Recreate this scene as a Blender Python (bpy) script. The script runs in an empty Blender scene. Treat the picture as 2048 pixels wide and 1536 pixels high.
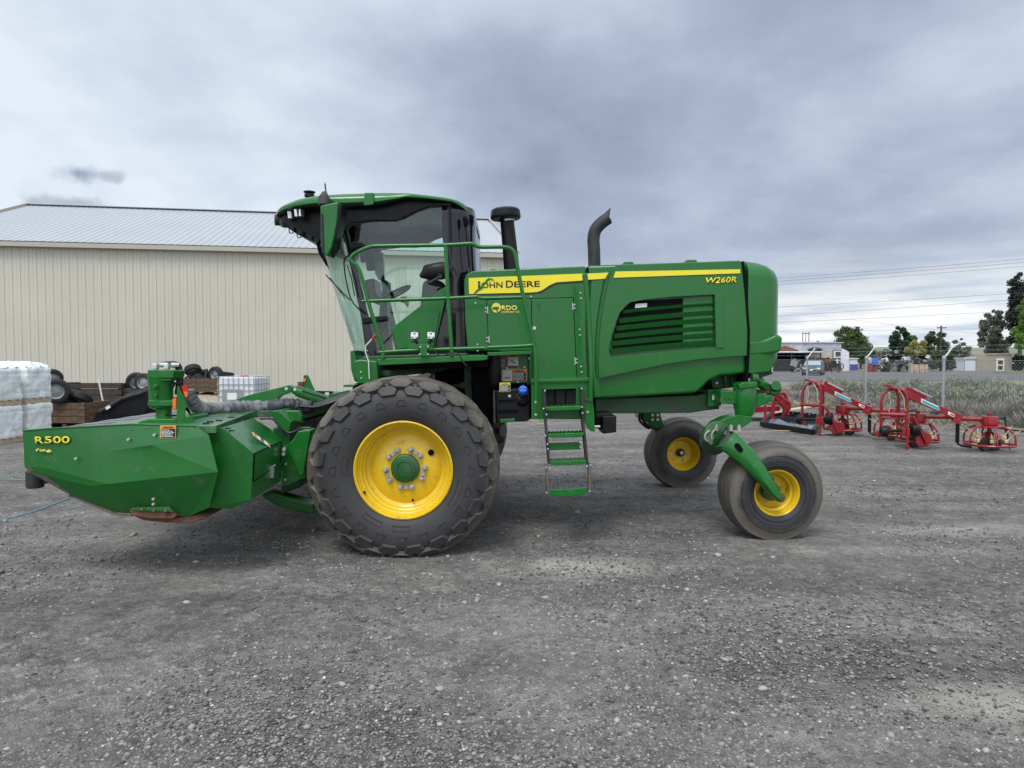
import bpy, bmesh, math, random
import numpy as np
from mathutils import Vector, Matrix, noise as mnoise
random.seed(7); RNG = np.random.default_rng(7)
R = math.radians; PI = math.pi
SC = bpy.context.scene; COL = SC.collection
# ---------------------------------------------------------------- camera, sky, sun, exposure
F = 1420.0; H = 1.70; PT = math.atan(52/F)
cam = bpy.data.cameras.new('camera'); co = bpy.data.objects.new('camera', cam); COL.objects.link(co)
cam.sensor_fit = 'HORIZONTAL'; cam.sensor_width = 36; cam.lens = 36*F/2048
cam.clip_start = 0.05; cam.clip_end = 9000
co.location = (0, 0, H); co.rotation_euler = (PI/2-PT, 0, 0); SC.camera = co
SUN_EL, SUN_AZ = R(58), R(200)      # azimuth measured from +Y clockwise
W = bpy.data.worlds.new('World'); SC.world = W; W.use_nodes = True
def build_world():
    nt = W.node_tree; N = nt.nodes; L = nt.links; N.clear()
    out = N.new('ShaderNodeOutputWorld'); bg = N.new('ShaderNodeBackground')
    sky = N.new('ShaderNodeTexSky'); sky.sky_type = 'NISHITA'; sky.sun_disc = False
    sky.sun_elevation = SUN_EL; sky.sun_rotation = SUN_AZ; sky.air_density = 1.0; sky.dust_density = 2.0
    tc = N.new('ShaderNodeTexCoord')
    sep = N.new('ShaderNodeSeparateXYZ'); L.new(tc.outputs['Generated'], sep.inputs[0])
    def math_(op, a, b=None, clamp=False):
        n = N.new('ShaderNodeMath'); n.operation = op; n.use_clamp = clamp
        for i, v in enumerate((a, b)):
            if v is None: continue
            if isinstance(v, (int, float)): n.inputs[i].default_value = v
            else: L.new(v, n.inputs[i])
        return n.outputs[0]
    def vmath(op, a, b):
        n = N.new('ShaderNodeVectorMath'); n.operation = op
        for i, v in enumerate((a, b)):
            if isinstance(v, (tuple, list, Vector)): n.inputs[i].default_value = v
            else: L.new(v, n.inputs[i])
        return n
    # cloud deck: project the view direction on a flat layer overhead
    zc = math_('MAXIMUM', sep.outputs[2], 0.0)
    zz = math_('ADD', zc, 0.30)
    cx = math_('DIVIDE', sep.outputs[0], zz); cy = math_('DIVIDE', sep.outputs[1], zz)
    comb = N.new('ShaderNodeCombineXYZ'); L.new(cx, comb.inputs[0]); L.new(cy, comb.inputs[1])
    def noise(scale, det, rough, off, dist=0.0):
        m = N.new('ShaderNodeMapping'); L.new(comb.outputs[0], m.inputs[0]); m.inputs['Location'].default_value = off
        t = N.new('ShaderNodeTexNoise'); L.new(m.outputs[0], t.inputs['Vector'])
        t.inputs['Scale'].default_value = scale; t.inputs['Detail'].default_value = det
        t.inputs['Roughness'].default_value = rough; t.inputs['Distortion'].default_value = dist
        return t.outputs['Fac']
    n1 = noise(0.75, 8, 0.52, (3.1, 1.7, 0), 0.2); n2 = noise(2.9, 7, 0.55, (7.3, 2.2, 0))
    s = math_('ADD', math_('MULTIPLY', n1, 0.66), math_('MULTIPLY', n2, 0.34))
    # thin places to the left of the picture, thick bank to the right
    d1 = vmath('DOT_PRODUCT', tc.outputs['Generated'], Vector((0.30, 0.93, 0.23)).normalized())
    bank = N.new('ShaderNodeMapRange'); bank.interpolation_type = 'SMOOTHSTEP'
    L.new(d1.outputs['Value'], bank.inputs[0]); bank.inputs[1].default_value = 0.80; bank.inputs[2].default_value = 1.0
    bank.inputs[3].default_value = 0.125; bank.inputs[4].default_value = -0.075
    s = math_('ADD', s, bank.outputs[0])
    ramp = N.new('ShaderNodeValToRGB'); L.new(s, ramp.inputs[0]); e = ramp.color_ramp
    e.elements[0].position = 0.30; e.elements[0].color = (0.235, 0.275, 0.37, 1)
    e.elements[1].position = 0.66; e.elements[1].color = (0.66, 0.72, 0.79, 1)
    x = e.elements.new(0.42); x.color = (0.330, 0.380, 0.485, 1)
    x = e.elements.new(0.53); x.color = (0.470, 0.535, 0.635, 1)
    # the small dark clouds on the left, above the shed
    col = ramp.outputs[0]
    wob = N.new('ShaderNodeTexNoise'); L.new(tc.outputs['Generated'], wob.inputs['Vector']); wob.inputs['Scale'].default_value = 26; wob.inputs['Detail'].default_value = 5
    for (px, py, w_, h_, k) in ((155, 347, 56, 20, .42), (137, 408, 62, 16, .30)):
        d = Vector(((px-1024)/F, math.cos(PT)-(py-768)/F*-0+0, 0)).normalized()
        dx = (px-1024)/F; dz = -(py-768)/F
        v = Vector((dx, math.cos(PT)+dz*math.sin(PT), dz*math.cos(PT)-math.sin(PT))).normalized()
        right = Vector((v.y, -v.x, 0)).normalized(); up = right.cross(v)
        a = vmath('DOT_PRODUCT', tc.outputs['Generated'], right).outputs['Value']
        b = vmath('DOT_PRODUCT', tc.outputs['Generated'], up).outputs['Value']
        b = math_('SUBTRACT', b, v.dot(up)); 
        a = math_('SUBTRACT', a, v.dot(right))
        a = math_('DIVIDE', a, w_/F); b = math_('DIVIDE', b, h_/F)
        rr = math_('SQRT', math_('ADD', math_('MULTIPLY', a, a), math_('MULTIPLY', b, b)))
        rr = math_('ADD', rr, math_('MULTIPLY', math_('SUBTRACT', wob.outputs['Fac'], 0.5), 2.6))
        mr = N.new('ShaderNodeMapRange'); mr.interpolation_type = 'SMOOTHSTEP'; L.new(rr, mr.inputs[0])
        mr.inputs[1].default_value = 1.25; mr.inputs[2].default_value = 0.25; mr.inputs[3].default_value = 0; mr.inputs[4].default_value = k*2.2
        mx = N.new('ShaderNodeMix'); mx.data_type = 'RGBA'; L.new(mr.outputs[0], mx.inputs[0]); L.new(col, mx.inputs[6])
        mx.inputs[7].default_value = (0.25, 0.30, 0.38, 1); col = mx.outputs[2]
    # broken bright strip near the horizon
    n3c = N.new('ShaderNodeMapping'); L.new(tc.outputs['Generated'], n3c.inputs[0]); n3c.inputs['Scale'].default_value = (5, 5, 42)
    n3 = N.new('ShaderNodeTexNoise'); L.new(n3c.outputs[0], n3.inputs['Vector']); n3.inputs['Scale'].default_value = 1.5; n3.inputs['Detail'].default_value = 6
    hz = N.new('ShaderNodeMapRange'); hz.interpolation_type = 'SMOOTHSTEP'; L.new(sep.outputs[2], hz.inputs[0])
    hz.inputs[1].default_value = 0.16; hz.inputs[2].default_value = 0.02; hz.inputs[3].default_value = 0; hz.inputs[4].default_value = 1
    hb = N.new('ShaderNodeValToRGB'); L.new(n3.outputs['Fac'], hb.inputs[0])
    hb.color_ramp.elements[0].position = .36; hb.color_ramp.elements[0].color = (0.52, 0.59, 0.69, 1)
    hb.color_ramp.elements[1].position = .60; hb.color_ramp.elements[1].color = (0.90, 0.91, 0.89, 1)
    mx = N.new('ShaderNodeMix'); mx.data_type = 'RGBA'; L.new(hz.outputs[0], mx.inputs[0]); L.new(col, mx.inputs[6]); L.new(hb.outputs[0], mx.inputs[7])
    col = mx.outputs[2]
    # unseen sky behind the camera brightened round the sun, added to light front faces
    gl_ = vmath('DOT_PRODUCT', tc.outputs['Generated'], Vector((math.sin(SUN_AZ)*math.cos(SUN_EL), math.cos(SUN_AZ)*math.cos(SUN_EL), math.sin(SUN_EL))))
    gr = N.new('ShaderNodeMapRange'); gr.interpolation_type = 'SMOOTHSTEP'; L.new(gl_.outputs['Value'], gr.inputs[0]); gr.inputs[1].default_value = 0.25; gr.inputs[2].default_value = 1.0; gr.inputs[3].default_value = 1.0; gr.inputs[4].default_value = 1.9
    gm_ = N.new('ShaderNodeVectorMath'); gm_.operation = 'SCALE'; L.new(col, gm_.inputs[0]); L.new(gr.outputs[0], gm_.inputs['Scale']); col = gm_.outputs[0]
    # clear sky (nishita) shines faintly through the cloud deck
    sc_ = N.new('ShaderNodeMix'); sc_.data_type = 'RGBA'; sc_.blend_type = 'MULTIPLY'; sc_.inputs[0].default_value = 1
    L.new(sky.outputs[0], sc_.inputs[6]); sc_.inputs[7].default_value = (0.09, 0.09, 0.09, 1)
    m2 = N.new('ShaderNodeMix'); m2.data_type = 'RGBA'; m2.inputs[0].default_value = 0.90
    L.new(sc_.outputs[2], m2.inputs[6]); L.new(col, m2.inputs[7])
    # scale so that Background strength stays in the daylight range
    m3 = N.new('ShaderNodeVectorMath'); m3.operation = 'SCALE'; L.new(m2.outputs[2], m3.inputs[0]); m3.inputs['Scale'].default_value = 10.0
    L.new(m3.outputs[0], bg.inputs[0]); bg.inputs[1].default_value = 0.10
    L.new(bg.outputs[0], out.inputs[0])
build_world()
sl = bpy.data.lights.new('sun', 'SUN'); sl.energy = 1.5; sl.angle = R(22); sl.color = (1, .97, .92)
so = bpy.data.objects.new('sun', sl); COL.objects.link(so)
sd = Vector((math.sin(SUN_AZ)*math.cos(SUN_EL), math.cos(SUN_AZ)*math.cos(SUN_EL), math.sin(SUN_EL)))
so.rotation_euler = sd.to_track_quat('Z', 'Y').to_euler(); so.location = (0, -5, 20)
SC.view_settings.view_transform = 'Standard'; SC.view_settings.look = 'None'
SC.view_settings.exposure = 0.36; SC.view_settings.gamma = 1.0; SC.view_settings.use_curve_mapping = False
SC.cycles.max_bounces = 8; SC.cycles.transparent_max_bounces = 24; SC.cycles.use_denoising = True

# ---------------------------------------------------------------- helpers
def V(px, py, Y):
    dx = (px-1024)/F; dz = -(py-768)/F
    dy = math.cos(PT)+dz*math.sin(PT); z = dz*math.cos(PT)-math.sin(PT)
    k = Y/dy
    return Vector((dx*k, Y, H+z*k))
def G(px, py, z=0.0):          # ground point seen at a pixel
    p = V(px, py, 1.0); k = (z-H)/(p.z-H)
    return Vector((p.x*k, k, z))
def S(Y): return Y/F
class MB:
    def __init__(s): s.bm = bmesh.new(); s.mi = 0
    def face(s, vs):
        try:
            f = s.bm.faces.new(vs); f.material_index = s.mi; return f
        except ValueError: return None
    def box(s, c, d, rot=None):
        vs = []
        for i in (-.5, .5):
            for j in (-.5, .5):
                for k in (-.5, .5):
                    p = Vector((i*d[0], j*d[1], k*d[2]))
                    if rot is not None: p = rot @ p
                    vs.append(s.bm.verts.new(p+Vector(c)))
        for q in ((0,1,3,2),(4,6,7,5),(0,4,5,1),(2,3,7,6),(0,2,6,4),(1,5,7,3)): s.face([vs[i] for i in q])
        return s
    def prism(s, pts, off):
        a = [s.bm.verts.new(Vector(p)) for p in pts]; b = [s.bm.verts.new(Vector(p)+Vector(off)) for p in pts]
        s.face(a); s.face(b[::-1]); n = len(a)
        for i in range(n): s.face([a[i], b[i], b[(i+1) % n], a[(i+1) % n]])
        return s
    def slab(s, pts, Y0, Y1):   # outline on plane Y0, straight extrusion to Y1
        return s.prism([V(x, y, Y0) for x, y in pts], (0, Y1-Y0, 0))
    def tube(s, pts, r, n=10, cap=True, smooth=0):
        pts = [Vector(p) for p in pts]
        if smooth:
            pts = spline(pts, smooth)
        rs = r if isinstance(r, (list, tuple)) else [r]*len(pts)
        if len(rs) != len(pts):
            m = len(rs); rs = [np.interp(i/(len(pts)-1)*(m-1), range(m), rs) for i in range(len(pts))]
        rings = []; up = None
        for i, p in enumerate(pts):
            t = ((pts[min(i+1, len(pts)-1)]-p).normalized()+(p-pts[max(i-1, 0)]).normalized())
            if t.length < 1e-6: t = Vector((0, 0, 1))
            t.normalize()
            if up is None: up = t.orthogonal().normalized()
            up = (up-t*up.dot(t)); up = up.normalized() if up.length > 1e-6 else t.orthogonal().normalized()
            w = t.cross(up)
            rings.append([s.bm.verts.new(p+(up*math.cos(2*PI*k/n)+w*math.sin(2*PI*k/n))*rs[i]) for k in range(n)])
        for a, b in zip(rings, rings[1:]):
            for k in range(n): s.face([a[k], a[(k+1) % n], b[(k+1) % n], b[k]])
        if cap: s.face(rings[0][::-1]); s.face(rings[-1])
        return s
    def cyl(s, a, b, r, n=20, r2=None): return s.tube([a, b], [r, r if r2 is None else r2], n)
    def lathe(s, prof, n=48, c=(0, 0, 0), ax="Y", closed=False, cap=False):
        rings = []; c = Vector(c)
        for (r, y) in prof:
            ring = []
            for k in range(n):
                a = 2*PI*k/n
                if ax == 'Y': p = Vector((r*math.cos(a), y, r*math.sin(a)))
                elif ax == 'Z': p = Vector((r*math.cos(a), r*math.sin(a), y))
                else: p = Vector((y, r*math.cos(a), r*math.sin(a)))
                ring.append(s.bm.verts.new(p+c))
            rings.append(ring)
        m = len(rings)
        for i in range(m if closed else m-1):
            a, b = rings[i], rings[(i+1) % m]
            for k in range(n): s.face([a[k], a[(k+1) % n], b[(k+1) % n], b[k]])
        if cap and not closed:
            if prof[0][0] > 1e-5: s.face(rings[0])
            if prof[-1][0] > 1e-5: s.face(rings[-1])
        return s
    def sheet(s, pts, faces, thick=(0, .01, 0)):   # folded sheet with thickness
        a = [s.bm.verts.new(Vector(p)) for p in pts]; b = [s.bm.verts.new(Vector(p)+Vector(thick)) for p in pts]
        ed = {}
        for f in faces:
            s.face([a[i] for i in f]); s.face([b[i] for i in f[::-1]])
            for i in range(len(f)):
                e = (f[i], f[(i+1) % len(f)]); k = tuple(sorted(e)); ed[k] = None if k in ed else e
        for k, e in ed.items():
            if e: s.face([a[e[0]], a[e[1]], b[e[1]], b[e[0]]])
        return s
    def grid(s, rows):
        vr = [[s.bm.verts.new(Vector(p)) for p in r] for r in rows]
        for a, b in zip(vr, vr[1:]):
            for k in range(len(a)-1): s.face([a[k], a[k+1], b[k+1], b[k]])
        return s
    def build(s, name, mat, parent=None, bevel=0, smooth=35, origin=None, weld=False, seg=2, norm=True):
        if weld: bmesh.ops.remove_doubles(s.bm, verts=s.bm.verts, dist=1e-5)
        if norm: bmesh.ops.recalc_face_normals(s.bm, faces=s.bm.faces)
        me = bpy.data.meshes.new(name)
        if origin is None:
            cs = [v.co for v in s.bm.verts]
            lo = [min(c[i] for c in cs) for i in range(3)]; hi = [max(c[i] for c in cs) for i in range(3)]
            origin = Vector([(lo[i]+hi[i])/2 for i in range(3)])
        origin = Vector(origin)
        for v in s.bm.verts: v.co -= origin
        s.bm.to_mesh(me); s.bm.free()
        o = link(name, me, mat, parent, origin)
        if smooth:
            me.polygons.foreach_set('use_smooth', [True]*len(me.polygons)); me.set_sharp_from_angle(angle=R(smooth))
        if bevel:
            m = o.modifiers.new('bevel', 'BEVEL'); m.width = bevel; m.segments = seg; m.limit_method = 'ANGLE'; m.angle_limit = R(30); m.harden_normals = True
        return o
def link(name, me, mat, parent, origin):
    me.name = name
    for m in (mat if isinstance(mat, (list, tuple)) else [mat]): me.materials.append(m)
    o = bpy.data.objects.new(name, me); COL.objects.link(o); o['_w'] = list(origin)
    pw = Vector(parent['_w']) if parent is not None else Vector((0, 0, 0))
    if parent is not None: o.parent = parent
    o.location = Vector(origin)-pw
    return o
def spline(pts, k):
    out = []; n = len(pts)
    for i in range(n-1):
        p0 = pts[max(i-1, 0)]; p1 = pts[i]; p2 = pts[i+1]; p3 = pts[min(i+2, n-1)]
        for j in range(k):
            t = j/k
            out.append(0.5*((2*p1)+(p2-p0)*t+(2*p0-5*p1+4*p2-p3)*t*t+(3*p1-p0-3*p2+p3)*t*t*t))
    out.append(pts[-1]); return out
def rounded(pts, r=.05, k=4):   # fillet a polyline's corners (world or pixel vectors)
    pts = [Vector(p) for p in pts]; out = [pts[0]]
    for a, b, c in zip(pts, pts[1:], pts[2:]):
        u = (a-b); v = (c-b); d = min(r, u.length*.45, v.length*.45)
        p = b+u.normalized()*d; q = b+v.normalized()*d
        for j in range(k+1):
            t = j/k; out.append(p*(1-t)**2+b*2*t*(1-t)+q*t*t)
    out.append(pts[-1]); return out
def tag(o, label=None, cat=None, group=None, kind=None):
    if label: o['label'] = label
    if cat: o['category'] = cat
    if group: o['group'] = group
    if kind: o['kind'] = kind
    return o
def thing(name, loc, label, cat, group=None):
    o = bpy.data.objects.new(name, None); COL.objects.link(o); o.empty_display_size = .2
    o.location = loc; o['_w'] = list(loc); return tag(o, label, cat, group)
def copy_tree(o, parent=None):
    c = o.copy(); COL.objects.link(c); c.parent = parent
    for ch in list(o.children): copy_tree(ch, c)
    return c
def from_arrays(name, verts, faces, mat, parent=None, origin=(0, 0, 0), smooth=False):
    me = bpy.data.meshes.new(name); verts = np.asarray(verts, dtype=np.float32)-np.asarray(origin, dtype=np.float32)
    faces = np.asarray(faces, dtype=np.int32); nf, k = faces.shape
    me.vertices.add(len(verts)); me.vertices.foreach_set('co', verts.ravel())
    me.loops.add(nf*k); me.loops.foreach_set('vertex_index', faces.ravel())
    me.polygons.add(nf); me.polygons.foreach_set('loop_start', np.arange(nf, dtype=np.int32)*k)
    if smooth: me.polygons.foreach_set('use_smooth', [True]*nf)
    me.update(); me.validate()
    return link(name, me, mat, parent, origin)
# ---------------------------------------------------------------- materials
def mat(name, base, rough=.5, metal=0, var=.0, vscale=6, dirt=None, dirt_amt=.0, dscale=3, bump=0, bscale=60, coat=0, island=0, spec=.5, rvar=0.0, low=None):
    """principled with noise variation, optional dirt colour in noisy patches, optional random value per island"""
    m = bpy.data.materials.new(name); m.use_nodes = True; nt = m.node_tree; N = nt.nodes; L = nt.links
    b = N['Principled BSDF']; b.inputs['Roughness'].default_value = rough; b.inputs['Metallic'].default_value = metal
    b.inputs['Coat Weight'].default_value = coat; b.inputs['Coat Roughness'].default_value = .12; b.inputs['Specular IOR Level'].default_value = spec
    tc = N.new('ShaderNodeTexCoord')
    def noise(sc, det=5, ro=.55):
        t = N.new('ShaderNodeTexNoise'); L.new(tc.outputs['Object'], t.inputs['Vector']); t.inputs['Scale'].default_value = sc
        t.inputs['Detail'].default_value = det; t.inputs['Roughness'].default_value = ro; return t.outputs['Fac']
    def mix(f, a, c, bt='MIX'):
        x = N.new('ShaderNodeMix'); x.data_type = 'RGBA'; x.blend_type = bt
        if isinstance(f, float): x.inputs[0].default_value = f
        else: L.new(f, x.inputs[0])
        for i, v in ((6, a), (7, c)):
            if isinstance(v, tuple): x.inputs[i].default_value = v+(1,) if len(v) == 3 else v
            else: L.new(v, x.inputs[i])
        return x.outputs[2]
    def mr(v, a, b_, c, d):
        x = N.new('ShaderNodeMapRange'); L.new(v, x.inputs[0])
        for i, q in enumerate((a, b_, c, d)): x.inputs[i+1].default_value = q
        return x.outputs[0]
    col = tuple(base)
    if var:
        lo = tuple(max(0, c*(1-var)) for c in base); hi = tuple(min(1, c*(1+var)) for c in base)
        col = mix(mr(noise(vscale), .3, .7, 0, 1), lo, hi)
    if island:
        g = N.new('ShaderNodeNewGeometry'); f = mr(g.outputs['Random Per Island'], 0, 1, 1-island, 1+island)
        hs = N.new('ShaderNodeHueSaturation'); hs.inputs['Saturation'].default_value = 1; L.new(f, hs.inputs['Value'])
        if isinstance(col, tuple): hs.inputs['Color'].default_value = col+(1,)
        else: L.new(col, hs.inputs['Color'])
        col = hs.outputs[0]
    if dirt:
        f = mr(noise(dscale, 8, .65), .62-dirt_amt*.35, .78-dirt_amt*.2, 0, 1)
        col = mix(f, col, tuple(dirt))
        L.new(mr(f, 0, 1, rough, min(1, rough+.35)), b.inputs['Roughness'])
    elif rvar:
        L.new(mr(noise(vscale*1.7), .3, .7, max(.05, rough-rvar), rough+rvar), b.inputs['Roughness'])
    if isinstance(col, tuple): b.inputs['Base Color'].default_value = col+(1,)
    else: L.new(col, b.inputs['Base Color'])
    if bump:
        bp = N.new('ShaderNodeBump'); bp.inputs['Strength'].default_value = min(1, bump); bp.inputs['Distance'].default_value = .01
        L.new(noise(bscale, 4), bp.inputs['Height']); L.new(bp.outputs[0], b.inputs['Normal'])
    return m
M = {}
M['green'] = mat('green_paint', (.007, .128, .015), .28, spec=.35, var=.10, vscale=1.3, dirt=(.06, .14, .06), dirt_amt=.15, dscale=5, coat=.3)
M['green_hood'] = mat('green_hood_paint', (.006, .124, .014), .20, spec=.4, var=.05, vscale=1.0, coat=.3, dirt=(.03, .125, .033), dirt_amt=.25, dscale=3, bump=.10, bscale=2.2)
M['green_dirty'] = mat('green_paint_dusty', (.007, .122, .015), .34, var=.12, vscale=3, dirt=(.06, .125, .055), dirt_amt=.16, dscale=11, coat=.2, bump=.05, bscale=3)
M['green_dark'] = mat('green_frame_paint', (.007, .088, .015), .42, var=.15, vscale=4, dirt=(.07, .08, .06), dirt_amt=.45, dscale=5)
M['yellow'] = mat('yellow_wheel_paint', (.72, .47, .010), .38, var=.06, vscale=5, dirt=(.34, .24, .05), dirt_amt=.15, dscale=9, coat=.2)
M['yellow_dirty'] = mat('yellow_wheel_dusty', (.62, .42, .02), .5, var=.12, vscale=9, dirt=(.22, .16, .06), dirt_amt=.5, dscale=14)
M['decal_yellow'] = mat('decal_yellow', (.83, .70, .03), .4, var=.04)
M['decal_gold'] = mat('decal_gold', (.78, .62, .10), .45, var=.1, vscale=40)
M['decal_black'] = mat('decal_black', (.012, .012, .012), .4)
M['decal_white'] = mat('decal_white', (.75, .75, .73), .5, var=.05)
M['decal_orange'] = mat('decal_orange', (.80, .22, .02), .5)
M['decal_peach'] = mat('decal_trim', (.75, .45, .18), .5)
M['black'] = mat('black_plastic', (.007, .007, .008), .42, var=.2, vscale=5, rvar=.08, spec=.25)
M['black_gloss'] = mat('black_gloss_panel', (.006, .006, .009), .12, coat=.2)
M['black_matt'] = mat('black_matt_steel', (.022, .023, .024), .62, var=.25, vscale=8, dirt=(.07, .065, .055), dirt_amt=.25)
M['dark_void'] = mat('dark_parts_and_shade', (.004, .0045, .006), .8, var=.3, spec=.1)  # near black for engine parts, also painted shade in recesses and gaps
M['steel'] = mat('bright_steel', (.55, .56, .57), .32, metal=.9, var=.15, vscale=20)
M['zinc'] = mat('zinc_bolt', (.62, .63, .62), .38, metal=.6)
M['worn'] = mat('worn_bare_steel', (.20, .19, .175), .45, metal=.5, var=.3, vscale=15, dirt=(.16, .08, .04), dirt_amt=.5, dscale=10)
M['rust'] = mat('rusty_steel', (.17, .07, .035), .75, var=.4, vscale=18, dirt=(.05, .035, .03), dirt_amt=.5, dscale=12)
M['hose'] = mat('black_hose_rubber', (.014, .014, .015), .45, var=.2)
M['wrap'] = mat('grey_sleeve_fabric', (.18, .185, .195), .6, var=.45, vscale=9, bump=1, bscale=35)
M['wrap_dark'] = mat('dark_sleeve_fabric', (.055, .055, .065), .55, var=.4, vscale=9, bump=1, bscale=30)
M['curtain'] = mat('grey_rubber_curtain', (.085, .088, .098), .45, var=.15)
M['curtain_light'] = mat('grey_rubber_curtain_light', (.19, .20, .22), .4, var=.15)
M['red'] = mat('red_paint', (.25, .008, .014), .34, var=.12, vscale=4, dirt=(.20, .07, .06), dirt_amt=.2, dscale=6, coat=.2)
M['red_plastic'] = mat('red_reflector', (.55, .01, .01), .25)
M['orange_lamp'] = mat('orange_lens', (.85, .16, .02), .25)
M['tine'] = mat('cream_tine_plastic', (.62, .50, .30), .5, var=.2, vscale=20)
M['teal'] = mat('teal_sticker', (.03, .36, .42), .4)
M['blue_cap'] = mat('blue_plastic', (.02, .14, .62), .35)
M['lamp'] = mat('lamp_reflector', (.80, .80, .80), .18, metal=.3)
M['wood'] = mat('weathered_wood', (.115, .070, .040), .75, var=.5, vscale=12, bump=.5, bscale=40, island=.3)
M['wood_dark'] = mat('dark_weathered_wood', (.050, .038, .030), .8, var=.4, vscale=9, bump=.5, bscale=40, island=.35)
M['wood_pale'] = mat('pale_wood', (.46, .36, .24), .7, var=.2, vscale=9, island=.15)
M['ibc'] = mat('white_plastic_tank', (.66, .70, .72), .35, var=.08, vscale=3)
M['film_x'] = None
M['galv'] = mat('galvanised_steel', (.36, .375, .38), .45, metal=.5, var=.15, vscale=12)
M['wire'] = mat('fence_wire', (.30, .31, .31), .5, metal=.3)
M['cable'] = mat('power_cable', (.045, .047, .05), .6)
M['pole_wood'] = mat('pole_wood', (.055, .045, .036), .8, var=.3)
M['seat'] = mat('cab_seat_fabric', (.020, .021, .021), .8, var=.3)
M['twine'] = mat('blue_twine', (.10, .35, .42), .6)
M['white_paint'] = mat('white_paint', (.70, .71, .72), .5, var=.08)
M['car'] = mat('dark_car_paint', (.035, .042, .055), .2, coat=.6)
M['glass_dark'] = mat('dark_window_glass', (.03, .035, .04), .06, coat=.5)
M['car_glass'] = mat('car_glass', (.32, .38, .44), .08, coat=.5)

def tyre_mat(name, R0, base=(.030, .030, .032), dust=(.085, .078, .068), amt=.5, ring=None):
    """rubber: dust in noisy patches, more of it on the raised tread and (for the rear wheels) a tan scuffed ring"""
    m = mat(name, base, .62, var=.18, vscale=5, bump=.15, bscale=70); nt = m.node_tree; N = nt.nodes; L = nt.links
    b = N['Principled BSDF']; old = b.inputs['Base Color'].links[0].from_socket
    tc = N.new('ShaderNodeTexCoord'); sp = N.new('ShaderNodeSeparateXYZ'); L.new(tc.outputs['Object'], sp.inputs[0])
    cb = N.new('ShaderNodeCombineXYZ'); L.new(sp.outputs[0], cb.inputs[0]); L.new(sp.outputs[2], cb.inputs[1])
    ln = N.new('ShaderNodeVectorMath'); ln.operation = 'LENGTH'; L.new(cb.outputs[0], ln.inputs[0])
    no = N.new('ShaderNodeTexNoise'); L.new(tc.outputs['Object'], no.inputs['Vector']); no.inputs['Scale'].default_value = 5; no.inputs['Detail'].default_value = 8; no.inputs['Roughness'].default_value = .65
    ad = N.new('ShaderNodeMath'); ad.operation = 'MULTIPLY_ADD'; L.new(no.outputs['Fac'], ad.inputs[0]); ad.inputs[1].default_value = .16 if ring else .22; L.new(ln.outputs['Value'], ad.inputs[2])
    cr = N.new('ShaderNodeValToRGB'); L.new(ad.outputs[0], cr.inputs[0]); e = cr.color_ramp
    if ring:
        a, w = ring
        e.elements[0].position = a-w; e.elements[0].color = (0, 0, 0, 1); e.elements[1].position = a+w*1.6; e.elements[1].color = (.25, .25, .25, 1)
        x = e.elements.new(a); x.color = (1, 1, 1, 1); x = e.elements.new(a+w*.8); x.color = (.75, .75, .75, 1)
    else:
        e.elements[0].position = R0*.90+.10; e.elements[0].color = (.08, .08, .08, 1); e.elements[1].position = R0+.11; e.elements[1].color = (1, 1, 1, 1)
    ml = N.new('ShaderNodeMath'); ml.operation = 'MULTIPLY'; L.new(cr.outputs[0], ml.inputs[0]); ml.inputs[1].default_value = amt
    mx = N.new('ShaderNodeMix'); mx.data_type = 'RGBA'; L.new(ml.outputs[0], mx.inputs[0]); L.new(old, mx.inputs[6]); mx.inputs[7].default_value = dust+(1,)
    L.new(mx.outputs[2], b.inputs['Base Color']); return m
M['tyre'] = tyre_mat('tyre_rubber', .80, dust=(.135, .115, .092), amt=.9)
M['tyre_rear'] = tyre_mat('rear_tyre_rubber', .46, dust=(.16, .138, .108), amt=.75, ring=(.475, .06))
M['tyre_small'] = mat('small_tyre_rubber', (.018, .018, .019), .65, var=.2)

def glass(name, tint, refl=.09):
    m = bpy.data.materials.new(name); m.use_nodes = True; nt = m.node_tree; N = nt.nodes; L = nt.links; N.clear()
    o = N.new('ShaderNodeOutputMaterial'); t = N.new('ShaderNodeBsdfTransparent'); t.inputs[0].default_value = tint+(1,)
    g = N.new('ShaderNodeBsdfGlossy'); g.inputs['Roughness'].default_value = .02
    ge = N.new('ShaderNodeNewGeometry'); dt = N.new('ShaderNodeVectorMath'); dt.operation = 'DOT_PRODUCT'; L.new(ge.outputs['Incoming'], dt.inputs[0]); L.new(ge.outputs['Normal'], dt.inputs[1])
    def mm(op, x, y):
        n = N.new('ShaderNodeMath'); n.operation = op
        for i, v in enumerate((x, y)):
            if isinstance(v, (int, float)): n.inputs[i].default_value = v
            else: L.new(v, n.inputs[i])
        return n.outputs[0]
    ad = N.new('ShaderNodeMath'); ad.operation = 'ADD'; L.new(mm('MULTIPLY', mm('POWER', mm('SUBTRACT', 1.0, mm('ABSOLUTE', dt.outputs['Value'], 0)), 5.0), .45), ad.inputs[0]); ad.inputs[1].default_value = refl
    mx = N.new('ShaderNodeMixShader'); L.new(ad.outputs[0], mx.inputs[0]); L.new(t.outputs[0], mx.inputs[1]); L.new(g.outputs[0], mx.inputs[2])
    L.new(mx.outputs[0], o.inputs[0]); return m
M['glass'] = glass('tinted_cab_glass', (.89, .965, .935), .05)
M['glass_screen'] = glass('windscreen_glass', (.86, .955, .925), .06)

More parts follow.
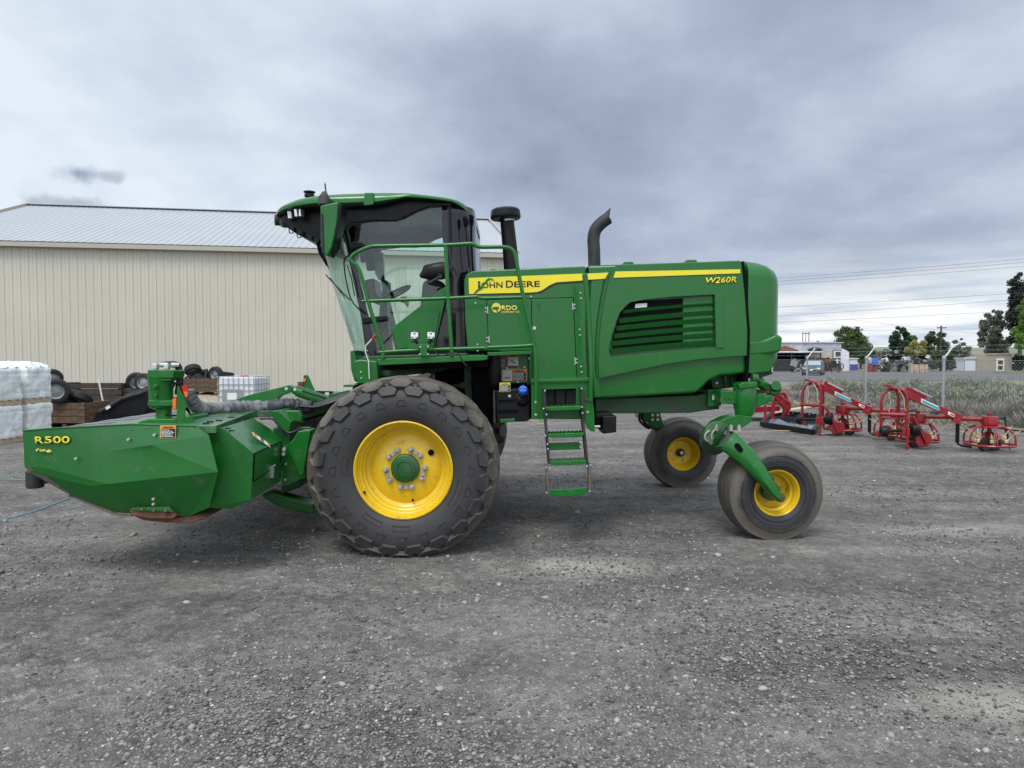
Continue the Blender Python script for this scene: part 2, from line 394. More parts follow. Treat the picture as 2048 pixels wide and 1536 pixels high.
def text(s, px, py, Y, wpx, hpx, m, parent, slope=0.0, name='lettering', bold=.0, th=.0015, shear=0, outline=None, lift=0.0):
    """lettering in a vertical plane facing the yard: (px,py) = left end of the baseline, wpx x hpx its size"""
    cu = bpy.data.curves.new('t', 'FONT'); cu.body = s; cu.offset = bold; cu.shear = shear; cu.resolution_u = 3
    ob = bpy.data.objects.new('t', cu); COL.objects.link(ob); dg = bpy.context.evaluated_depsgraph_get(); dg.update()
    me = bpy.data.meshes.new_from_object(ob.evaluated_get(dg)); bpy.data.objects.remove(ob); bpy.data.curves.remove(cu)
    c = np.empty(len(me.vertices)*3, dtype=np.float32); me.vertices.foreach_get('co', c); c = c.reshape(-1, 3)
    lo = c.min(0); hi = c.max(0); k = S(Y); o = V(px, py, Y)
    x = (c[:, 0]-lo[0])/(hi[0]-lo[0])*wpx*k; z = (c[:, 1])/(0.70)*hpx*k
    ca, sa = math.cos(slope), math.sin(slope)
    w = np.stack([x*ca-z*sa, np.full_like(x, -lift), x*sa+z*ca], 1)
    bm = bmesh.new(); bm.from_mesh(me); bpy.data.meshes.remove(me)
    for v, p in zip(bm.verts, w): v.co = Vector([float(q) for q in p])+o
    r = bmesh.ops.extrude_face_region(bm, geom=bm.faces[:])
    for v in [g for g in r['geom'] if isinstance(g, bmesh.types.BMVert)]: v.co.y -= th
    mb = MB(); mb.bm.free(); mb.bm = bm
    return mb.build(name, m, parent, smooth=0)
# ================================================================ SETTING: ground, road, field, hills
def ground_mat(name, c0, c1, c2, scale=1.0, bump=1.0, patches=()):
    m = bpy.data.materials.new(name); m.use_nodes = True; nt = m.node_tree; N = nt.nodes; L = nt.links
    b = N['Principled BSDF']; b.inputs['Roughness'].default_value = .85; b.inputs['Specular IOR Level'].default_value = .3
    tc = N.new('ShaderNodeTexCoord')
    def vor(sc, out='Color'):
        t = N.new('ShaderNodeTexVoronoi'); L.new(tc.outputs['Object'], t.inputs['Vector']); t.inputs['Scale'].default_value = sc*scale; return t
    def noi(sc, det=8, ro=.6):
        t = N.new('ShaderNodeTexNoise'); L.new(tc.outputs['Object'], t.inputs['Vector']); t.inputs['Scale'].default_value = sc*scale; t.inputs['Detail'].default_value = det; t.inputs['Roughness'].default_value = ro; return t.outputs['Fac']
    def mr(v, a, b_, c, d):
        x = N.new('ShaderNodeMapRange'); L.new(v, x.inputs[0])
        for i, q in enumerate((a, b_, c, d)): x.inputs[i+1].default_value = q
        return x.outputs[0]
    def mix(f, a, c, bt='MIX'):
        x = N.new('ShaderNodeMix'); x.data_type = 'RGBA'; x.blend_type = bt
        if isinstance(f, float): x.inputs[0].default_value = f
        else: L.new(f, x.inputs[0])
        for i, v in ((6, a), (7, c)):
            if isinstance(v, tuple): x.inputs[i].default_value = v+(1,)
            else: L.new(v, x.inputs[i])
        return x.outputs[2]
    v1 = vor(75); v2 = vor(190); v3 = vor(34)
    def grey(v):
        s = N.new('ShaderNodeSeparateColor'); L.new(v.outputs['Color'], s.inputs[0]); return s.outputs[0]
    g = mix(mr(grey(v1), 0, 1, 0, 1), c0, c1)
    g = mix(mr(grey(v2), .55, 1, 0, .65), g, c2)
    g = mix(mr(grey(v2), .35, 0, 0, .7), g, tuple(q*.45 for q in c0))
    g = mix(mr(grey(v3), .95, .99, 0, .6), g, c2)
    for (sc_, am) in ((24, .30), (11, .20)):
        hq = N.new('ShaderNodeHueSaturation'); L.new(g, hq.inputs['Color']); L.new(mr(grey(vor(sc_)), 0, 1, 1-am, 1+am), hq.inputs['Value']); g = hq.outputs[0]
    big = noi(.35, 10, .62); mid = noi(2.2, 8, .65)
    g = mix(mr(big, .38, .66, 0, .75), g, mix(.5, g, (.27, .25, .22)))
    hs = N.new('ShaderNodeHueSaturation'); L.new(g, hs.inputs['Color']); L.new(mr(mid, .3, .7, .76, 1.24), hs.inputs['Value']); g = hs.outputs[0]
    mp = N.new('ShaderNodeMapping'); L.new(tc.outputs['Object'], mp.inputs[0]); mp.inputs['Scale'].default_value = (.16, 1.5, 1); mp.inputs['Rotation'].default_value = (0, 0, .12)
    tr = N.new('ShaderNodeTexNoise'); L.new(mp.outputs[0], tr.inputs['Vector']); tr.inputs['Scale'].default_value = scale; tr.inputs['Detail'].default_value = 5
    h3 = N.new('ShaderNodeHueSaturation'); L.new(g, h3.inputs['Color']); L.new(mr(tr.outputs['Fac'], .35, .65, .78, 1.2), h3.inputs['Value']); g = h3.outputs[0]
    for (x, y, rx, ry, k) in patches:
        s = N.new('ShaderNodeVectorMath'); s.operation = 'SUBTRACT'; L.new(tc.outputs['Object'], s.inputs[0]); s.inputs[1].default_value = (x, y, 0)
        d = N.new('ShaderNodeVectorMath'); d.operation = 'DIVIDE'; L.new(s.outputs[0], d.inputs[0]); d.inputs[1].default_value = (rx, ry, 1)
        l = N.new('ShaderNodeVectorMath'); l.operation = 'LENGTH'; L.new(d.outputs[0], l.inputs[0])
        a = N.new('ShaderNodeMath'); a.operation = 'MULTIPLY_ADD'; L.new(noi(3.0, 8, .7), a.inputs[0]); a.inputs[1].default_value = 2.2; L.new(l.outputs['Value'], a.inputs[2])
        g = mix(mr(a.outputs[0], 2.1, 1.0, 0, k), g, (.46, .42, .36))
    L.new(g, b.inputs['Base Color'])
    h = N.new('ShaderNodeMath'); h.operation = 'MULTIPLY_ADD'; L.new(v1.outputs['Distance'], h.inputs[0]); h.inputs[1].default_value = -.6; L.new(mid, h.inputs[2])
    h2 = N.new('ShaderNodeMath'); h2.operation = 'MULTIPLY_ADD'; L.new(v2.outputs['Distance'], h2.inputs[0]); h2.inputs[1].default_value = -.35; L.new(h.outputs[0], h2.inputs[2])
    bp = N.new('ShaderNodeBump'); bp.inputs['Strength'].default_value = bump; bp.inputs['Distance'].default_value = .012; L.new(h2.outputs[0], bp.inputs['Height']); L.new(bp.outputs[0], b.inputs['Normal'])
    return m
gm = ground_mat('gravel_ground', (.098, .092, .085), (.158, .149, .139), (.27, .257, .24), patches=((.60, 5.75, .85, .40, .95), (4.3, 7.0, 1.5, .35, .5), (2.45, 3.4, .75, .38, .7), (-2.6, 3.1, .9, .2, .2)))
def ground():
    # one sheet to the horizon; the yard part is finely divided and slightly uneven
    xs = list(np.concatenate([[-3000, -600, -120, -40], np.arange(-20, 20.1, .25), [40, 120, 600, 3000]]))
    ys = list(np.concatenate([[-600, -60, -10], np.arange(0, 24.1, .25), [40, 80, 200, 800, 6000]]))
    vs = []
    for y in ys:
        for x in xs:
            z = 0
            if abs(x) < 19.9 and 0.1 < y < 23.9: z = .012*(mnoise.noise((x*.6, y*.6, 1))+.5*mnoise.noise((x*2.1, y*2.1, 3)))
            vs.append((x, y, z))
    n = len(xs); fs = [(j*n+i, j*n+i+1, (j+1)*n+i+1, (j+1)*n+i) for j in range(len(ys)-1) for i in range(n-1)]
    return tag(from_arrays('gravel_ground', vs, fs, gm, smooth=True), kind='structure')
ground()
def flat(name, pts, z, m):
    bm = MB(); bm.face([bm.bm.verts.new((p[0], p[1], z)) for p in pts]); o = bm.build(name, m, origin=(0, 0, 0), norm=False); tag(o, kind='structure'); return o
asph = ground_mat('asphalt', (.105, .108, .115), (.125, .128, .135), (.16, .16, .165), 1.0, .3)
dirt = ground_mat('field_dirt', (.17, .145, .11), (.23, .20, .155), (.30, .27, .21), .8, .6)
g = G
flat('dirt_field', [(12.3, 12), (60, 12), (110, 66), (18, 50), (-5, 44), (8.2, 44)], .030, dirt)
flat('road', [(-30, 41), (18, 50.2), (130, 72), (150, 100), (40, 76), (-30, 64)], .034, asph)
flat('grass_verge', [g(1985, 746)[:2], g(2300, 746)[:2], g(2300, 743.2)[:2], g(1995, 743.2)[:2]], .040, mat('verge_grass', (.13, .17, .045), .9, var=.4, vscale=1))
# loose stones on the yard
def stones():
    ico = bmesh.new(); bmesh.ops.create_icosphere(ico, subdivisions=1, radius=1)
    bv = np.array([v.co[:] for v in ico.verts]); bf = np.array([[v.index for v in f.verts] for f in ico.faces]); ico.free()
    def scatter(n, ylo, yhi, smin, smax, power, name, m):
        # even in the eye of someone standing at the near edge of the yard: dense near, sparse far
        u = RNG.random(n); y = 1/(1/ylo+(1/yhi-1/ylo)*u); x = (RNG.random(n)*2-1)*(.80*y+.6)
        s = smin*(smax/smin)**(RNG.random(n)**power); s *= np.minimum(1.0+.10*(y-ylo), 1.8)
        keep = np.ones(n, bool)
        cl = np.array([mnoise.noise((a*.55, b*.55, 5)) for a, b in zip(x, y)])
        keep &= RNG.random(n) < np.clip(.6+cl*1.2, .30, 1)
        x, y, s = x[keep], y[keep], s[keep]; n = len(x)
        sc = np.stack([s*RNG.uniform(.7, 1.35, n), s*RNG.uniform(.6, 1.0, n), s*RNG.uniform(.35, .7, n)], 1)
        a = RNG.random(n)*2*PI; ca, sa = np.cos(a), np.sin(a)
        p = bv[None]*RNG.uniform(.78, 1.18, (n, len(bv), 1))*sc[:, None]
        q = p.copy(); q[..., 0] = p[..., 0]*ca[:, None]-p[..., 1]*sa[:, None]; q[..., 1] = p[..., 0]*sa[:, None]+p[..., 1]*ca[:, None]
        q[..., 0] += x[:, None]; q[..., 1] += y[:, None]; q[..., 2] += (sc[:, 2]*.35)[:, None]
        fs = (bf[None]+(np.arange(n)*len(bv))[:, None, None]).reshape(-1, 3)
        o = from_arrays(name, q.reshape(-1, 3), fs, m, smooth=False); tag(o, kind='stuff'); return o
    sm = mat('loose_stone', (.165, .16, .155), .8, island=.75); sp = mat('pale_stone', (.36, .345, .32), .8, island=.5)
    o = scatter(110000, 2.2, 16, .003, .0105, 1.7, 'gravel', sm); tag(o, 'small loose dark grey gravel stones strewn over the yard', 'gravel')
    o = scatter(16000, 2.3, 5.2, .004, .016, 1.9, 'foreground_gravel', sm); tag(o, 'coarser loose gravel in the foreground of the yard', 'gravel')
    o = scatter(8000, 2.2, 26, .0035, .012, 2.4, 'pale_gravel', sp); tag(o, 'pale chips of stone scattered among the dark gravel', 'gravel')
    o = scatter(1500, 2.2, 12, .010, .030, 2.8, 'pebbles', mat('river_pebble', (.24, .225, .205), .7, island=.55)); tag(o, 'larger rounded pebbles lying loose on the yard', 'pebbles')
stones()
def hills():
    m = mat('far_hill', (.17, .20, .14), .9, var=.25, vscale=.004)
    xs = np.linspace(-2600, 2600, 120); rows = []
    for k, (y, f) in enumerate(((1500, 0), (1560, .7), (1700, 1.0), (2100, .6))):
        rows.append([(x, y, -2 if f == 0 else f*(25+9*mnoise.noise((x*.0016, 2, 0))+3*mnoise.noise((x*.008, 5, 0)))) for x in xs])
    b = MB(); b.grid(rows); tag(b.build('hills', m, smooth=0), kind='structure')
hills()
# ---------------------------------------------------------------- the long steel shed
def shed():
    t = thing('steel_shed', (-12, 31, 0), 'long beige ribbed steel shed with pale metal roof behind the green machine', 'shed')
    u = Vector((math.cos(R(9.5)), math.sin(R(9.5)), 0)); n = Vector((-u.y, u.x, 0)); c = Vector((0.0, 32.5, 0)); Lw = 24.3; Wd = 19.6; He = 6.42; Hr = 9.72
    wall = mat('beige_wall_panel', (.53, .50, .42), .5, var=.04, vscale=.6, dirt=(.47, .44, .37), dirt_amt=.02, dscale=.8)
    roof = mat('galvalume_roof', (.42, .44, .46), .38, metal=.15, var=.04, vscale=.4)
    trim = mat('shed_trim', (.42, .39, .32), .5); dk = mat('dark_roof_edge_strip', (.03, .035, .045), .6)  # dk: dark strip colour for eave closure and ridge vent
    def ribbed(o, d, length, out, z0, z1f, name, m):
        b = MB(); pitch = .305; k = int(length/pitch); xs = []
        for i in range(k):
            x = i*pitch
            for (dx, h) in ((0, 0), (.105, 0), (.118, .008), (.135, .008), (.148, 0), (.245, 0), (.262, .022), (.288, .022), (.304, 0)): xs.append((x+dx, h))
        bot = [o+d*x+out*h+Vector((0, 0, z0)) for x, h in xs]; top = [o+d*x+out*h+Vector((0, 0, z1f(x))) for x, h in xs]
        b.grid([bot, top]); return b.build(name, m, t, smooth=0)
    o0 = c-u*Lw
    ribbed(o0, u, Lw, -n, .15, lambda x: He, 'wall', wall)
    ribbed(c, n, Wd, u, .15, lambda x: He+(Hr-He)*(1-abs(x/Wd*2-1)), 'gable_wall', wall)
    b = MB(); q = o0-n*0; b.prism([o0+Vector((0,0,.1)), o0+n*Wd+Vector((0,0,.1)), o0+n*Wd+Vector((0,0,He)), o0+n*Wd/2+Vector((0,0,Hr)), o0+Vector((0,0,He))], u*.1); b.build('gable_wall', wall, t, smooth=0)
    # back wall
    b = MB(); b.prism([c+n*Wd+Vector((0, 0, .1)), o0+n*Wd+Vector((0, 0, .1)), o0+n*Wd+Vector((0, 0, He)), c+n*Wd+Vector((0, 0, He))], n*.1); b.build('wall', wall, t, smooth=0)
    # foundation strip
    b = MB(); b.prism([o0-n*.04, c-n*.04, c-n*.04+Vector((0, 0, .2)), o0-n*.04+Vector((0, 0, .2))], n*.3); b.build('foundation', mat('concrete', (.30, .29, .27), .8), t)
    # roof with standing ribs, both slopes
    for side in (0, 1):
        b = MB(); e0 = -.28; pitch = .305; k = int((Lw+.5)/pitch); pr = []
        for i in range(k):
            for (dx, h) in ((0, 0), (.125, 0), (.15, .010), (.175, 0), (.235, 0), (.258, .026), (.282, .026), (.304, 0)): pr.append((i*pitch+dx-.25, h))
        sl_ = (Hr-He)/(Wd/2)
        def P(x, w, h): 
            zz = He+.10+sl_*w+h
            return o0+u*x+(n*w if side == 0 else n*(Wd-w))+Vector((0, 0, zz))
        b.grid([[P(x, e0, h) for x, h in pr], [P(x, Wd/2, h) for x, h in pr]])
        b.build('roof', roof, t, smooth=0)
    b = MB(); a = o0-u*.25-n*.30; e = c+u*.25-n*.30
    b.prism([a+Vector((0,0,He-.20)), e+Vector((0,0,He-.20)), e+Vector((0,0,He-.02)), a+Vector((0,0,He-.02))], n*.27); b.build('eave_trim', trim, t)
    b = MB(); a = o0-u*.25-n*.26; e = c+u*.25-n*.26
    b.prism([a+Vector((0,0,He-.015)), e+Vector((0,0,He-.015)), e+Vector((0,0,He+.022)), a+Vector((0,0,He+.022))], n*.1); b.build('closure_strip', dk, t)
    # ridge: dark vented gap under a light cap
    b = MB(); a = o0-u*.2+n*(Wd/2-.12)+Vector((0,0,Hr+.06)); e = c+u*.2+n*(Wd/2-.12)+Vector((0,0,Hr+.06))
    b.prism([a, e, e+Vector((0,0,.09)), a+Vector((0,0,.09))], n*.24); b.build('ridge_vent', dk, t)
    b = MB(); b.prism([a+Vector((0,0,.09))-n*.03, e+Vector((0,0,.09))-n*.03, e+Vector((0,0,.125))-n*.03, a+Vector((0,0,.125))-n*.03], n*.3); b.build('ridge_cap', roof, t)
    for o_, nm in ((o0-u*.27, 'l'), (c+u*.22, 'r')):
        for s_ in (0, 1):
            b = MB(); p0 = o_+(n*-.3 if s_ == 0 else n*(Wd+.3))+Vector((0, 0, He-.02)); p1 = o_+n*(Wd/2)+Vector((0, 0, Hr+.10))
            b.prism([p0, p1, p1+Vector((0, 0, .14)), p0+Vector((0, 0, .14))], u*.10); b.build('rake_trim', trim, t)
shed()
# ---------------------------------------------------------------- vegetation
def leaves(centers, size, aspect=.55, up=0.0):
    """one small kite-shaped leaf cluster per centre, random in orientation"""
    n = len(centers); a = RNG.normal(size=(n, 3)); a[:, 2] += up; a /= np.linalg.norm(a, axis=1, keepdims=True)+1e-9
    r = RNG.normal(size=(n, 3)); b = np.cross(a, r); b /= np.linalg.norm(b, axis=1, keepdims=True)+1e-9
    s = (size*RNG.uniform(.6, 1.4, n))[:, None]; c = np.cross(a, b)
    v = np.stack([centers-a*s, centers+b*s*aspect+c*s*.12, centers+a*s, centers-b*s*aspect+c*s*.12], 1)
    return v.reshape(-1, 3), np.arange(n*4).reshape(n, 4)
LEAF = {k: mat('leaf_'+k, c, .6, island=.45, var=.35, vscale=.5) for k, c in dict(green=(.075, .115, .030), dark=(.032, .066, .020), pine=(.022, .032, .022), light=(.13, .24, .032), gold=(.30, .30, .06), grey=(.13, .145, .10), bush=(.055, .085, .032)).items()}
BARK = mat('bark', (.07, .06, .048), .85, var=.3)
def tree(name, label, px, Y, hw, top, base_py, kind, n=5200, leaf=.17, nb=16, conic=False, trunk_r=.22, crown_lo=.15, cat='tree', group='trees across the road', lean=0):
    c = V(px, 716, Y); x0 = c.x; zt = V(px, top, Y).z; w = hw*S(Y); z0 = 0
    t = thing(name, (x0, Y, 0), label, cat, group)
    zl = zt*crown_lo; pts = []
    blobs = []; n = int(n*1.7); leaf *= .72
    for i in range(nb):
        f = (i+.5)/nb
        z = zl+(zt-zl)*(.12+.80*f)
        k = (1-f)**.75 if conic else math.sqrt(max(.05, 1-((f-.42)/.62)**2))
        a = i*2.4+random.random(); rr = w*k*random.uniform(.35, .72)
        br = max(.14*w, w*k*random.uniform(.28, .46))
        blobs.append((x0+lean*f+math.cos(a)*rr, Y+math.sin(a)*rr, z, br))
    tot = sum(b[3]**2 for b in blobs)
    for (x, y, z, r) in blobs:
        m_ = int(n*r*r/tot); d = RNG.normal(size=(m_, 3)); d /= np.linalg.norm(d, axis=1, keepdims=True)
        rad = r*(RNG.random(m_)**.45)*(1+.30*np.array([mnoise.noise(Vector(q)*2.2+Vector((x, y, z))) for q in d]))
        p = d*rad[:, None]*np.array([1, 1, .78])+np.array([x, y, z]); pts.append(p)
    pts = np.concatenate(pts); pts = pts[pts[:, 2] > .1]
    v, f = leaves(pts, leaf)
    from_arrays('crown', v, f, LEAF[kind], t, origin=(x0, Y, zt*.6))
    b = MB(); b.tube([(x0, Y, -.1), (x0+random.uniform(-.1, .1), Y, zt*.3), (x0+lean*.5, Y, zt*.62), (x0+lean*.9, Y, zt*.88)], [trunk_r, trunk_r*.8, trunk_r*.45, trunk_r*.12], 8)
    for (x, y, z, r) in blobs[::2]:
        q = Vector((x0+lean*.3, Y, max(zt*.15, z-r*1.1))); b.tube([q, (q+Vector((x, y, z)))/2+Vector((0, 0, -.1)), (x, y, z)], [trunk_r*.35, trunk_r*.22, trunk_r*.08], 5)
    b.build('trunk', BARK, t); return t
tree('broadleaf_tree', 'wide olive green tree rising behind the grey and white workshop', 1703, 118, 41, 650, 740, 'green', 7000, .20, 18, lean=-.6)
tree('broadleaf_tree', 'low dark green bush beside the white workshop gable', 1722, 112, 26, 684, 740, 'bush', 3000, .18, 10)
tree('broadleaf_tree', 'round dark green tree behind the scrap heap', 1800, 112, 29, 648, 740, 'dark', 6500, .19, 18)
tree('broadleaf_tree', 'yellow green leafed tree beside the round dark tree', 1835, 108, 23, 676, 740, 'gold', 3600, .17, 12)
tree('broadleaf_tree', 'small dark tree standing behind the wooden utility pole', 1868, 135, 28, 659, 735, 'dark', 4200, .20, 12)
tree('bush', 'big dark green bush growing at the end of the scrap heap', 1882, 92, 27, 700, 745, 'bush', 6000, .15, 14, crown_lo=0, cat='bush', group='bushes across the road')
tree('bush', 'grey brown bush between the scrap heap and the white container', 1918, 118, 28, 690, 742, 'grey', 4200, .16, 12, crown_lo=0, cat='bush', group='bushes across the road')
tree('broadleaf_tree', 'thin grey green willow leaning beside the black conifer', 1978, 108, 29, 612, 742, 'grey', 6500, .17, 17, lean=.8, crown_lo=.25)
tree('broadleaf_tree', 'low grey brown tree behind the beige garden shed', 1992, 112, 34, 668, 742, 'grey', 6000, .17, 14, crown_lo=0)
tree('pine_tree', 'tall black green conifer at the right edge of the photo', 2040, 104, 36, 532, 742, 'pine', 11000, .20, 26, trunk_r=.3)
tree('broadleaf_tree', 'bright light green tree in front of the tall conifer', 2056, 92, 32, 574, 742, 'light', 9000, .17, 20)
tree('bush', 'dark hedge bush right of the beige garden shed', 2040, 96, 19, 706, 742, 'dark', 3000, .15, 10, crown_lo=0, cat='bush', group='bushes across the road')
tree('bush', 'tiny sparse shrub poking up behind the workshop roof', 1632, 150, 16, 679, 735, 'grey', 900, .17, 8, cat='bush', group='bushes across the road')
tree('bush', 'low far green bush between the two round trees', 1757, 140, 30, 700, 736, 'grey', 2600, .2, 10, crown_lo=0, cat='bush', group='bushes across the road')
tree('broadleaf_tree', 'small pale far tree right of the utility pole', 1919, 165, 15, 672, 735, 'grey', 1500, .22, 8)
def brush():
    def clumps(cx, cy, hh, rr, nb, name, m, label, cat, wid=.011, stems=True):
        V_, F_ = [], []; k = 0
        for x, y, h, r in zip(cx, cy, hh, rr):
            n = nb
            a = RNG.random(n)*2*PI; f = np.sqrt(RNG.random(n)); 
            bx = x+np.cos(a)*f*r*.35; by = y+np.sin(a)*f*r*.35
            tx = x+np.cos(a)*f*r*RNG.uniform(.7, 1.25, n); ty = y+np.sin(a)*f*r*RNG.uniform(.7, 1.25, n); tz = h*np.sqrt(np.maximum(.12, 1-(f*.88)**2))*RNG.uniform(.7, 1.12, n)
            # start half way up so the clump has a body of tips
            if stems:
                s = RNG.uniform(.1, .62, n); sx = bx+(tx-bx)*s; sy = by+(ty-by)*s; sz = tz*s
            else:
                dn = RNG.normal(size=(n, 3)); dn[:, 2] = np.abs(dn[:, 2])*.8+.12; dn /= np.linalg.norm(dn, axis=1, keepdims=True)
                lump = 1+.28*np.array([mnoise.noise(Vector(q)*2.6+Vector((x, y, 0))) for q in dn]); rad = RNG.uniform(.62, 1.0, n)*lump
                sx = x+dn[:, 0]*r*rad; sy = y+dn[:, 1]*r*rad; sz = dn[:, 2]*h*rad; ln = RNG.uniform(.05, .13, n)
                tx = sx+(dn[:, 0]*.7+RNG.normal(size=n)*.35)*ln; ty = sy+(dn[:, 1]*.7+RNG.normal(size=n)*.35)*ln; tz = sz+(dn[:, 2]*.7+.45)*ln
            an = RNG.random(n)*PI; w = wid*RNG.uniform(.7, 1.6, n)*(1+.02*y)
            p0 = np.stack([sx-np.cos(an)*w, sy-np.sin(an)*w, sz], 1); p1 = np.stack([sx+np.cos(an)*w, sy+np.sin(an)*w, sz], 1)
            mx, my, mz = sx+(tx-sx)*.7, sy+(ty-sy)*.7, sz+(tz-sz)*.7
            p2 = np.stack([mx+np.cos(an)*w*1.4, my+np.sin(an)*w*1.4, mz], 1); p3 = np.stack([tx, ty, tz], 1)
            V_.append(np.stack([p0, p1, p2, p3], 1).reshape(-1, 3)); F_.append(np.arange(n*4).reshape(n, 4)+k); k += n*4
        o = from_arrays(name, np.concatenate(V_), np.concatenate(F_), m); tag(o, label, cat, kind='stuff')
    def region(n, f):
        P = []
        while len(P) < n:
            y = 15*(50/15)**random.random(); fx = 11.45-(y-18)*.19
            x = random.uniform(fx+.7, .80*y+3)
            if x > fx+.7 and y < 31+(x)*.12 and f(x, y): P.append((x, y))
        return np.array(P)
    P = region(520, lambda x, y: mnoise.noise((x*.16, y*.16, 0)) > -.15 and (y > 21 or random.random() < .18) and x > 13.2+.0*y)
    clumps(P[:, 0], P[:, 1], RNG.uniform(.38, .82, len(P)), RNG.uniform(.45, .95, len(P)), 650, 'sagebrush', mat('sage_leaf', (.225, .240, .175), .8, island=.45, var=.35, vscale=.35), 'grey green sagebrush covering the field between fence and road', 'sagebrush', .008, False)
    P = region(230, lambda x, y: y < 28)
    clumps(P[:, 0], P[:, 1], RNG.uniform(.25, .6, len(P)), RNG.uniform(.5, .9, len(P)), 220, 'dry_brush', mat('dry_brush_stem', (.27, .245, .22), .85, island=.45), 'dry grey brown brush stems along the far side of the fence', 'dry brush', .007)
    P = []
    for _ in range(900):
        y = random.uniform(17, 44); fx = 11.45-(y-18)*.19; P.append((fx+random.uniform(-.7, 5), y))
    P = np.array(P)
    clumps(P[:, 0], P[:, 1], RNG.uniform(.12, .34, len(P)), RNG.uniform(.2, .5, len(P)), 70, 'dry_grass', mat('dry_grass_blade', (.33, .28, .20), .85, island=.4), 'straw coloured dry grass at the foot of the fence', 'dry grass', .006)
brush()
# ---------------------------------------------------------------- chain link fence with barbed wire arms
def fence():
    P0 = Vector((.608*18.8, 18.8, 0)); d = Vector((-.031*18.8, .157*18.8, 0)); sp = d.length; e = d.normalized(); nrm = Vector((e.y, -e.x, 0))  # nrm: away from the yard
    t = thing('chain_link_fence', P0, 'galvanised chain link fence with barbed wire arms running away behind the red implements', 'fence')
    Hh = 1.70; ks = range(-2, 12)
    for k in ks:
        p = P0+d*k; b = MB(); b.cyl(p+Vector((0, 0, -.1)), p+Vector((0, 0, Hh)), .034 if k % 4 else .042, 12)
        b.lathe([(.048, 0), (.048, .05), (.030, .09)], 12, p+Vector((0, 0, Hh-.03)), 'Z')
        q = p+Vector((0, 0, Hh)); b.tube([q, q+nrm*.10+Vector((0, 0, .10)), q+nrm*.30+Vector((0, 0, .34))], [.026, .024, .020], 8); b.build('post', M['galv'], t)
    a = P0+d*ks[0]; L_ = sp*(len(ks)-1); b = MB()
    step = .085
    def strip(p, q, w=.0022):
        u = (q-p).normalized().cross(nrm).normalized()*w; o_ = nrm*w
        vs = [b.bm.verts.new(x) for x in (p-u, p+u, p+o_, q-u, q+u, q+o_)]
        b.face([vs[0], vs[1], vs[4], vs[3]]); b.face([vs[1], vs[2], vs[5], vs[4]]); b.face([vs[2], vs[0], vs[3], vs[5]])
    hh = Hh-.06; k = -hh
    while k < L_:
        for s_ in (0, 1):
            x0, x1 = (k, k+hh); z0, z1 = (0.03, hh)
            if x0 < 0: z0 += -x0; x0 = 0
            if x1 > L_: z1 -= (x1-L_); x1 = L_
            p = a+e*x0+Vector((0, 0, z0 if s_ == 0 else hh-z0+.03)); q = a+e*x1+Vector((0, 0, z1 if s_ == 0 else hh-z1+.03)); strip(p+nrm*.004*s_, q+nrm*.004*s_)
        k += step*1.0
    b.build('mesh', M['wire'], t, smooth=0, norm=False)
    b = MB(); b.tube([a+Vector((0, 0, hh)), a+e*L_+Vector((0, 0, hh))], .004, 6); b.build('tension_wire', M['wire'], t)
    for j, f in enumerate((.25, .6, .95)):
        b = MB(); o_ = nrm*(.30*f)+Vector((0, 0, Hh+.34*f)); pts = [a+o_+e*(L_*i/40)+Vector((0, 0, -.012*(i % 3 == 1))) for i in range(41)]; b.tube(pts, .0035, 5)
        for i in range(int(L_/.35)):
            c_ = a+o_+e*(i*.35); b.tube([c_-Vector((0, 0, .02))-nrm*.01, c_+Vector((0, 0, .02))+nrm*.01], .0025, 3)
        b.build('barbed_wire', M['wire'], t, smooth=0)
fence()
# ---------------------------------------------------------------- utility poles and wires
def pole(name, px, Y, top, label, arms, r=.14):
    p = V(px, 716, Y); zt = V(px, top, Y).z; t = thing(name, (p.x, Y, 0), label, 'utility pole')
    b = MB(); b.cyl((p.x, Y, -.2), (p.x, Y, zt), r, 10, r*.7); b.build('pole', M['pole_wood'], t)
    for (z, w) in arms:
        b = MB(); b.box((p.x, Y-.15, zt-z), (w, .12, .14)); b.build('crossarm', M['pole_wood'], t)
        for s_ in (-.95, -.5, .95):
            b = MB(); b.lathe([(.03, 0), (.06, .05), (.06, .10), (.035, .14), (.05, .2), (.02, .24)], 10, (p.x+s_*w/2, Y-.15, zt-z+.07), 'Z'); b.build('insulator', M['white_paint'], t)
    return t
pole('utility_pole', 1881, 105, 651, 'dark wooden utility pole with one crossarm rising behind the scrap heap', [(.35, 1.4)], .15)
t = pole('utility_pole', 1611, 230, 664, 'far thin H-shaped power pole frame above the workshop roof', [], .12)
for dx in (-1.0, 1.0):
    p = V(1611, 716, 230); zt = V(1611, 664, 230).z; b = MB(); b.cyl((p.x+dx, 230, 0), (p.x+dx, 230, zt), .12, 8); b.build('pole', M['pole_wood'], t)
p = V(1611, 716, 230); b = MB(); b.box((p.x, 229.8, V(1611, 667, 230).z), (2.4, .15, .2)); b.build('crossarm', M['pole_wood'], t)
def wire(a, b_, Y0, Y1, sag, r, label):
    p, q = V(*a, Y0), V(*b_, Y1); p, q = p+(p-q)*1.2, q+(q-p)*.7
    pts = [p.lerp(q, i/24)+Vector((0, 0, -sag*4*(i/24)*(1-i/24))) for i in range(25)]
    b = MB(); b.tube(pts, r, 5); tag(b.build('power_cable', M['cable'], smooth=0), label, 'power cable', 'overhead power cables')
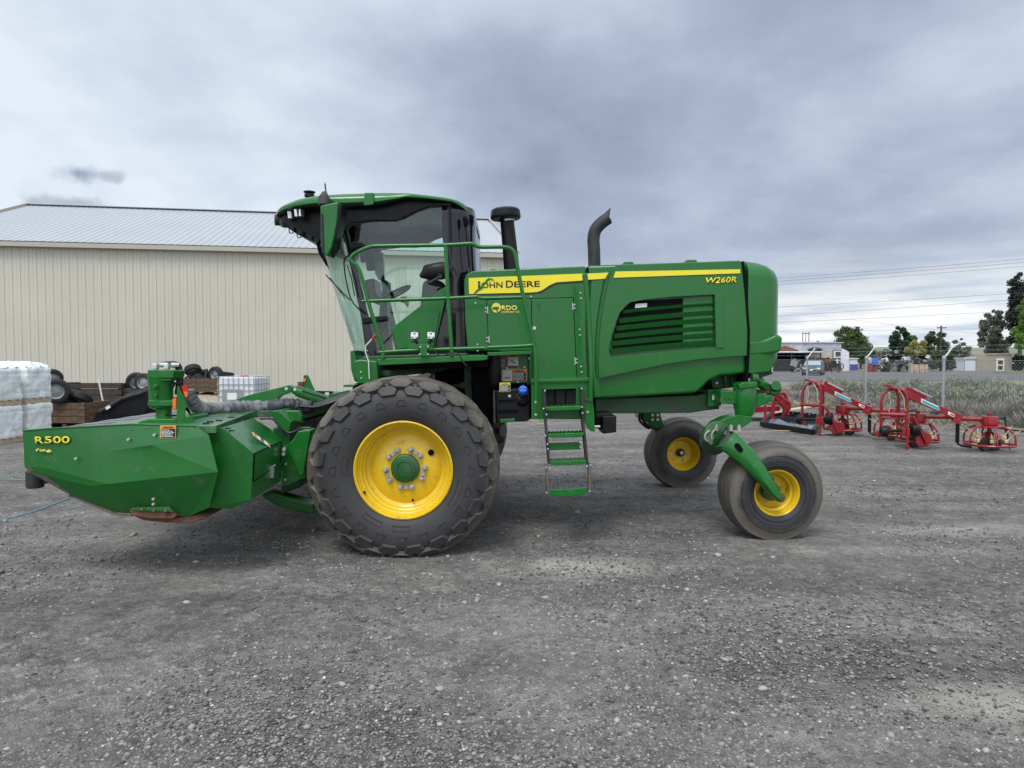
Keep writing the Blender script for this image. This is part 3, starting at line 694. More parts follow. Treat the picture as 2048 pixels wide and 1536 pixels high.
for (a, b_, lab) in (((1568, 550), (2048, 513), 'topmost overhead power cable crossing the sky'), ((1568, 556), (2048, 520), 'second overhead power cable from the top'), ((1568, 563), (2048, 528), 'third overhead power cable from the top'),
                     ((1566, 608), (2010, 583), 'fourth overhead power cable, passing in front of the conifer top'), ((1564, 626), (2010, 596), 'fifth overhead power cable from the top'), ((1563, 639), (1990, 619), 'sixth overhead power cable, lowest of the long ones')):
    wire(a, b_, 62, 54, .25, .010, lab)
wire((1565, 660), (1881, 656), 160, 105, .3, .014, 'thin low cable running to the wooden utility pole from the left')
wire((1881, 656), (2010, 668), 105, 112, .3, .012, 'thin low cable running from the wooden utility pole to the right')
# ================================================================ THE WINDROWER
YC = 7.90; YN = 6.86; YF = 8.94       # centre line, near and far body sides
wr = thing('windrower', (-.5, YC, 0), 'large green self-propelled windrower with yellow wheels and a wide mower header', 'windrower')
def P2(pts, y0, th, name, m, parent, bevel):               # the same piece on the near and on the far side of the machine
    v = [V(x, y, y0) for x, y in pts]
    b = MB(); b.prism(v, (0, th, 0)); b.build(name, m, parent, bevel=bevel)
    b = MB(); b.prism([Vector((p.x, 2*YC-p.y, p.z)) for p in v], (0, -th, 0)); b.build(name, m, parent, bevel=bevel)
def bolt_at(b, px, py, Y, r=.012, h=.012, ns=8):
    p = V(px, py, Y); b.cyl(p+Vector((0, .004, 0)), p-Vector((0, h, 0)), r, ns, r*.8)
def bolts(name, lst, Y, parent, r=.013, m=None, h=.012):
    for (x, y) in lst:
        b = MB(); bolt_at(b, x, y, Y, r, h); b.build(name, m or M['zinc'], parent)
# ---------------------------------------------------------------- wheels
def big_wheel():
    c = Vector((-.925, 6.275, .745)); o = Vector((0, 0, 0)); Rt = .785
    b = MB(); hw = .285
    b.lathe([(.418, -.262), (.424, -.275), (.412, -.280), (.402, -.268), (.398, -.235), (.388, -.222), (.384, -.205), (.372, -.198), (.366, -.165), (.352, -.155), (.345, -.12), (.325, -.105), (.312, -.10), (.285, -.118), (.22, -.135), (.15, -.142), (.0, -.142),
             (.0, -.12), (.15, -.12), (.30, -.07), (.34, -.05), (.36, .15), (.39, .2), (.40, .262), (.42, .275), (.425, .262), (.40, .2), (.385, 0), (.395, -.2)], 72, closed=False)
    w = b.build('wheel', M['yellow'], wr, origin=o, smooth=28)
    b = MB()
    prof = [(.405, -.20), (.415, -.255), (.44, -.278), (.50, -.302), (.56, -.310), (.62, -.305), (.67, -.285), (.715, -.25), (.745, -.205), (.765, -.12), (.772, 0)]
    prof = prof+[(r, -y) for r, y in prof[-2::-1]]
    b.lathe(prof, 96)
    # raised diamond lugs: six staggered rows plus a crown row
    def onprof(s):     # s: distance across the tread from the crown, returns radius, y and outward normal (r,y)
        L = [(0, .772, 0), (.12, .765, .12), (.21, .745, .205), (.262, .715, .25), (.318, .67, .285), (.38, .61, .306)]
        sg = 1 if s >= 0 else -1; a = abs(s)
        for (s0, r0, y0), (s1, r1, y1) in zip(L, L[1:]):
            if a <= s1: break
        t = (a-s0)/(s1-s0); r = r0+(r1-r0)*t; y = y0+(y1-y0)*t
        nr, ny = (y1-y0), -(r1-r0); q = math.hypot(nr, ny); nr, ny = nr/q, ny/q
        if a > .2: ny += .15; nr += .1; q = math.hypot(nr, ny); nr /= q; ny /= q
        return r, sg*y, nr, sg*ny
    def lug(th0, s0, outline, h):
        top = []; base = []
        for (da, ds) in outline:
            for lst, k, hh in ((base, 1.0, -.004), (top, .84, h)):
                r, y, nr, ny = onprof(max(-.378, min(.378, s0+ds*k))); r += nr*hh; y += ny*hh; a = th0+da*k
                lst.append(b.bm.verts.new((r*math.cos(a), y, r*math.sin(a))))
        b.face(top)
        n = len(top)
        for i in range(n): b.face([base[i], base[(i+1) % n], top[(i+1) % n], top[i]])
    NL = 20; st = 2*PI/NL
    hexo = [(.49, 0), (.29, .060), (-.24, .066), (-.49, .008), (-.29, -.060), (.24, -.066)]
    pent = [(.42, -.01), (.30, .045), (-.30, .045), (-.42, -.01), (-.24, -.052), (.24, -.052)]
    for k in range(NL):
        a = k*st
        for sgn in (-1, 1):
            for (s0, half, ol, h) in ((.060, 0, hexo, .032), (.158, .5, hexo, .037), (.240, 0, hexo, .038), (.312, .5, pent, .026)):
                lug(a+half*st, sgn*s0, [(x*st*(.96 if s0 < .3 else 1), y*sgn*(.9)) for x, y in ol], h)
            # shallow triangular marks and lettering bars moulded into the sidewall
            for pts in ([(-.24, .560), (.24, .560), (.12, .600), (-.12, .600)],):
                q = [Vector((r_*math.cos(a+f*st), sgn*(.3135 if r_ < .58 else .3095), r_*math.sin(a+f*st))) for f, r_ in pts]
                b.tube(q+[q[0]], .0035, 4, cap=False)
    for a0, a1 in ((1.2, 1.5), (-.65, -.15), (-1.75, -1.45), (-2.3, -1.95), (2.9, 3.2)):
        for r_ in (.475, .515):
            b.tube([Vector((r_*math.cos(a0+(a1-a0)*i/10), -.298 if r_ < .5 else -.306, r_*math.sin(a0+(a1-a0)*i/10))) for i in range(11)], .003, 4)
        for a_ in (a0, a1): b.tube([Vector((r_*math.cos(a_), -.298 if r_ < .5 else -.306, r_*math.sin(a_))) for r_ in (.475, .515)], .003, 4)
    zf = -.745
    for v in b.bm.verts:      # flattened where it stands, slightly bulged above the contact patch
        z = v.co.z
        if z < -.42: v.co.y *= 1+.10*((-z-.42)/.33)**2
        rr_ = math.hypot(v.co.x, v.co.z); k_ = max(0, min(1, (rr_-.5)/.25)); v.co.x = v.co.x*(1+.045*k_)-.02*k_
        if v.co.z < zf: v.co.z = zf+(v.co.z-zf)*.04
    b.build('tyre', M['tyre'], w, origin=o, smooth=32, norm=True)
    b = MB(); b.lathe([(0, -.198), (.06, -.198), (.088, -.194), (.096, -.186), (.112, -.184), (.122, -.176), (.127, -.14), (0, -.14)], 40)
    b.build('hub_cap', M['green_dark'], w, origin=o); b = MB(); b.lathe([(.060, -.1975), (.064, -.203), (.068, -.1975)], 36); b.build('hub_ring', M['green_dark'], w, origin=o)
    for k in range(5):      # five clamp plates, two nuts on each
        a = -PI/2+k*2*PI/5+.05; b = MB(); rr = .170; da = .28
        pa, pb = [Vector((rr*math.cos(a+s_*da), -.150, rr*math.sin(a+s_*da))) for s_ in (-1, 1)]
        u = (pb-pa).normalized(); nn = Vector((-u.z, 0, u.x)); mid = (pa+pb)/2
        for p in (pa, pb): b.cyl(p+Vector((0, .01, 0)), p+Vector((0, -.008, 0)), .027, 14)
        b.box(mid, ((pb-pa).length, .016, .030), Matrix.Rotation(-math.atan2(u.z, u.x), 3, 'Y'))
        for p in (pa, pb): b.cyl(p, p+Vector((0, -.030, 0)), .019, 6); b.cyl(p, p+Vector((0, -.042, 0)), .011, 8)
        b.build('wheel_nut', M['worn_l'], w, bevel=.002)
    b = MB(); b.cyl((.222, -.141, .135), (.222, -.128, .135), .027, 20); b.build('rim_hole', M['dark_void'], w)
    for p in ((-.145, -.145, .075), (.06, -.131, -.285)):
        b = MB(); b.cyl(p, (p[0], p[1]+.02, p[2]), .010, 10); b.build('rim_hole', M['dark_void'], w)
    b = MB(); b.tube([(-.335, -.20, -.195), (-.345, -.235, -.19), (-.33, -.262, -.185)], .006, 8); b.box((-.338, -.238, -.2), (.03, .008, .008)); b.build('valve_stem', M['black'], w)
    return w, c
M['worn_l'] = mat('galvanised_nut', (.42, .41, .37), .5, metal=.4, var=.2, vscale=30)
w0, c0 = big_wheel(); w0.location = c0-Vector(wr['_w']); w0.rotation_euler = (0, 0, 0)
w1 = copy_tree(w0, wr); w1.location = Vector((c0.x, 2*YC-c0.y, c0.z))-Vector(wr['_w']); w1.rotation_euler = (0, 0, PI)
def caster_wheel():
    o = Vector((0, 0, 0)); b = MB()
    b.lathe([(.200, -.165), (.216, -.185), (.222, -.178), (.212, -.186), (.204, -.180), (.198, -.155), (.190, -.145), (.182, -.10), (.165, -.09), (.160, -.02), (.15, -.01), (.10, -.02), (0, -.02),
             (0, 0), (.15, .01), (.17, .05), (.185, .12), (.2, .16), (.216, .185), (.222, .178), (.205, .14), (.195, 0)], 56)
    w = b.build('rear_wheel', M['yellow'], wr, origin=o, smooth=28)
    b = MB(); pr = [(.205, -.15), (.212, -.178), (.235, -.196), (.28, -.212), (.335, -.213), (.375, -.200), (.408, -.178)]
    mid = []
    for (y0, y1) in ((-.170, -.115), (-.100, -.050), (-.035, .035), (.050, .100), (.115, .170)):
        rr = lambda y: .470-.9*y*y
        mid += [(rr(y0)-.016, y0-.003), (rr(y0), y0), (rr((y0+y1)/2), (y0+y1)/2), (rr(y1), y1), (rr(y1)-.016, y1+.003)]
    prof = pr+[(.428, -.172)]+mid+[(.428, .172)]+[(r, -y) for r, y in pr[::-1]]
    b.lathe(prof, 80)
    for r_ in (.262, .30, .352): b.lathe([(r_-.003, -.206), (r_, -.2165), (r_+.003, -.206)], 64); 
    zf = -.445
    for v in b.bm.verts:
        z = v.co.z
        if z < -.28: v.co.y *= 1+.10*((-z-.28)/.17)**2
        if v.co.z < zf: v.co.z = zf+(v.co.z-zf)*.05
    b.build('tyre', M['tyre_rear'], w, origin=o, smooth=30)
    b = MB(); b.lathe([(0, -.10), (.035, -.10), (.04, -.09), (.045, -.05), (.075, -.045), (.085, -.02), (.0, -.02)], 24); b.build('hub', M['green_dark'], w)
    b = MB(); b.lathe([(.0, .02), (.055, .02), (.055, .05), (.035, .055), (.03, .08), (0, .085)], 24); b.build('hub', M['black_matt'], w); b = MB(); b.lathe([(0, .09), (.022, .088), (.024, .08), (0, .07)], 16); b.build('hub_cap', M['steel'], w)
    for k in range(6):
        a = k*PI/3+.2; b = MB()
        for (y, s_) in ((-.02, -1), (.01, 1)): b.cyl((.115*math.cos(a), y, .115*math.sin(a)), (.115*math.cos(a), y+s_*.022, .115*math.sin(a)), .010, 6)
        b.build('wheel_nut', M['worn_l'], w)
    return w
rw0 = caster_wheel(); cn = Vector((2.455, 6.74, .445)); cf = Vector((2.235, 9.42, .445))
rw0.location = cn-Vector(wr['_w']); rw0.rotation_euler = (0, 0, R(3))
rw1 = copy_tree(rw0, wr); rw1.location = cf-Vector(wr['_w']); rw1.rotation_euler = (0, 0, PI+R(2))
# ---------------------------------------------------------------- rear axle, casters
b = MB(); b.slab([(1395, 790), (1436, 781), (1436, 805), (1440, 818), (1405, 822), (1380, 826), (1190, 827), (1190, 797)], 7.05, 8.75)
b.build('chassis_frame', M['green_dark'], wr, bevel=.012)
b = MB(); b.slab([(935, 760), (1190, 760), (1190, 838), (935, 838)], 7.15, 8.65); b.build('engine_underside', M['dark_void'], wr)  # black block, the engine bay's shade is put into its colour
b = MB(); b.slab([(1416, 779), (1443, 778), (1443, 812), (1416, 814)], 6.98, 8.82); b.slab([(1441, 781), (1484, 783), (1484, 809), (1441, 807)], 6.74, 9.06)
b.build('rear_axle', M['green'], wr, bevel=.010)
bolts('bolt', [(1450, 796), (1458, 796), (1470, 798), (1478, 798)], 6.74, wr, .010, M['green_dark'])
b = MB(); b.slab([(1425, 790), (1434, 790), (1434, 798), (1425, 800)], 6.972, 6.98); b.build('decal', M['decal_white'], wr)
# caster assembly: knuckle tube, curved bracket, arm to the outer side of the wheel
def caster(cx, yk, near):
    Q = (lambda x, y, z: Vector((x, y if near else 2*YC-y, z)))
    k = lambda px, py, Y: (lambda v: Q(v.x+cx, v.y, v.z))(V(px, py, Y))
    b = MB(); b.tube([k(1490, 768, 6.78), k(1490, 775, 6.78), k(1489, 800, 6.78), k(1489, 829, 6.78)], [.098, .108, .112, .088], 24); b.build('kingpin_tube', M['green'], wr, bevel=.006)
    b = MB(); b.tube([k(1489, 829, 6.78), k(1489, 836, 6.78)], [.075, .07], 20); b.build('kingpin_collar', M['worn'], wr)
    b = MB()   # swept bracket from kingpin down to the pivot
    top = [(1503, 833), (1478, 830), (1455, 835), (1434, 845), (1420, 860), (1412, 872)]; bot = [(1504, 842), (1490, 853), (1478, 858), (1462, 862), (1448, 876), (1440, 892)]
    rows = []
    for (t, q) in zip(top, bot):
        a, c = k(*t, 6.66), k(*q, 6.66); dd = Vector((0, .22 if near else -.22, 0)); rows.append([a, c, c+dd, a+dd, a])
    b.grid(rows)
    b.build('caster_bracket', M['green'], wr, bevel=.008, weld=True)
    b = MB(); b.tube([k(1437, 868, 6.62), k(1426, 885, 6.95)], [.13, .13], 22); b.tube([k(1446, 872, 6.60), k(1437, 868, 6.62)], [.10, .14], 22); b.build('caster_pivot', M['green_dark'], wr, bevel=.01)
    b = MB()
    for (a, c) in (((1419, 861), (1421, 886)), ((1431, 858), (1437, 893))):
        p, q = k(*a, 6.62), k(*c, 6.62); b.tube([p, p.lerp(q, .3)+Vector((-.04, 0, 0)), p.lerp(q, .7)+Vector((-.045, 0, 0)), q], .010, 8, smooth=4)
    b.build('caster_damper_rod', M['worn_l'], wr)
    b = MB()
    for a in ((1433, 857), (1478, 858), (1448, 864), (1462, 858)): p = k(*a, 6.60); b.cyl(p+Vector((0, 0, .03)), p-Vector((0, 0, .02)), .018, 8); b.cyl(p+Vector((0, 0, .04)), p, .010, 6)
    b.build('bolt', M['worn_l'], wr)
    # the arm: a box section that tapers and bends towards the hub
    cl = [(1452, 880, .105, 6.58), (1470, 893, .100, 6.535), (1492, 914, .092, 6.50), (1515, 940, .082, 6.475), (1535, 965, .064, 6.46), (1548, 985, .046, 6.45), (1557, 994, .036, 6.445)]
    rows = []; pts = [k(x, y, Y) for x, y, h, Y in cl]
    for i, p in enumerate(pts):
        t = (pts[min(i+1, len(pts)-1)]-pts[max(i-1, 0)]).normalized(); nn = Vector((-t.z, 0, t.x)).normalized(); h = cl[i][2]; d_ = Vector((0, .062, 0)) if near else Vector((0, -.062, 0))
        r_ = []
        for (a, c) in ((1, .15), (.8, -.55), (.35, -1), (-.45, -1), (-.85, -.6), (-1, .2), (-.8, .9), (.8, .9)): r_.append(p+nn*h*a+d_*c)
        rows.append(r_+[r_[0]])
    b = MB(); b.grid(rows); b.build('caster_arm', M['green'], wr, weld=True, smooth=40)
    p = k(1559, 994, 6.44); dd = Vector((0, .09 if near else -.09, 0))
    b = MB(); b.cyl(p-dd*.35, p+dd, .046, 20); b.build('axle_boss', M['green'], wr, bevel=.006)
    b = MB(); b.cyl(p-dd*.42, p-dd*.2, .030, 20); b.build('axle_end', M['rust'], wr)
    p = k(1479, 896, 6.435 if near else 6.435); u = Vector((.6, 0, -.8))
    bb = MB(); q = [p+u*(.024*math.copysign(1, math.cos(a))+.022*math.cos(a))*1.0+Vector((.8, 0, .6))*.024*math.sin(a) for a in [i*PI/8+.01 for i in range(16)]]
    dy = Vector((0, -.0 if near else 0, 0)); bb.prism([x+Vector((0, .012 if near else -.012, 0)) for x in q], (0, .02 if near else -.02, 0)); bb.build('arm_slot', M['dark_void'], wr)
    b = MB(); a = k(1530, 965, 6.5); b.lathe([(0, -.10), (.075, -.10), (.085, -.085), (.085, 0), (0, 0)], 20, cn-Vector((.02, .04, 0)) if near else cf+Vector((0, .1, 0))); b.build('hub_motor', M['green_dark'], wr)
caster(0, 0, True)
# far caster (its wheel arm is on the far side): build the bracket that shows left of the wheel
def far_caster():
    Y = 9.05
    b = MB(); b.slab([(1277, 822), (1320, 820), (1324, 836), (1330, 850), (1318, 857), (1303, 858), (1296, 845), (1278, 838)], Y, Y+.30); b.build('caster_bracket', M['green'], wr, bevel=.02)
    b = MB(); b.tube([V(1300, 815, Y+.15), V(1300, 838, Y+.15)], .11, 20); b.build('kingpin_tube', M['green_dark'], wr)
    for k in range(4):
        b = MB(); bolt_at(b, 1305+10*(k % 2), 830+9*(k//2), Y, .022, .02); b.build('bolt', M['zinc'], wr)
    b = MB()
    for dx in (0, 7): b.tube([V(1280+dx, 824, Y), V(1279+dx, 840, Y), V(1290+dx, 852, Y), V(1300+dx, 857, Y)], .016, 8, smooth=4)
    b.build('caster_damper_rod', M['black'], wr)
    b = MB(); b.tube([V(1318, 852, 9.75), V(1340, 880, 9.80), V(1362, 903, 9.82)], [.09, .075, .05], 12); b.tube([V(1362, 903, 9.82), V(1362, 903, 9.5)], .04, 12); b.build('caster_arm', M['green'], wr)
    b = MB(); b.tube([V(1310, 842, 9.1), V(1318, 852, 9.75)], .09, 12); b.build('caster_pivot', M['green_dark'], wr)
far_caster()
# cylinders and linkage at the rear of the axle
b = MB(); b.slab([(1420, 752), (1440, 750), (1492, 748), (1492, 772), (1440, 778), (1425, 776)], 7.1, 8.7); b.build('rear_crossmember', M['green_dark'], wr, bevel=.01)
b = MB()
for x in (1449, 1463, 1477): b.slab([(x, 752), (x+3, 752), (x+5, 775), (x+2, 775)], 7.04, 7.1)
b.build('frame_rib', M['green'], wr); bolts('bolt', [(1433, 766), (1477, 763)], 7.1, wr, .016)
b = MB(); b.slab([(1477, 771), (1484, 765), (1512, 763), (1517, 766), (1515, 774), (1500, 776), (1480, 779)], 6.66, 6.86); b.build('steering_arm', M['green'], wr, bevel=.012)
b = MB(); b.tube([V(1503, 756, 6.75), V(1515, 757, 6.75)], .045, 14); b.tube([V(1513, 758, 6.78), V(1521, 764, 6.8)], .022, 12); b.build('steering_pin', M['green_dark'], wr, bevel=.006)
b = MB(); b.tube([V(1519, 764, 6.85), V(1541, 781, 7.0)], [.052, .052], 20); b.build('steering_cylinder', M['green'], wr, bevel=.006)
b = MB(); b.tube([V(1513, 758, 6.84), V(1520, 765, 6.86)], .022, 14); b.build('cylinder_rod', M['steel'], wr)
b = MB(); pts = [V(1547+10*math.cos(a), 777+10*math.sin(a), 6.95) for a in np.linspace(-1.3, 2.4, 12)]; b.tube(pts, [.030]*12, 10); b.tube([V(1552, 771, 6.85), V(1552, 771, 7.1)], .045, 16); b.build('linkage_hook', M['green'], wr)
b = MB(); b.slab([(1505, 791), (1530, 786), (1533, 806), (1518, 815), (1505, 812)], 6.75, 7.15); b.slab([(1526, 792), (1545, 790), (1548, 802), (1530, 806)], 6.8, 7.1); b.build('steering_link', M['green'], wr, bevel=.012)
b = MB(); b.slab([(1505, 778), (1540, 782), (1540, 787), (1505, 786)], 6.9, 7.2); b.build('tie_rod', M['rust'], wr, bevel=.01)
# ---------------------------------------------------------------- engine side box with doors
def side_outline(pts, y0, y1, name, m, bev=.03, parent=wr, seg=4):
    b = MB(); b.slab(pts, y0, y1); return b.build(name, m, parent, bevel=bev, seg=seg)
side_outline([(928, 560), (932, 549), (945, 542), (1171, 532), (1173, 700), (1177, 765), (1177, 768), (1069, 770), (1058, 770), (1056, 700), (935, 702), (930, 640)], YN, YF, 'engine_box', M['green_hood'], .035)
b = MB(); b.slab([(1054, 697), (1060, 697), (1060, 770), (1054, 770)], YN+.02, YF-.02); b.build('engine_box_bracket', M['green_dark'], wr)
b = MB(); b.slab([(985, 704), (1058, 700), (1060, 766), (1000, 768), (990, 760)], YN+.03, YF-.03); b.build('decal_panel', M['green'], wr, bevel=.006)
# doors: thin raised sheets with a real gap round them
b = MB(); b.slab([(974, 601), (1062.2, 598), (1064, 700), (978, 703)], YN-.008, YN+.01); d1 = b.build('door', M['green_hood'], wr, bevel=.003)
b = MB(); b.slab([(1063.4, 598), (1146, 595.5), (1153, 757), (1066, 760)], YN-.008, YN+.01); d2 = b.build('door', M['green_hood'], wr, bevel=.003)
b = MB(); b.slab([(972.6, 599.6), (1147.4, 594), (1154.4, 758.5), (1065, 761.5), (1064, 704), (977, 704.5)], YN-.0015, YN+.01); b.build('door_gap', M['dark_void'], wr)
for (x, y) in ((974.6, 620), (977.3, 679)):
    b = MB(); b.slab([(x-.6, y-7), (x+1.4, y-7), (x+1.8, y+7), (x-.2, y+7)], YN-.016, YN-.006); [bolt_at(b, x-3.2, y+k, YN-.004, .009, .008) for k in (-3.5, 3.5)]; b.build('hinge', M['zinc'], d1)
for (x, y) in ((1146, 613), (1150.5, 722)):
    b = MB(); b.slab([(x-1.4, y-7), (x+.6, y-7), (x+1, y+7), (x-1, y+7)], YN-.016, YN-.006); [bolt_at(b, x+3.2, y+k, YN-.004, .009, .008) for k in (-3.5, 3.5)]; b.build('hinge', M['zinc'], d2)
b = MB(); b.slab([(1066, 653), (1072, 653), (1072, 659), (1066, 659)], YN-.014, YN-.006); b.build('latch', M['zinc'], d2)
b = MB(); b.slab([(1075, 606), (1080, 606), (1080, 620), (1075, 620)], YN-.013, YN-.006); b.build('latch_plate', M['green_dark'], d2, bevel=.003)
bolts('rivet', [(951, 606), (1062, 593), (1161, 586), (1162, 597), (1159, 659), (1160, 670), (955, 689), (955.5, 701), (1162, 733), (1163, 744), (1058, 717), (1049, 734)], YN, wr, .010)
# pressed folds on the doors
b = MB(); b.tube([V(1033, 612, YN-.006), V(1047, 694, YN-.006)], .006, 6); b.build('pressed_fold', M['green_hood'], d1, smooth=60)
# yellow stripe of the box with the black pinstripe under it
b = MB(); b.slab([(936, 557), (1171, 547.5), (1171, 565), (1112, 568.5), (1082, 586), (1060, 588), (937, 591)], YN-.0035, YN+.002); b.build('stripe_edge', M['decal_black'], wr)
b = MB(); b.slab([(937, 556), (1171, 547), (1171, 560.5), (1113, 564.5), (1100, 570), (1083, 581), (1074, 584), (1060, 585), (938, 588)], YN-.006, YN-.002); b.build('stripe', M['decal_yellow'], wr)
sl = math.atan(1.2/128*1.0)
for (s, x, w_, h_, y) in (('J', 951.5, 9, 14.5, 577), ('OHN', 963, 42, 11.5, 576), ('D', 1012, 14.5, 14, 575), ('EERE', 1028.5, 51, 11.5, 574.2)):
    text(s, x, y, YN-.008, w_, h_, M['decal_black'], wr, slope=R(1.3), bold=.014)
b = MB(); st_ = [(948, 586), (953, 580), (958, 577), (963, 570), (968, 566), (972, 560), (977, 556), (984, 557), (989, 561), (985, 560), (980, 559), (976, 562), (972, 567), (968, 571), (964, 578), (958, 581), (952, 586), (948, 587)]
b.slab(st_, YN-.011, YN-.008); b.build('leaping_mark', M['green'], wr)
# dealer mark: gold disc and lettering
b = MB(); q = [(992.5+9.2*math.cos(a), 615.5+9.8*math.sin(a)) for a in np.linspace(0, 2*PI, 28)[:-1]]; b.slab(q, YN-.012, YN-.009); b.build('dealer_badge', M['decal_gold'], wr)
b = MB(); b.slab([(985, 614.5), (996, 613), (999, 617), (995, 619), (997, 624), (994, 624), (992, 619.5), (985, 619)], YN-.014, YN-.0115); b.build('dealer_badge_mark', M['green'], wr)
text('RDO', 1003.5, 620.5, YN-.010, 31, 9, M['decal_gold'], wr, slope=R(1), bold=.035)
text('EQUIPMENT CO', 1003, 626.6, YN-.010, 35.5, 3.9, M['decal_gold'], wr, slope=R(1), bold=.02)
# ---------------------------------------------------------------- rear hood
# main hood shell (set slightly inwards) and the bulged side skin in front of it
side_outline([(1172.5, 533), (1178, 530.5), (1480, 520.5), (1488, 524), (1495, 580), (1499, 660), (1497, 720), (1494, 747), (1440, 752), (1418, 762), (1406, 775), (1392, 786), (1190, 798), (1186, 700), (1178, 600)], YN, YF, 'hood', M['green_hood'], .05)
def skin(sgn):
    # column lofts: x pixel, then a list of (y pixel, outward offset)
    cols = [(1196, [(700, 0), (748, .004), (757, .004)]),]
    b = MB()
    top = lambda x: np.interp(x, [1196, 1204, 1216, 1226, 1490], [752, 640, 560, 531, 521])   # swept front edge
    low = lambda x: np.interp(x, [1196, 1260, 1330, 1400, 1490], [757, 742, 727, 717, 710])
    out = []
    for x in (1200, 1204, 1210, 1218, 1228, 1245, 1270, 1300, 1340, 1380, 1420, 1455, 1482):
        t, l = top(x), low(x); row = []
        for f in (0, .012, .05, .15, .3, .5, .7, .88, .985, 1.0):
            y = t+(l-t)*f; o_ = .055*math.sin(min(1, f*2.2)*PI/2)**.8*(1-.0*f); o_ *= min(1, (x-1196)/26+.15)
            if f == 0: o_ = -.01 if True else o_
            if f == 1: o_ = -.01
            row.append((x, y, o_))
        out.append(row)
    return out
# cut the louvre opening out: build the bulged skin as three sheets round it
Yo = YN-.05
hood_out = [(1198, 757), (1197, 720), (1199, 680), (1203, 640), (1209, 600), (1218, 562), (1226, 536), (1232, 531), (1482, 522.5), (1490, 560), (1496, 620), (1499, 664), (1498, 711), (1460, 713), (1400, 718), (1330, 728), (1260, 743)]
opening = [(1219, 706), (1218, 696), (1223, 672), (1231, 645), (1240, 625), (1250, 612), (1262, 604), (1290, 599), (1340, 594), (1400, 590.5), (1429, 589), (1430.5, 650), (1432, 694), (1400, 697), (1340, 702), (1270, 710), (1226, 716), (1221, 713)]
def plate_with_hole(outer, hole, Y0, th, name, m, parent, bulge=None, bev=0, mirror=False):
    cu = bpy.data.curves.new('c', 'CURVE'); cu.dimensions = '2D'; cu.fill_mode = 'BOTH'
    for L_ in (outer, hole):
        if not L_: continue
        s = cu.splines.new('POLY'); s.points.add(len(L_)-1)
        for p, (x, y) in zip(s.points, L_):
            v = V(x, y, Y0); p.co = (v.x, v.z, 0, 1)
        s.use_cyclic_u = True
    cu.extrude = th/2
    ob = bpy.data.objects.new('c', cu); COL.objects.link(ob); dg = bpy.context.evaluated_depsgraph_get(); dg.update()
    me = bpy.data.meshes.new_from_object(ob.evaluated_get(dg)); bpy.data.objects.remove(ob); bpy.data.curves.remove(cu)
    bm = bmesh.new(); bm.from_mesh(me); bpy.data.meshes.remove(me); bmesh.ops.remove_doubles(bm, verts=bm.verts, dist=1e-4)
    for v in bm.verts:
        x, z, h = v.co; y = Y0+th/2+h
        v.co = (x, 2*YC-y if mirror else y, z)
    mb = MB(); mb.bm.free(); mb.bm = bm; return mb.build(name, m, parent, bevel=bev, seg=3)
plate_with_hole(hood_out, opening, Yo, .055, 'hood_side', M['green_hood'], wr, bev=.014)
plate_with_hole(hood_out, opening, Yo, .055, 'hood_side', M['green_hood'], wr, bev=.014, mirror=True)
# louvre bay: flat black panel painted as recess shade left, green backing right
b = MB(); b.slab([(1222, 712), (1224, 672), (1240, 625), (1262, 602), (1428, 591), (1431, 693)], YN-.004, YN+.01); b.build('louvre_backing', M['green_dark'], wr)
b = MB(); b.slab([(1224, 699), (1226, 672), (1240, 625), (1258, 608), (1262, 603), (1366, 597), (1366, 684), (1300, 690)], YN-.009, YN-.003); b.build('louvre_shade_panel', M['dark_void'], wr)
b = MB(); b.slab([(1366, 597), (1425, 592), (1425, 680), (1366, 684)], YN-.012, YN-.003); b.build('louvre_screen', M['green'], wr)
b = MB(); b.slab([(1271, 608), (1294, 606), (1294, 614), (1270, 616)], YN-.012, YN-.008); b.build('sticker', M['decal_white'], wr)
def louv(i):
    yl = [621, 637.5, 652.5, 668, 683, 698.5][i]; yr = [605.5, 620.5, 635.5, 651, 666, 681][i]; xl = [1246, 1238, 1233, 1228, 1223.5, 1220][i]
    b = MB(); n = 8; rows = []
    for k in range(n+1):
        f = k/n; x = xl+(1427.5-xl)*f; y = yl+(yr-yl)*f-2.2*math.sin(f*PI)*(.6)
        a = V(x, y, YN-.040); c = V(x, y+(6 if i == 0 else 9.2), YN-.014); e = V(x, y+1.0, YN-.034); 
        rows.append([V(x, y-.6, YN-.010), a, e+Vector((0, 0, -.006)), c, V(x, y-.6, YN-.010)])
    b.grid(rows); b.build('louvre', M['green_hood'], wr, weld=True, smooth=25)
for i in range(6): louv(i)
b = MB(); b.slab([(1429.5, 589.5), (1446, 588.5), (1449, 696), (1432, 697)], YN-.062, YN-.048); b.build('louvre_end_panel', M['green_hood'], wr, bevel=.006)
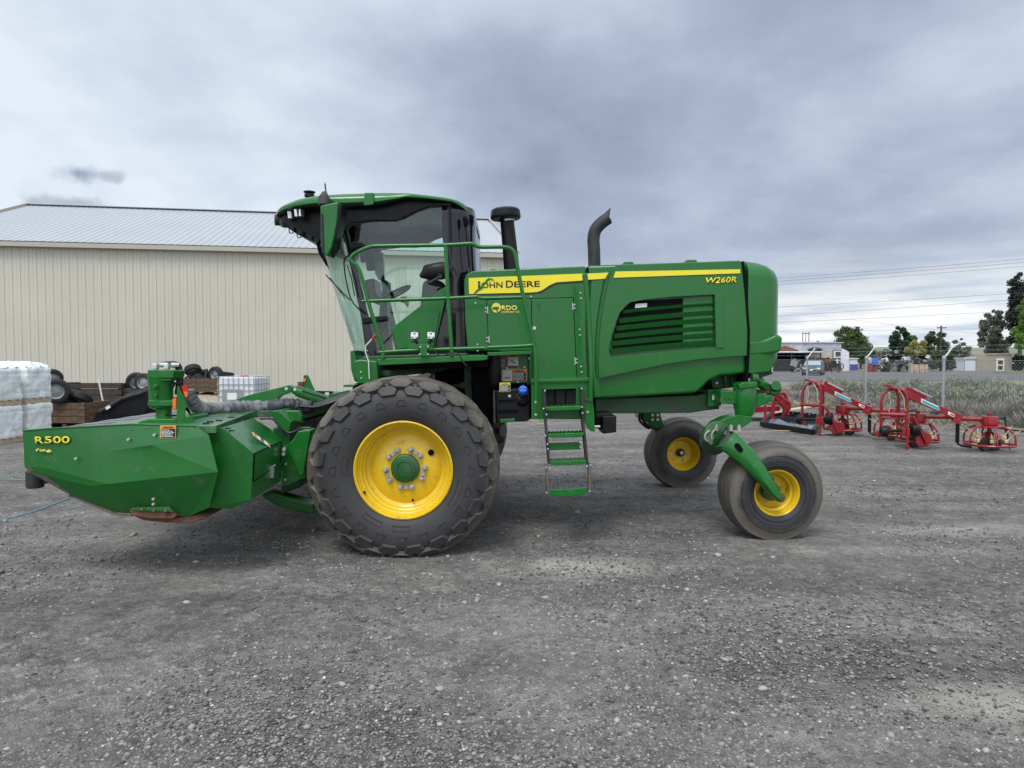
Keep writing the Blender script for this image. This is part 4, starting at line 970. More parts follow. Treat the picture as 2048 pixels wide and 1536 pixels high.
# sculpted lower edge: flared skirt in front of the lower hood
b = MB(); b.slab([(1186, 797), (1183, 700), (1180, 600), (1183, 552), (1208, 545), (1218, 540), (1210, 560), (1202, 600), (1196, 640), (1192, 690), (1192, 740), (1196, 770), (1202, 796)], YN-.022, YN+.02); b.build('hood_front_fold', M['green_hood'], wr, bevel=.018, seg=4)
b = MB(); b.slab([(1172, 535), (1177, 534), (1186, 700), (1190, 797), (1184, 797), (1180, 700)], YN-.002, YN+.03); b.build('hood_gap', M['dark_void'], wr)
for (q, nm) in (([(1174, 547), (1217, 545.2), (1210, 557.5), (1175, 559.5)], 'a'), ([(1231, 543), (1480, 538.5), (1481, 546.5), (1227, 555.5)], 'b')):
    y_ = YN-.026 if nm == 'a' else Yo-.003
    b = MB(); b.slab([(x, y+(1.6 if i > 1 else 0)) for i, (x, y) in enumerate(q)], y_+.001, y_+.004); b.build('stripe_edge', M['decal_black'], wr)
    b = MB(); b.slab(q, y_-.002, y_+.004); b.build('stripe', M['decal_yellow'], wr)
text('W260R', 1412.8, 567.5, Yo-.001, 61, 11.2, M['decal_black'], wr, slope=R(1.8), shear=.2, bold=.045)
text('W260R', 1412, 566.7, Yo-.004, 61, 11.2, M['decal_yellow'], wr, slope=R(1.8), shear=.2, bold=.015)
# rear cap
def rear_cap():
    # rings along X: each column is a cross-section outline (near half) then mirrored
    secs = []
    def sec(px, ytop, ybot, inset, rnd, yref=YN-.045):
        zt = V(px, ytop, 6.9).z; zb = V(px, ybot, 6.9).z; x = V(px, 650, 6.9).x
        pts = []; y0 = yref+inset
        for (f, g) in ((0, 0), (.04, 0), (.30, 0), (.6, 0), (.85, 0)): pts.append(Vector((x, y0, zb+(zt-zb)*f)))
        for k in range(1, 6):
            a = k/5*PI/2; pts.append(Vector((x, y0+rnd*(1-math.cos(a)), zb+(zt-zb)*.85+(zt-zb)*.15*math.sin(a))))
        return pts+[Vector((p.x, 2*YC-p.y, p.z)) for p in pts[::-1]]
    rows = [sec(1490, 521, 746, .0, .16), sec(1515, 524, 744, 0, .17), sec(1535, 529, 742, .02, .18), sec(1550, 535, 726, .06, .20), sec(1558, 540, 716, .12, .22), sec(1563, 546, 706, .25, .28), sec(1564.5, 556, 680, .45, .32)]
    b = MB(); b.grid([r+[r[0]] for r in rows]); 
    b.face([b.bm.verts.new(p) for p in rows[-1]]); b.face([b.bm.verts.new(p) for p in rows[0]])
    c = b.build('rear_hood_cap', M['green_hood'], wr, weld=True, smooth=50)
    # stepped ledge
    b = MB(); b.slab([(1496, 682), (1530, 679), (1553, 668), (1566.5, 673), (1563, 703), (1548, 708), (1497, 713)], YN-.049, YF+.049); b.build('rear_hood_ledge', M['green_hood'], c, bevel=.03, seg=4)
rear_cap()
b = MB(); b.slab([(1483, 523), (1488, 522), (1494, 580), (1500, 660), (1499, 715), (1496, 772), (1491, 772), (1494, 715), (1495, 660), (1489, 580)], YN-.056, YF+.056); b.build('hood_gap', M['dark_void'], wr)
for (x0, x1, y) in ((1246, 1268, 524.5), (1371, 1395, 520.5)):
    b = MB(); b.slab([(x0, y+2), (x0+3, y-1), (x1-3, y-1.4), (x1, y+1.5), (x1, y+6), (x0, y+6)], 7.1, 7.7); b.build('hood_vent', M['green_hood'], wr, bevel=.008)
b = MB(); b.slab([(1500, 745), (1546, 738), (1546, 748), (1520, 756), (1500, 757)], 7.1, 8.7); b.build('rear_bumper', M['green_dark'], wr, bevel=.01)
b = MB(); b.slab([(1543, 722), (1546, 722), (1546, 744), (1543, 744)], 7.0, 7.2); b.build('tail_lamp', M['lamp'], wr)
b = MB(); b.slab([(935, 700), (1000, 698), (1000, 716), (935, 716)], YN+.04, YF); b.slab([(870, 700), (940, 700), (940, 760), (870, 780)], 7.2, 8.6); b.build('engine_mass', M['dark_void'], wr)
# intake snorkel and exhaust
b = MB(); b.tube([V(1024, 545, 7.45), V(1020, 500, 7.45), V(1014, 440, 7.45)], [.083, .078, .072], 28, cap=True); s_ = b.build('air_intake', M['black'], wr)
p = V(1011, 430, 7.45); ax = (V(1014, 430, 7.45)-V(1020, 500, 7.45)).normalized()
b = MB(); b.lathe([(.08, -.05), (.148, -.045), (.158, -.03), (.158, -.01), (.150, .045), (.13, .062), (.05, .070), (0, .072)], 36, (0, 0, 0), 'Z')
for v in b.bm.verts: v.co = Matrix.Rotation(R(-3), 3, 'Y') @ v.co+p
b.build('intake_cap', M['black'], s_, smooth=40)
b = MB(); b.tube([V(1016, 443, 7.45), V(1015.6, 439, 7.45)], .076, 24); b.build('clamp', M['steel'], s_)
b = MB(); pe = [V(1189, 540, 7.5), V(1188, 500, 7.5), V(1187, 478, 7.5), V(1191, 460, 7.5), (V(1203, 446, 7.5)), V(1217, 436, 7.5)]
pts = spline([Vector(q) for q in pe], 5); b.tube(pts, .065, 24, cap=False)
bm = b.bm; bm.verts.ensure_lookup_table()
tipc = V(1217, 436, 7.5)
for v in bm.verts[-24:]:
    if v.co.z > tipc.z: v.co += (V(1230, 423, 7.5)-tipc)*((v.co.z-tipc.z)/.065)*.95
e_ = b.build('exhaust_pipe', M['black_matt'], wr, smooth=60); sm_ = e_.modifiers.new('wall', 'SOLIDIFY'); sm_.thickness = .004
for x in (1051, 1083, 1092, 1134): 
    b = MB(); p = V(x, 536, 7.2); b.cyl(p, p+Vector((0, 0, .03)), .012, 8); b.build('bolt', M['zinc'], wr)
b = MB(); b.slab([(980, 540), (1046, 537), (1046, 545), (980, 546)], 7.1, 7.5); b.slab([(980, 538), (992, 538), (992, 541), (980, 541)], 7.15, 7.25); b.build('box_lid', M['green'], wr, bevel=.01)
# ---------------------------------------------------------------- cab
CN, CF = 7.05, 8.75
fl = MB(); fl.slab([(705, 722), (735, 712), (935, 706), (935, 730), (870, 745), (720, 760)], 7.0, 8.8); fl.build('cab_floor', M['green_dark'], wr, bevel=.01)
b = MB(); b.slab([(706, 722), (720, 719), (755, 722), (757, 760), (735, 768), (716, 768), (709, 750)], 6.72, 7.1); b.build('cab_front_step', M['green'], wr, bevel=.015)
b = MB(); b.slab([(700, 702), (708, 700), (714, 720), (714, 765), (708, 762), (702, 740)], 6.95, 8.9); b.build('front_bulkhead', M['green'], wr, bevel=.01)
bolts('bolt', [(722, 744), (723, 756)], 6.72, wr, .010)
# pillars on both sides
P2([(684, 455), (693, 452), (719, 560), (755, 712), (738, 712), (706, 560)], CN, .05, 'front_pillar', M['black_gloss'], wr, .008)
P2([(893, 412), (903, 412), (905, 520), (908, 600), (913, 706), (898, 706), (897, 560)], CN-.01, .06, 'door_pillar', M['black'], wr, .008)
def rear_shell():    # dark glass shell curving round the back corner of the cab
    b = MB(); rows = []
    for (y, xr, rad) in ((409, 946, .30), (425, 948, .30), (470, 948, .30), (520, 950, .28), (560, 952, .25), (620, 950, .22), (706, 950, .22)):
        xl = V(902, y, CN).x; xe = V(xr, y, 7.3).x; z = V(902, y, CN).z; row = []
        for k in range(9):
            a = k/8*PI/2; row.append(Vector((xe-rad+rad*math.sin(a), CN-.005+rad*(1-math.cos(a)), z)))
        row = [Vector((xl, CN-.005, z))]+row
        row = row+[Vector((p.x, 2*YC-p.y, p.z)) for p in row[::-1]]; rows.append(row)
    b.grid(rows); o = b.build('rear_cab_panel', M['black_gloss'], wr, smooth=60); m = o.modifiers.new('wall', 'SOLIDIFY'); m.thickness = .012; return o
rs = rear_shell()
b = MB(); b.tube([V(929, 434, CN-.01), V(931, 440, CN-.01), V(932, 447, CN-.01), V(931, 454, CN-.01)], [.018, .026, .026, .014], 12); b.tube([V(931, 454, CN-.012), V(938, 535, CN-.012)], .006, 8); b.build('vent_slot', M['dark_void'], rs)
P2([(893, 600), (928, 590), (934, 706), (874, 708), (868, 700)], CN-.012, .06, 'rear_lower_panel', M['black_gloss'], wr, .01)
b = MB(); b.slab([(926, 552), (934, 540), (935, 700), (930, 700)], 7.0, 8.8); b.build('cab_back', M['dark_void'], wr)
# green lower door panel with its folded crease
for mirror in (False, True):
    b = MB(); pts = [(782, 657, 0), (893, 571, 0), (891, 600, 0), (868, 700, 0), (794, 700, 0), (862, 622, .0), (881, 627, .0), (800, 684, 0)]
    yy = lambda o_: (CN-.03-o_); q = []
    for x, y, o_ in pts:
        v = V(x, y, CN-.03); v.y = CN-.03+(0.02 if (x, y) in ((862, 622), (881, 627)) else 0)
        if mirror: v.y = 2*YC-v.y
        q.append(v)
    b.prism([q[i] for i in (0, 1, 2, 3, 4)], (0, .05 if not mirror else -.05, 0)); b.build('lower_door_panel', M['green'], wr, bevel=.008)
b = MB(); b.sheet([V(866, 618, CN-.031), V(880, 624, CN-.031), V(866, 697, CN-.031), V(797, 697, CN-.031), V(850, 640, CN-.031)], [(0, 1, 2, 3, 4)], (0, -.012, 0)); b.build('pressed_panel', M['green'], wr, bevel=.005)
# glass
b = MB(); b.slab([(748, 702), (935, 695), (935, 716), (748, 722)], CN-.004, CF); b.build('door_sill', M['black'], wr)
def quadglass(pts, name, m):
    b = MB(); b.prism(pts, (0, .006, 0)); return b.build(name, m, wr, smooth=0)
gl = [(691, 458), (735, 444), (780, 442), (815, 430), (850, 418), (894, 414), (896, 560), (893, 571), (787, 655), (797, 700), (752, 706)]
for m_ in (False, True):
    v = [V(x, y, CN+.02) for x, y in gl]
    if m_: v = [Vector((p.x, 2*YC-p.y, p.z)) for p in v]
    quadglass(v, 'side_window', M['glass'])
def windscreen():
    b = MB(); rows = []
    for (y, xs) in ((440, 672), (458, 684), (500, 694), (560, 708), (620, 722), (680, 736), (712, 745)):
        pn = V(xs, y, CN+.02); bulge = np.interp(y, [440, 560, 712], [.40, .37, .30]); row = []
        for k in range(25):
            t = -1+2*k/24; e = (1-abs(t)**2.6)
            yy = YC+(CN+.02-YC)*(-t) if False else YC+t*(YC-CN-.02)
            row.append(Vector((pn.x-bulge*e, yy, pn.z)))
        rows.append(row)
    b.grid(rows); o = b.build('windscreen', M['glass_screen'], wr, smooth=60); m = o.modifiers.new('t', 'SOLIDIFY'); m.thickness = .006
windscreen()
# roof: green shell on a black frame
def roof_z(px, tab): return np.interp(px, [t[0] for t in tab], [t[1] for t in tab])
LOWT = [(545, 421), (575, 417), (600, 413), (640, 411), (680, 412), (770, 409), (782, 404), (800, 397), (850, 400), (905, 404), (925, 412), (940, 425), (950, 438)]
TOPT = [(530, 412), (550, 404), (580, 400), (600, 396), (640, 391), (735, 386.5), (800, 386), (860, 391), (915, 395), (932, 401), (944, 412), (950, 425)]
def cab_roof():
    xc = V(757, 400, 7.0).x; a = V(951, 400, 7.2).x-xc; bb = .985; rows = []; n = 72
    def ring(k, f, dz):
        row = []
        for i in range(n):
            th = 2*PI*i/n; c, s = math.cos(th), math.sin(th); e = 2/4.2
            x = xc+(a if c > 0 else 1.13)*k*math.copysign(abs(c)**e, c); y = YC+bb*k*math.copysign(abs(s)**e, s)
            px = 1024+(x/7.0)*F*1.0; lo = V(757, roof_z(px, LOWT), 7.0).z; hi = V(757, roof_z(px, TOPT), 7.0).z
            row.append(Vector((x, y, lo+(hi-lo)*f+dz)))
        return row+[row[0]]
    for (k, f, dz) in ((.94, 0, .0), (.985, 0, 0), (1.0, .12, 0), (1.0, .45, 0), (.985, .70, 0), (.955, .93, 0), (.90, 1.0, 0), (.75, 1.05, .0), (.4, 1.08, .01), (.02, 1.1, .01)): rows.append(ring(k, f, dz))
    b = MB(); b.grid(rows); o = b.build('cab_roof', M['green_hood'], wr, weld=True, smooth=38)
    b = MB(); rows = [ring(.975, .25, -.02), ring(.972, -.10, -.0), ring(.95, -.25, -.0), ring(.5, -.3, .0), ring(.02, -.3, .0)]; b.grid(rows); b.build('headliner', M['black'], o, weld=True)
    b = MB(); b.slab([(729, 385.4), (747, 385), (747, 409), (727, 411)], 6.897, 6.925); b.slab([(729, 385.4), (747, 385), (747, 388), (729, 388)], 6.90, 7.3); b.build('roof_joint_strap', M['green'], o, bevel=.006)
    return o
cr = cab_roof()
P2([(640, 409), (680, 412), (770, 409), (800, 397), (900, 402), (904, 412), (862, 412), (835, 421), (806, 436), (790, 441), (745, 441), (700, 447), (692, 460), (683, 470), (650, 480)], CN-.02, .09, 'roof_side_frame', M['black'], cr, .01)
b = MB(); b.slab([(560, 446), (568, 428), (600, 413), (650, 410), (655, 470), (648, 487), (630, 484), (612, 477), (590, 466), (575, 456)], 7.15, 8.65); fh = b.build('front_lamp_housing', M['black'], cr, bevel=.03)
for i, (x, y) in enumerate(((584, 431), (600, 427))):
    b = MB(); p = V(x, y, 7.05 if i else 7.12); b.box(p, (.075 if i else .045, .07, .085), Matrix.Rotation(R(30), 3, 'Z') @ Matrix.Rotation(R(-6), 3, 'Y')); b.build('work_lamp_housing', M['black_matt'], cr, bevel=.008)
    b = MB(); b.box(p+Vector((-.012, -.036, 0)), (.062 if i else .038, .012, .072), Matrix.Rotation(R(10), 3, 'Z') @ Matrix.Rotation(R(-6), 3, 'Y')); b.build('work_lamp_lens', M['lamp'], cr, bevel=.004)
b = MB(); b.cyl(V(565, 441, 7.3), V(565, 441, 7.3)+Vector((-.07, -.03, 0)), .055, 20); b.lathe([(.045, 0), (.055, -.02), (.05, -.05), (0, -.055)], 20, V(571, 446, 7.25), 'Y'); b.build('round_lamp', M['black_matt'], cr, bevel=.008)
b = MB()
for (x, y, l) in ((578, 460, 10), (594, 468, 12), (612, 478, 12), (628, 484, 10)): b.slab([(x, y-8), (x+l, y-6), (x+l, y), (x, y-2)], 7.1, 7.5)
for (x, y) in ((581, 462), (597, 471)): b.tube([V(x-3, y-4, 7.12), V(x-2, y+3, 7.12), V(x+4, y+4, 7.12), V(x+8, y-2, 7.12)], .006, 6, smooth=3)
b.build('lamp_wiring', M['black'], fh, bevel=.004)
b = MB(); b.lathe([(.05, 0), (.052, .02), (.045, .035), (.0, .04)], 20, V(619, 394, 7.4), 'Z'); b.lathe([(.035, .04), (.06, .045), (.06, .055), (0, .06)], 20, V(619, 394, 7.4), 'Z'); b.build('beacon_socket', M['black'], cr)
b = MB(); b.tube([V(653, 392, 7.0), V(649.5, 365, 7.0)], [.008, .004], 8); b.tube([V(650, 368, 7.0), V(651, 378, 7.0)], .007, 8); b.build('antenna', M['black'], cr)
# mirror on the front corner
b = MB(); b.slab([(640, 411), (672, 404), (677, 404), (674, 440), (669, 470), (664, 493), (655, 512), (645, 508), (642, 470)], 6.62, 6.72); mi = b.build('mirror', M['green'], wr, bevel=.014)
b = MB(); b.slab([(676, 407), (684, 409), (678, 450), (668, 490), (657, 510), (654, 510), (664, 480), (672, 450)], 6.64, 6.86); b.build('mirror_back', M['black'], mi, bevel=.012)
b = MB(); b.slab([(640.5, 425), (644.5, 427), (647, 505), (644, 508), (641, 480)], 6.60, 6.625); b.build('mirror_trim', M['black_matt'], mi, bevel=.004)
b = MB(); b.tube([V(648, 412, 6.8), V(648, 398, 6.82), V(649, 388, 6.9)], [.055, .055, .03], 16); b.build('mirror_arm', M['black_matt'], mi)
b = MB(); b.tube([V(636, 487, 7.2), V(641, 505, 7.25), V(654, 532, 7.3)], [.02, .022, .006], 8); b.tube([V(646, 500, 7.3), V(657, 537, 7.35)], .006, 6); b.build('mirror_stay', M['black'], mi)
# wiper, interior: seat, steering column, monitor, far mirror
b = MB(); b.tube([V(688, 528, 6.98), V(692, 560, 6.98), V(703, 600, 6.98), (V(722, 622, 6.98)), V(731, 627, 6.98)], .007, 6, smooth=4); b.tube([V(688, 528, 6.98), V(689, 518, 6.98), V(699, 508, 6.98)], .009, 6); b.tube([V(694, 530, 6.96), V(703, 556, 6.96), V(709, 592, 6.96)], .006, 6); b.build('door_grab_rail', M['black'], wr)
b = MB(); b.slab([(722, 635), (772, 631), (773, 640), (724, 648)], 6.98, 7.06); b.build('door_latch', M['black'], wr, bevel=.01); b = MB(); b.slab([(697, 494), (706, 482), (724, 484), (724, 492), (704, 500)], 6.98, 7.06); b.build('door_latch', M['black'], wr, bevel=.01)
b = MB(); b.tube([V(652, 550, 7.35), V(680, 580, 7.15), V(700, 600, 7.1)], .006, 6, smooth=3); b.tube([V(660, 556, 7.33), V(690, 596, 7.1)], .005, 6); b.build('wiper', M['black'], wr)
b = MB(); b.slab([(805, 655), (833, 650), (840, 610), (845, 560), (870, 556), (890, 566), (885, 640), (875, 690), (810, 690)], 7.60, 8.15); b.build('operator_seat', M['seat'], wr, bevel=.05, seg=3)
b = MB(); b.slab([(845, 530), (868, 528), (870, 552), (845, 555)], 7.7, 8.05); b.build('headrest', M['seat'], wr, bevel=.03, seg=3)
b = MB(); b.slab([(758, 620), (766, 560), (775, 560), (773, 625), (780, 700), (755, 700)], 7.75, 8.0); b.build('steering_column', M['black'], wr, bevel=.02)
b = MB(); c_ = V(790, 588, 7.85); b.lathe([(.185, -.014), (.200, 0), (.185, .014), (.172, 0)], 36, (0, 0, 0), 'Z', closed=True)
for a in (0, 2.1, 4.2): b.tube([(0, 0, 0), (.18*math.cos(a), .18*math.sin(a), 0)], .012, 6)
for v in b.bm.verts: v.co = Matrix.Rotation(R(-28), 3, 'Y') @ v.co+c_
b.build('steering_wheel', M['black'], wr)
b = MB(); b.slab([(728, 560), (748, 556), (752, 590), (770, 600), (768, 615), (735, 600)], 7.9, 8.3); b.slab([(722, 640), (745, 640), (752, 700), (730, 700)], 7.4, 8.2); b.slab([(790, 668), (850, 640), (880, 650), (850, 680), (800, 690)], 7.35, 7.6); b.build('console', M['black'], wr, bevel=.02)
b = MB(); b.slab([(745, 502), (766, 505), (768, 545), (757, 560), (750, 548)], 8.55, 8.62); b.build('far_bracket', M['galv'], wr, bevel=.01)
b = MB(); b.tube([V(705, 452, 8.0), V(728, 470, 8.2), V(737, 500, 8.4), V(742, 540, 8.5)], [.05, .06, .06, .05], 12, smooth=4); b.build('sun_visor_arm', M['black'], wr)
b = MB(); b.slab([(800, 594), (812, 592), (817, 606), (815, 615), (808, 606), (800, 604)], 7.75, 7.8); b.build('hand_grip', mat('orange_grip', (.35, .09, .03), .5), wr, bevel=.01)
# side mirror seen through the near window, on its bracket
b = MB(); b.tube([V(840, 553, 6.75), V(855, 545, 6.75), V(885, 541, 6.75), V(903, 543, 6.75)], [.015, .075, .085, .05], 16); 
for v in b.bm.verts: v.co.y = 6.75+(v.co.y-6.75)*.6
sm2 = b.build('side_mirror', M['black'], wr, smooth=60)
b = MB(); b.tube([V(858, 566, 6.72), V(880, 553, 6.72), V(903, 546, 6.8)], .012, 8); b.cyl(V(880, 552, 6.70), V(880, 552, 6.73), .02, 12); b.build('mirror_bracket', M['black_matt'], sm2)
# ---------------------------------------------------------------- platform, rails, lamps
Yr = 6.30
rail = MB(); rr = .0175
up = [(767, 700), (755, 662), (741, 619), (719, 541), (704, 524), (702, 516), (709, 508), (725, 499), (741, 494), (760, 492), (891, 490), (938, 487.5), (948, 489), (960, 494), (1005, 494), (1022, 498), (1030, 510), (1036, 540), (1050, 610), (1068, 690), (1072, 740), (1071.5, 800)]
rail.tube([V(x, y, Yr) for x, y in up], rr, 12, smooth=4); rail.build('handrail', M['green'], wr)
for q in ([(728, 603), (735, 602), (898, 596.5), (948, 593.6), (956, 594), (966, 596.5), (1048, 594.5)], [(757, 705), (764, 704.5), (837, 700), (971, 696)], [(975, 695), (1046, 692), (1066, 690)]):
    b = MB(); b.tube([V(x, y, Yr) for x, y in q], rr*.92, 12, smooth=3); b.build('handrail', M['green'], wr)
b = MB(); b.tube([V(891, 490, Yr), V(896, 590, Yr), V(904, 712, Yr)], rr, 12); b.build('rail_post', M['green'], wr)
b = MB(); b.slab([(762, 706), (769, 706), (769, 716), (762, 716)], Yr-.02, Yr+.02); b.build('rail_post', M['green'], wr)
b = MB(); b.tube([V(1169, 547, 6.35), V(1170, 553, 6.35), V(1174, 590, 6.35), V(1179, 660, 6.35), V(1182, 740, 6.33), V(1181, 802, 6.33)], [.022, .025, .024, .022, .019, .017], 12, smooth=4); b.build('ladder_handrail', M['green'], wr)
b = MB(); b.slab([(754, 718), (966, 710), (975, 711), (975, 719), (965, 721), (757, 731)], Yr, 7.05); pl = b.build('platform', M['green'], wr, bevel=.006)
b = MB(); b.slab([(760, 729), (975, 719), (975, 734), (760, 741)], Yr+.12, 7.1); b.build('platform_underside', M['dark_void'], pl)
b = MB()
for i in range(34):
    x = 760+i*6.2; p = V(x, 717-(x-760)*.036, Yr+.03); b.box(p+Vector((0, .3, .004)), (.012, .6, .008))
b.build('tread_ribs', M['green'], pl, smooth=0)
b = MB(); b.slab([(975, 705), (1064, 701), (1064, 708), (1000, 711), (975, 712)], 6.5, YN); b.build('walkway', M['green'], wr, bevel=.004)
b = MB(); b.slab([(756, 740), (845, 735), (845, 748), (756, 752)], 6.9, 8.8); b.build('crossmember', M['green_dark'], wr)
for i, (x, y) in enumerate(((829, 671), (862, 671))):
    p = V(x, y, 6.24); b = MB(); hx = [(.062, -.03), (.062, .045), (-.052, .055), (-.062, .03), (-.058, -.055), (.045, -.055)]
    k = .62; b.prism([p+Vector((a*k*1.0, .0, c*k)) for a, c in hx], (0, .05, 0)); l_ = b.build('work_lamp', M['black_matt'], wr, bevel=.006)
    b = MB(); b.prism([p+Vector((a*k*.86, -.004, c*k*.86)) for a, c in hx], (0, .008, 0)); b.build('lamp_lens', M['lamp'], l_, bevel=.003)
    b = MB(); [b.lathe([(.0, -.004), (.010, -.002), (.013, .003), (0, .004)], 12, p+Vector((a, -.007, c)), 'Y') for a, c in ((0, .022), (-.018, -.012), (.018, -.014))]; b.build('lamp_bulb', M['steel'], l_)
    b = MB(); b.tube([p+Vector((.0, .03, -.03)), p+Vector((.02 if i == 0 else -.02, .03, -.075))], .012, 8); b.box(p+Vector((.0, .03, -.055)), (.06, .03, .012)); b.build('lamp_bracket', M['black'], l_)
b = MB(); b.slab([(832, 689), (860, 688), (858, 694), (854, 697), (854, 710), (842, 711), (839, 697), (834, 694)], 6.25, 6.27); b.build('lamp_plate', M['green'], wr, bevel=.002)
bolts('bolt', [(841, 694), (856, 693), (840, 708), (856, 708)], 6.25, wr, .009)
b = MB(); b.tube([V(*q, 6.24) for q in ((862, 690), (872, 706), (885, 712), (900, 706), (915, 707), (925, 722), (934, 733))], .006, 6, smooth=4); b.build('lamp_cable', M['hose'], wr)
# marker rod, red and white, on the front corner
b = MB(); b.tube([V(739, 758, 6.7), V(737, 722, 6.7), V(731, 705, 6.7), V(731, 692, 6.7), V(745, 677, 6.7)], .006, 6); b.build('marker_rod', M['white_paint'], wr)
b = MB(); b.tube([V(744, 678, 6.7), V(761, 661, 6.7)], .009, 8); b.build('marker_rod_tip', M['red_plastic'], wr)
# ---------------------------------------------------------------- tank, dark column, ladder
b = MB(); b.tube([V(988, 701, 6.6), V(989, 760, 6.6), V(989, 768, 6.62), V(984, 780, 6.7)], [.062, .062, .055, .04], 20); b.build('front_column', M['black'], wr, smooth=50)
b = MB(); b.slab([(976, 693), (1000, 693), (1000, 701), (976, 701)], 6.52, 6.68); b.build('column_cap', M['green'], wr, bevel=.006)
b = MB(); b.slab([(990, 781), (1056, 776), (1060, 780), (1060, 838), (1054, 843), (992, 845)], 6.55, 6.95); tk = b.build('fluid_tank', M['black'], wr, bevel=.02, seg=3)
b = MB(); b.slab([(998, 800), (1028, 799), (1031, 802), (1028, 804), (998, 805)], 6.546, 6.556); b.slab([(996, 820), (1036, 819), (1039, 823), (1036, 826), (996, 827)], 6.546, 6.556); b.build('moulded_groove', M['dark_void'], tk, bevel=.003)
b = MB(); p = V(1045, 792, 6.50); b.lathe([(.058, .06), (.06, .03), (.045, 0), (.04, 0)], 24, (0, 0, 0), 'Y'); b.cyl((0, .02, 0), (0, .09, -.0), .058, 24)
for v in b.bm.verts: v.co = Matrix.Rotation(R(-35), 3, 'X') @ v.co+p
b.build('filler_neck', M['black'], tk)
b = MB(); b.lathe([(0, -.03), (.034, -.03), (.040, -.024), (.043, 0), (.043, .015), (0, .02)], 24, (0, 0, 0), 'Y'); b.box((0, -.034, 0), (.012, .012, .066)); b.box((0, -.034, 0), (.066, .012, .012))
for v in b.bm.verts: v.co = Matrix.Rotation(R(-40), 3, 'X') @ v.co+V(1046, 781, 6.47)
b.build('filler_cap', M['blue_cap'], tk, bevel=.002)
bolts('tank_bolt', [(1019, 792)], 6.55, tk, .016)
b = MB(); b.slab([(1000, 839), (1030, 837), (1031, 844), (1000, 846)], 6.53, 6.9); b.build('tank_strap', M['green'], tk, bevel=.004)
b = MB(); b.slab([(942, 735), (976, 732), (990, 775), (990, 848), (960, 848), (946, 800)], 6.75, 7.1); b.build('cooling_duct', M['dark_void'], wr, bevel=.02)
b = MB(); b.slab([(986, 782), (990, 780), (991, 846), (987, 846)], 6.5, 6.9); b.build('tank_guard', M['black_matt'], wr)
b = MB(); b.slab([(927, 735), (940, 734), (946, 800), (930, 790)], 6.98, 7.08); b.build('frame_upright', M['green_dark'], wr, bevel=.006)
def decal(x0, y0, x1, y1, Y, kind, parent=wr, slope=-.02, head='WARNING'):
    sk = lambda x, y: (x, y+(x-x0)*slope)
    q = lambda a, b_, c, d: [sk(x0+(x1-x0)*a, y0+(y1-y0)*b_), sk(x0+(x1-x0)*c, y0+(y1-y0)*b_), sk(x0+(x1-x0)*c, y0+(y1-y0)*d), sk(x0+(x1-x0)*a, y0+(y1-y0)*d)]
    b = MB(); b.slab(q(0, 0, 1, 1), Y-.002, Y); d = b.build('warning_label', M['decal_peach'] if kind != 'yellow' else M['decal_yellow'], parent)
    if kind in ('text', 'both', 'yellow'):
        a0 = .05 if kind != 'both' else .42
        b = MB(); b.slab(q(a0, .04, .96, .25), Y-.0035, Y-.0015); b.build('label_header', M['decal_orange'] if kind != 'yellow' else M['decal_gold'], d)
        b = MB(); b.slab(q(a0, .27, .96, .96), Y-.0035, Y-.0015); b.build('label_body', M['decal_black'], d)
        b = MB(); w_ = .96-a0
        for i in range(6):
            f0 = .33+i*.10
            segs = 4; xx = a0+.04*w_
            for s_ in range(segs):
                ln = w_*random.uniform(.10, .24)
                if xx+ln > .94: break
                b.slab(q(xx, f0, xx+ln, f0+.045), Y-.0045, Y-.003); xx += ln+.02*w_+.01
        b.build('label_lines', M['decal_white'], d, smooth=0)
        px, py = sk(x0+(x1-x0)*(a0+.16*w_), y0+(y1-y0)*.215)
        text(head, px, py, Y-.0040, (x1-x0)*w_*.70, (y1-y0)*.13, M['decal_black'], d, slope=-math.atan(slope), bold=.03, th=.0006)
    if kind in ('pict', 'both'):
        a1 = .96 if kind == 'pict' else .40
        b = MB(); b.slab(q(.05, .22 if kind == 'pict' else .05, a1, .80 if kind == 'pict' else .95), Y-.0035, Y-.0015); b.build('label_picture', M['decal_white'], d)
        b = MB()
        for (p_, r_) in (([(.25, .38), (.45, .48), (.55, .60)], .004), ([(.55, .60), (.75, .62)], .004), ([(.45, .48), (.30, .55)], .003), ([(.55, .60), (.60, .72)], .003)) if kind == 'pict' else (([(.10, .70), (.22, .62), (.32, .70)], .003), ([(.10, .70), (.30, .80)], .003), ([(.32, .5), (.34, .8)], .003)):
            b.tube([V(*sk(x0+(x1-x0)*u, y0+(y1-y0)*v_), Y-.004) for u, v_ in p_], r_, 5)
        b.build('pictogram', M['decal_black'], d)
        if kind == 'pict':
            b = MB(); b.slab(q(.05, .03, .96, .19), Y-.0035, Y-.0015); b.build('label_header', M['decal_orange'], d)
            b = MB(); b.slab(q(.05, .82, .96, .97), Y-.0035, Y-.0015); b.build('label_body', M['decal_black'], d)
            text(head, *sk(x0+(x1-x0)*.2, y0+(y1-y0)*.165), Y-.0040, (x1-x0)*.6, (y1-y0)*.10, M['decal_black'], d, bold=.03, th=.0006)
    return d
Yd = YN+.028
decal(1000, 709.5, 1014.5, 735, Yd, 'text'); decal(1015.5, 708.5, 1037, 737, Yd, 'pict'); decal(1003.5, 739, 1054, 763, Yd, 'both'); 
decal(999, 765.5, 1020.5, 784, 6.545, 'yellow', head='CAUTION')
bolts('rivet', [(1014, 736.5), (1060, 752), (1036, 764)], Yd, wr, .010)
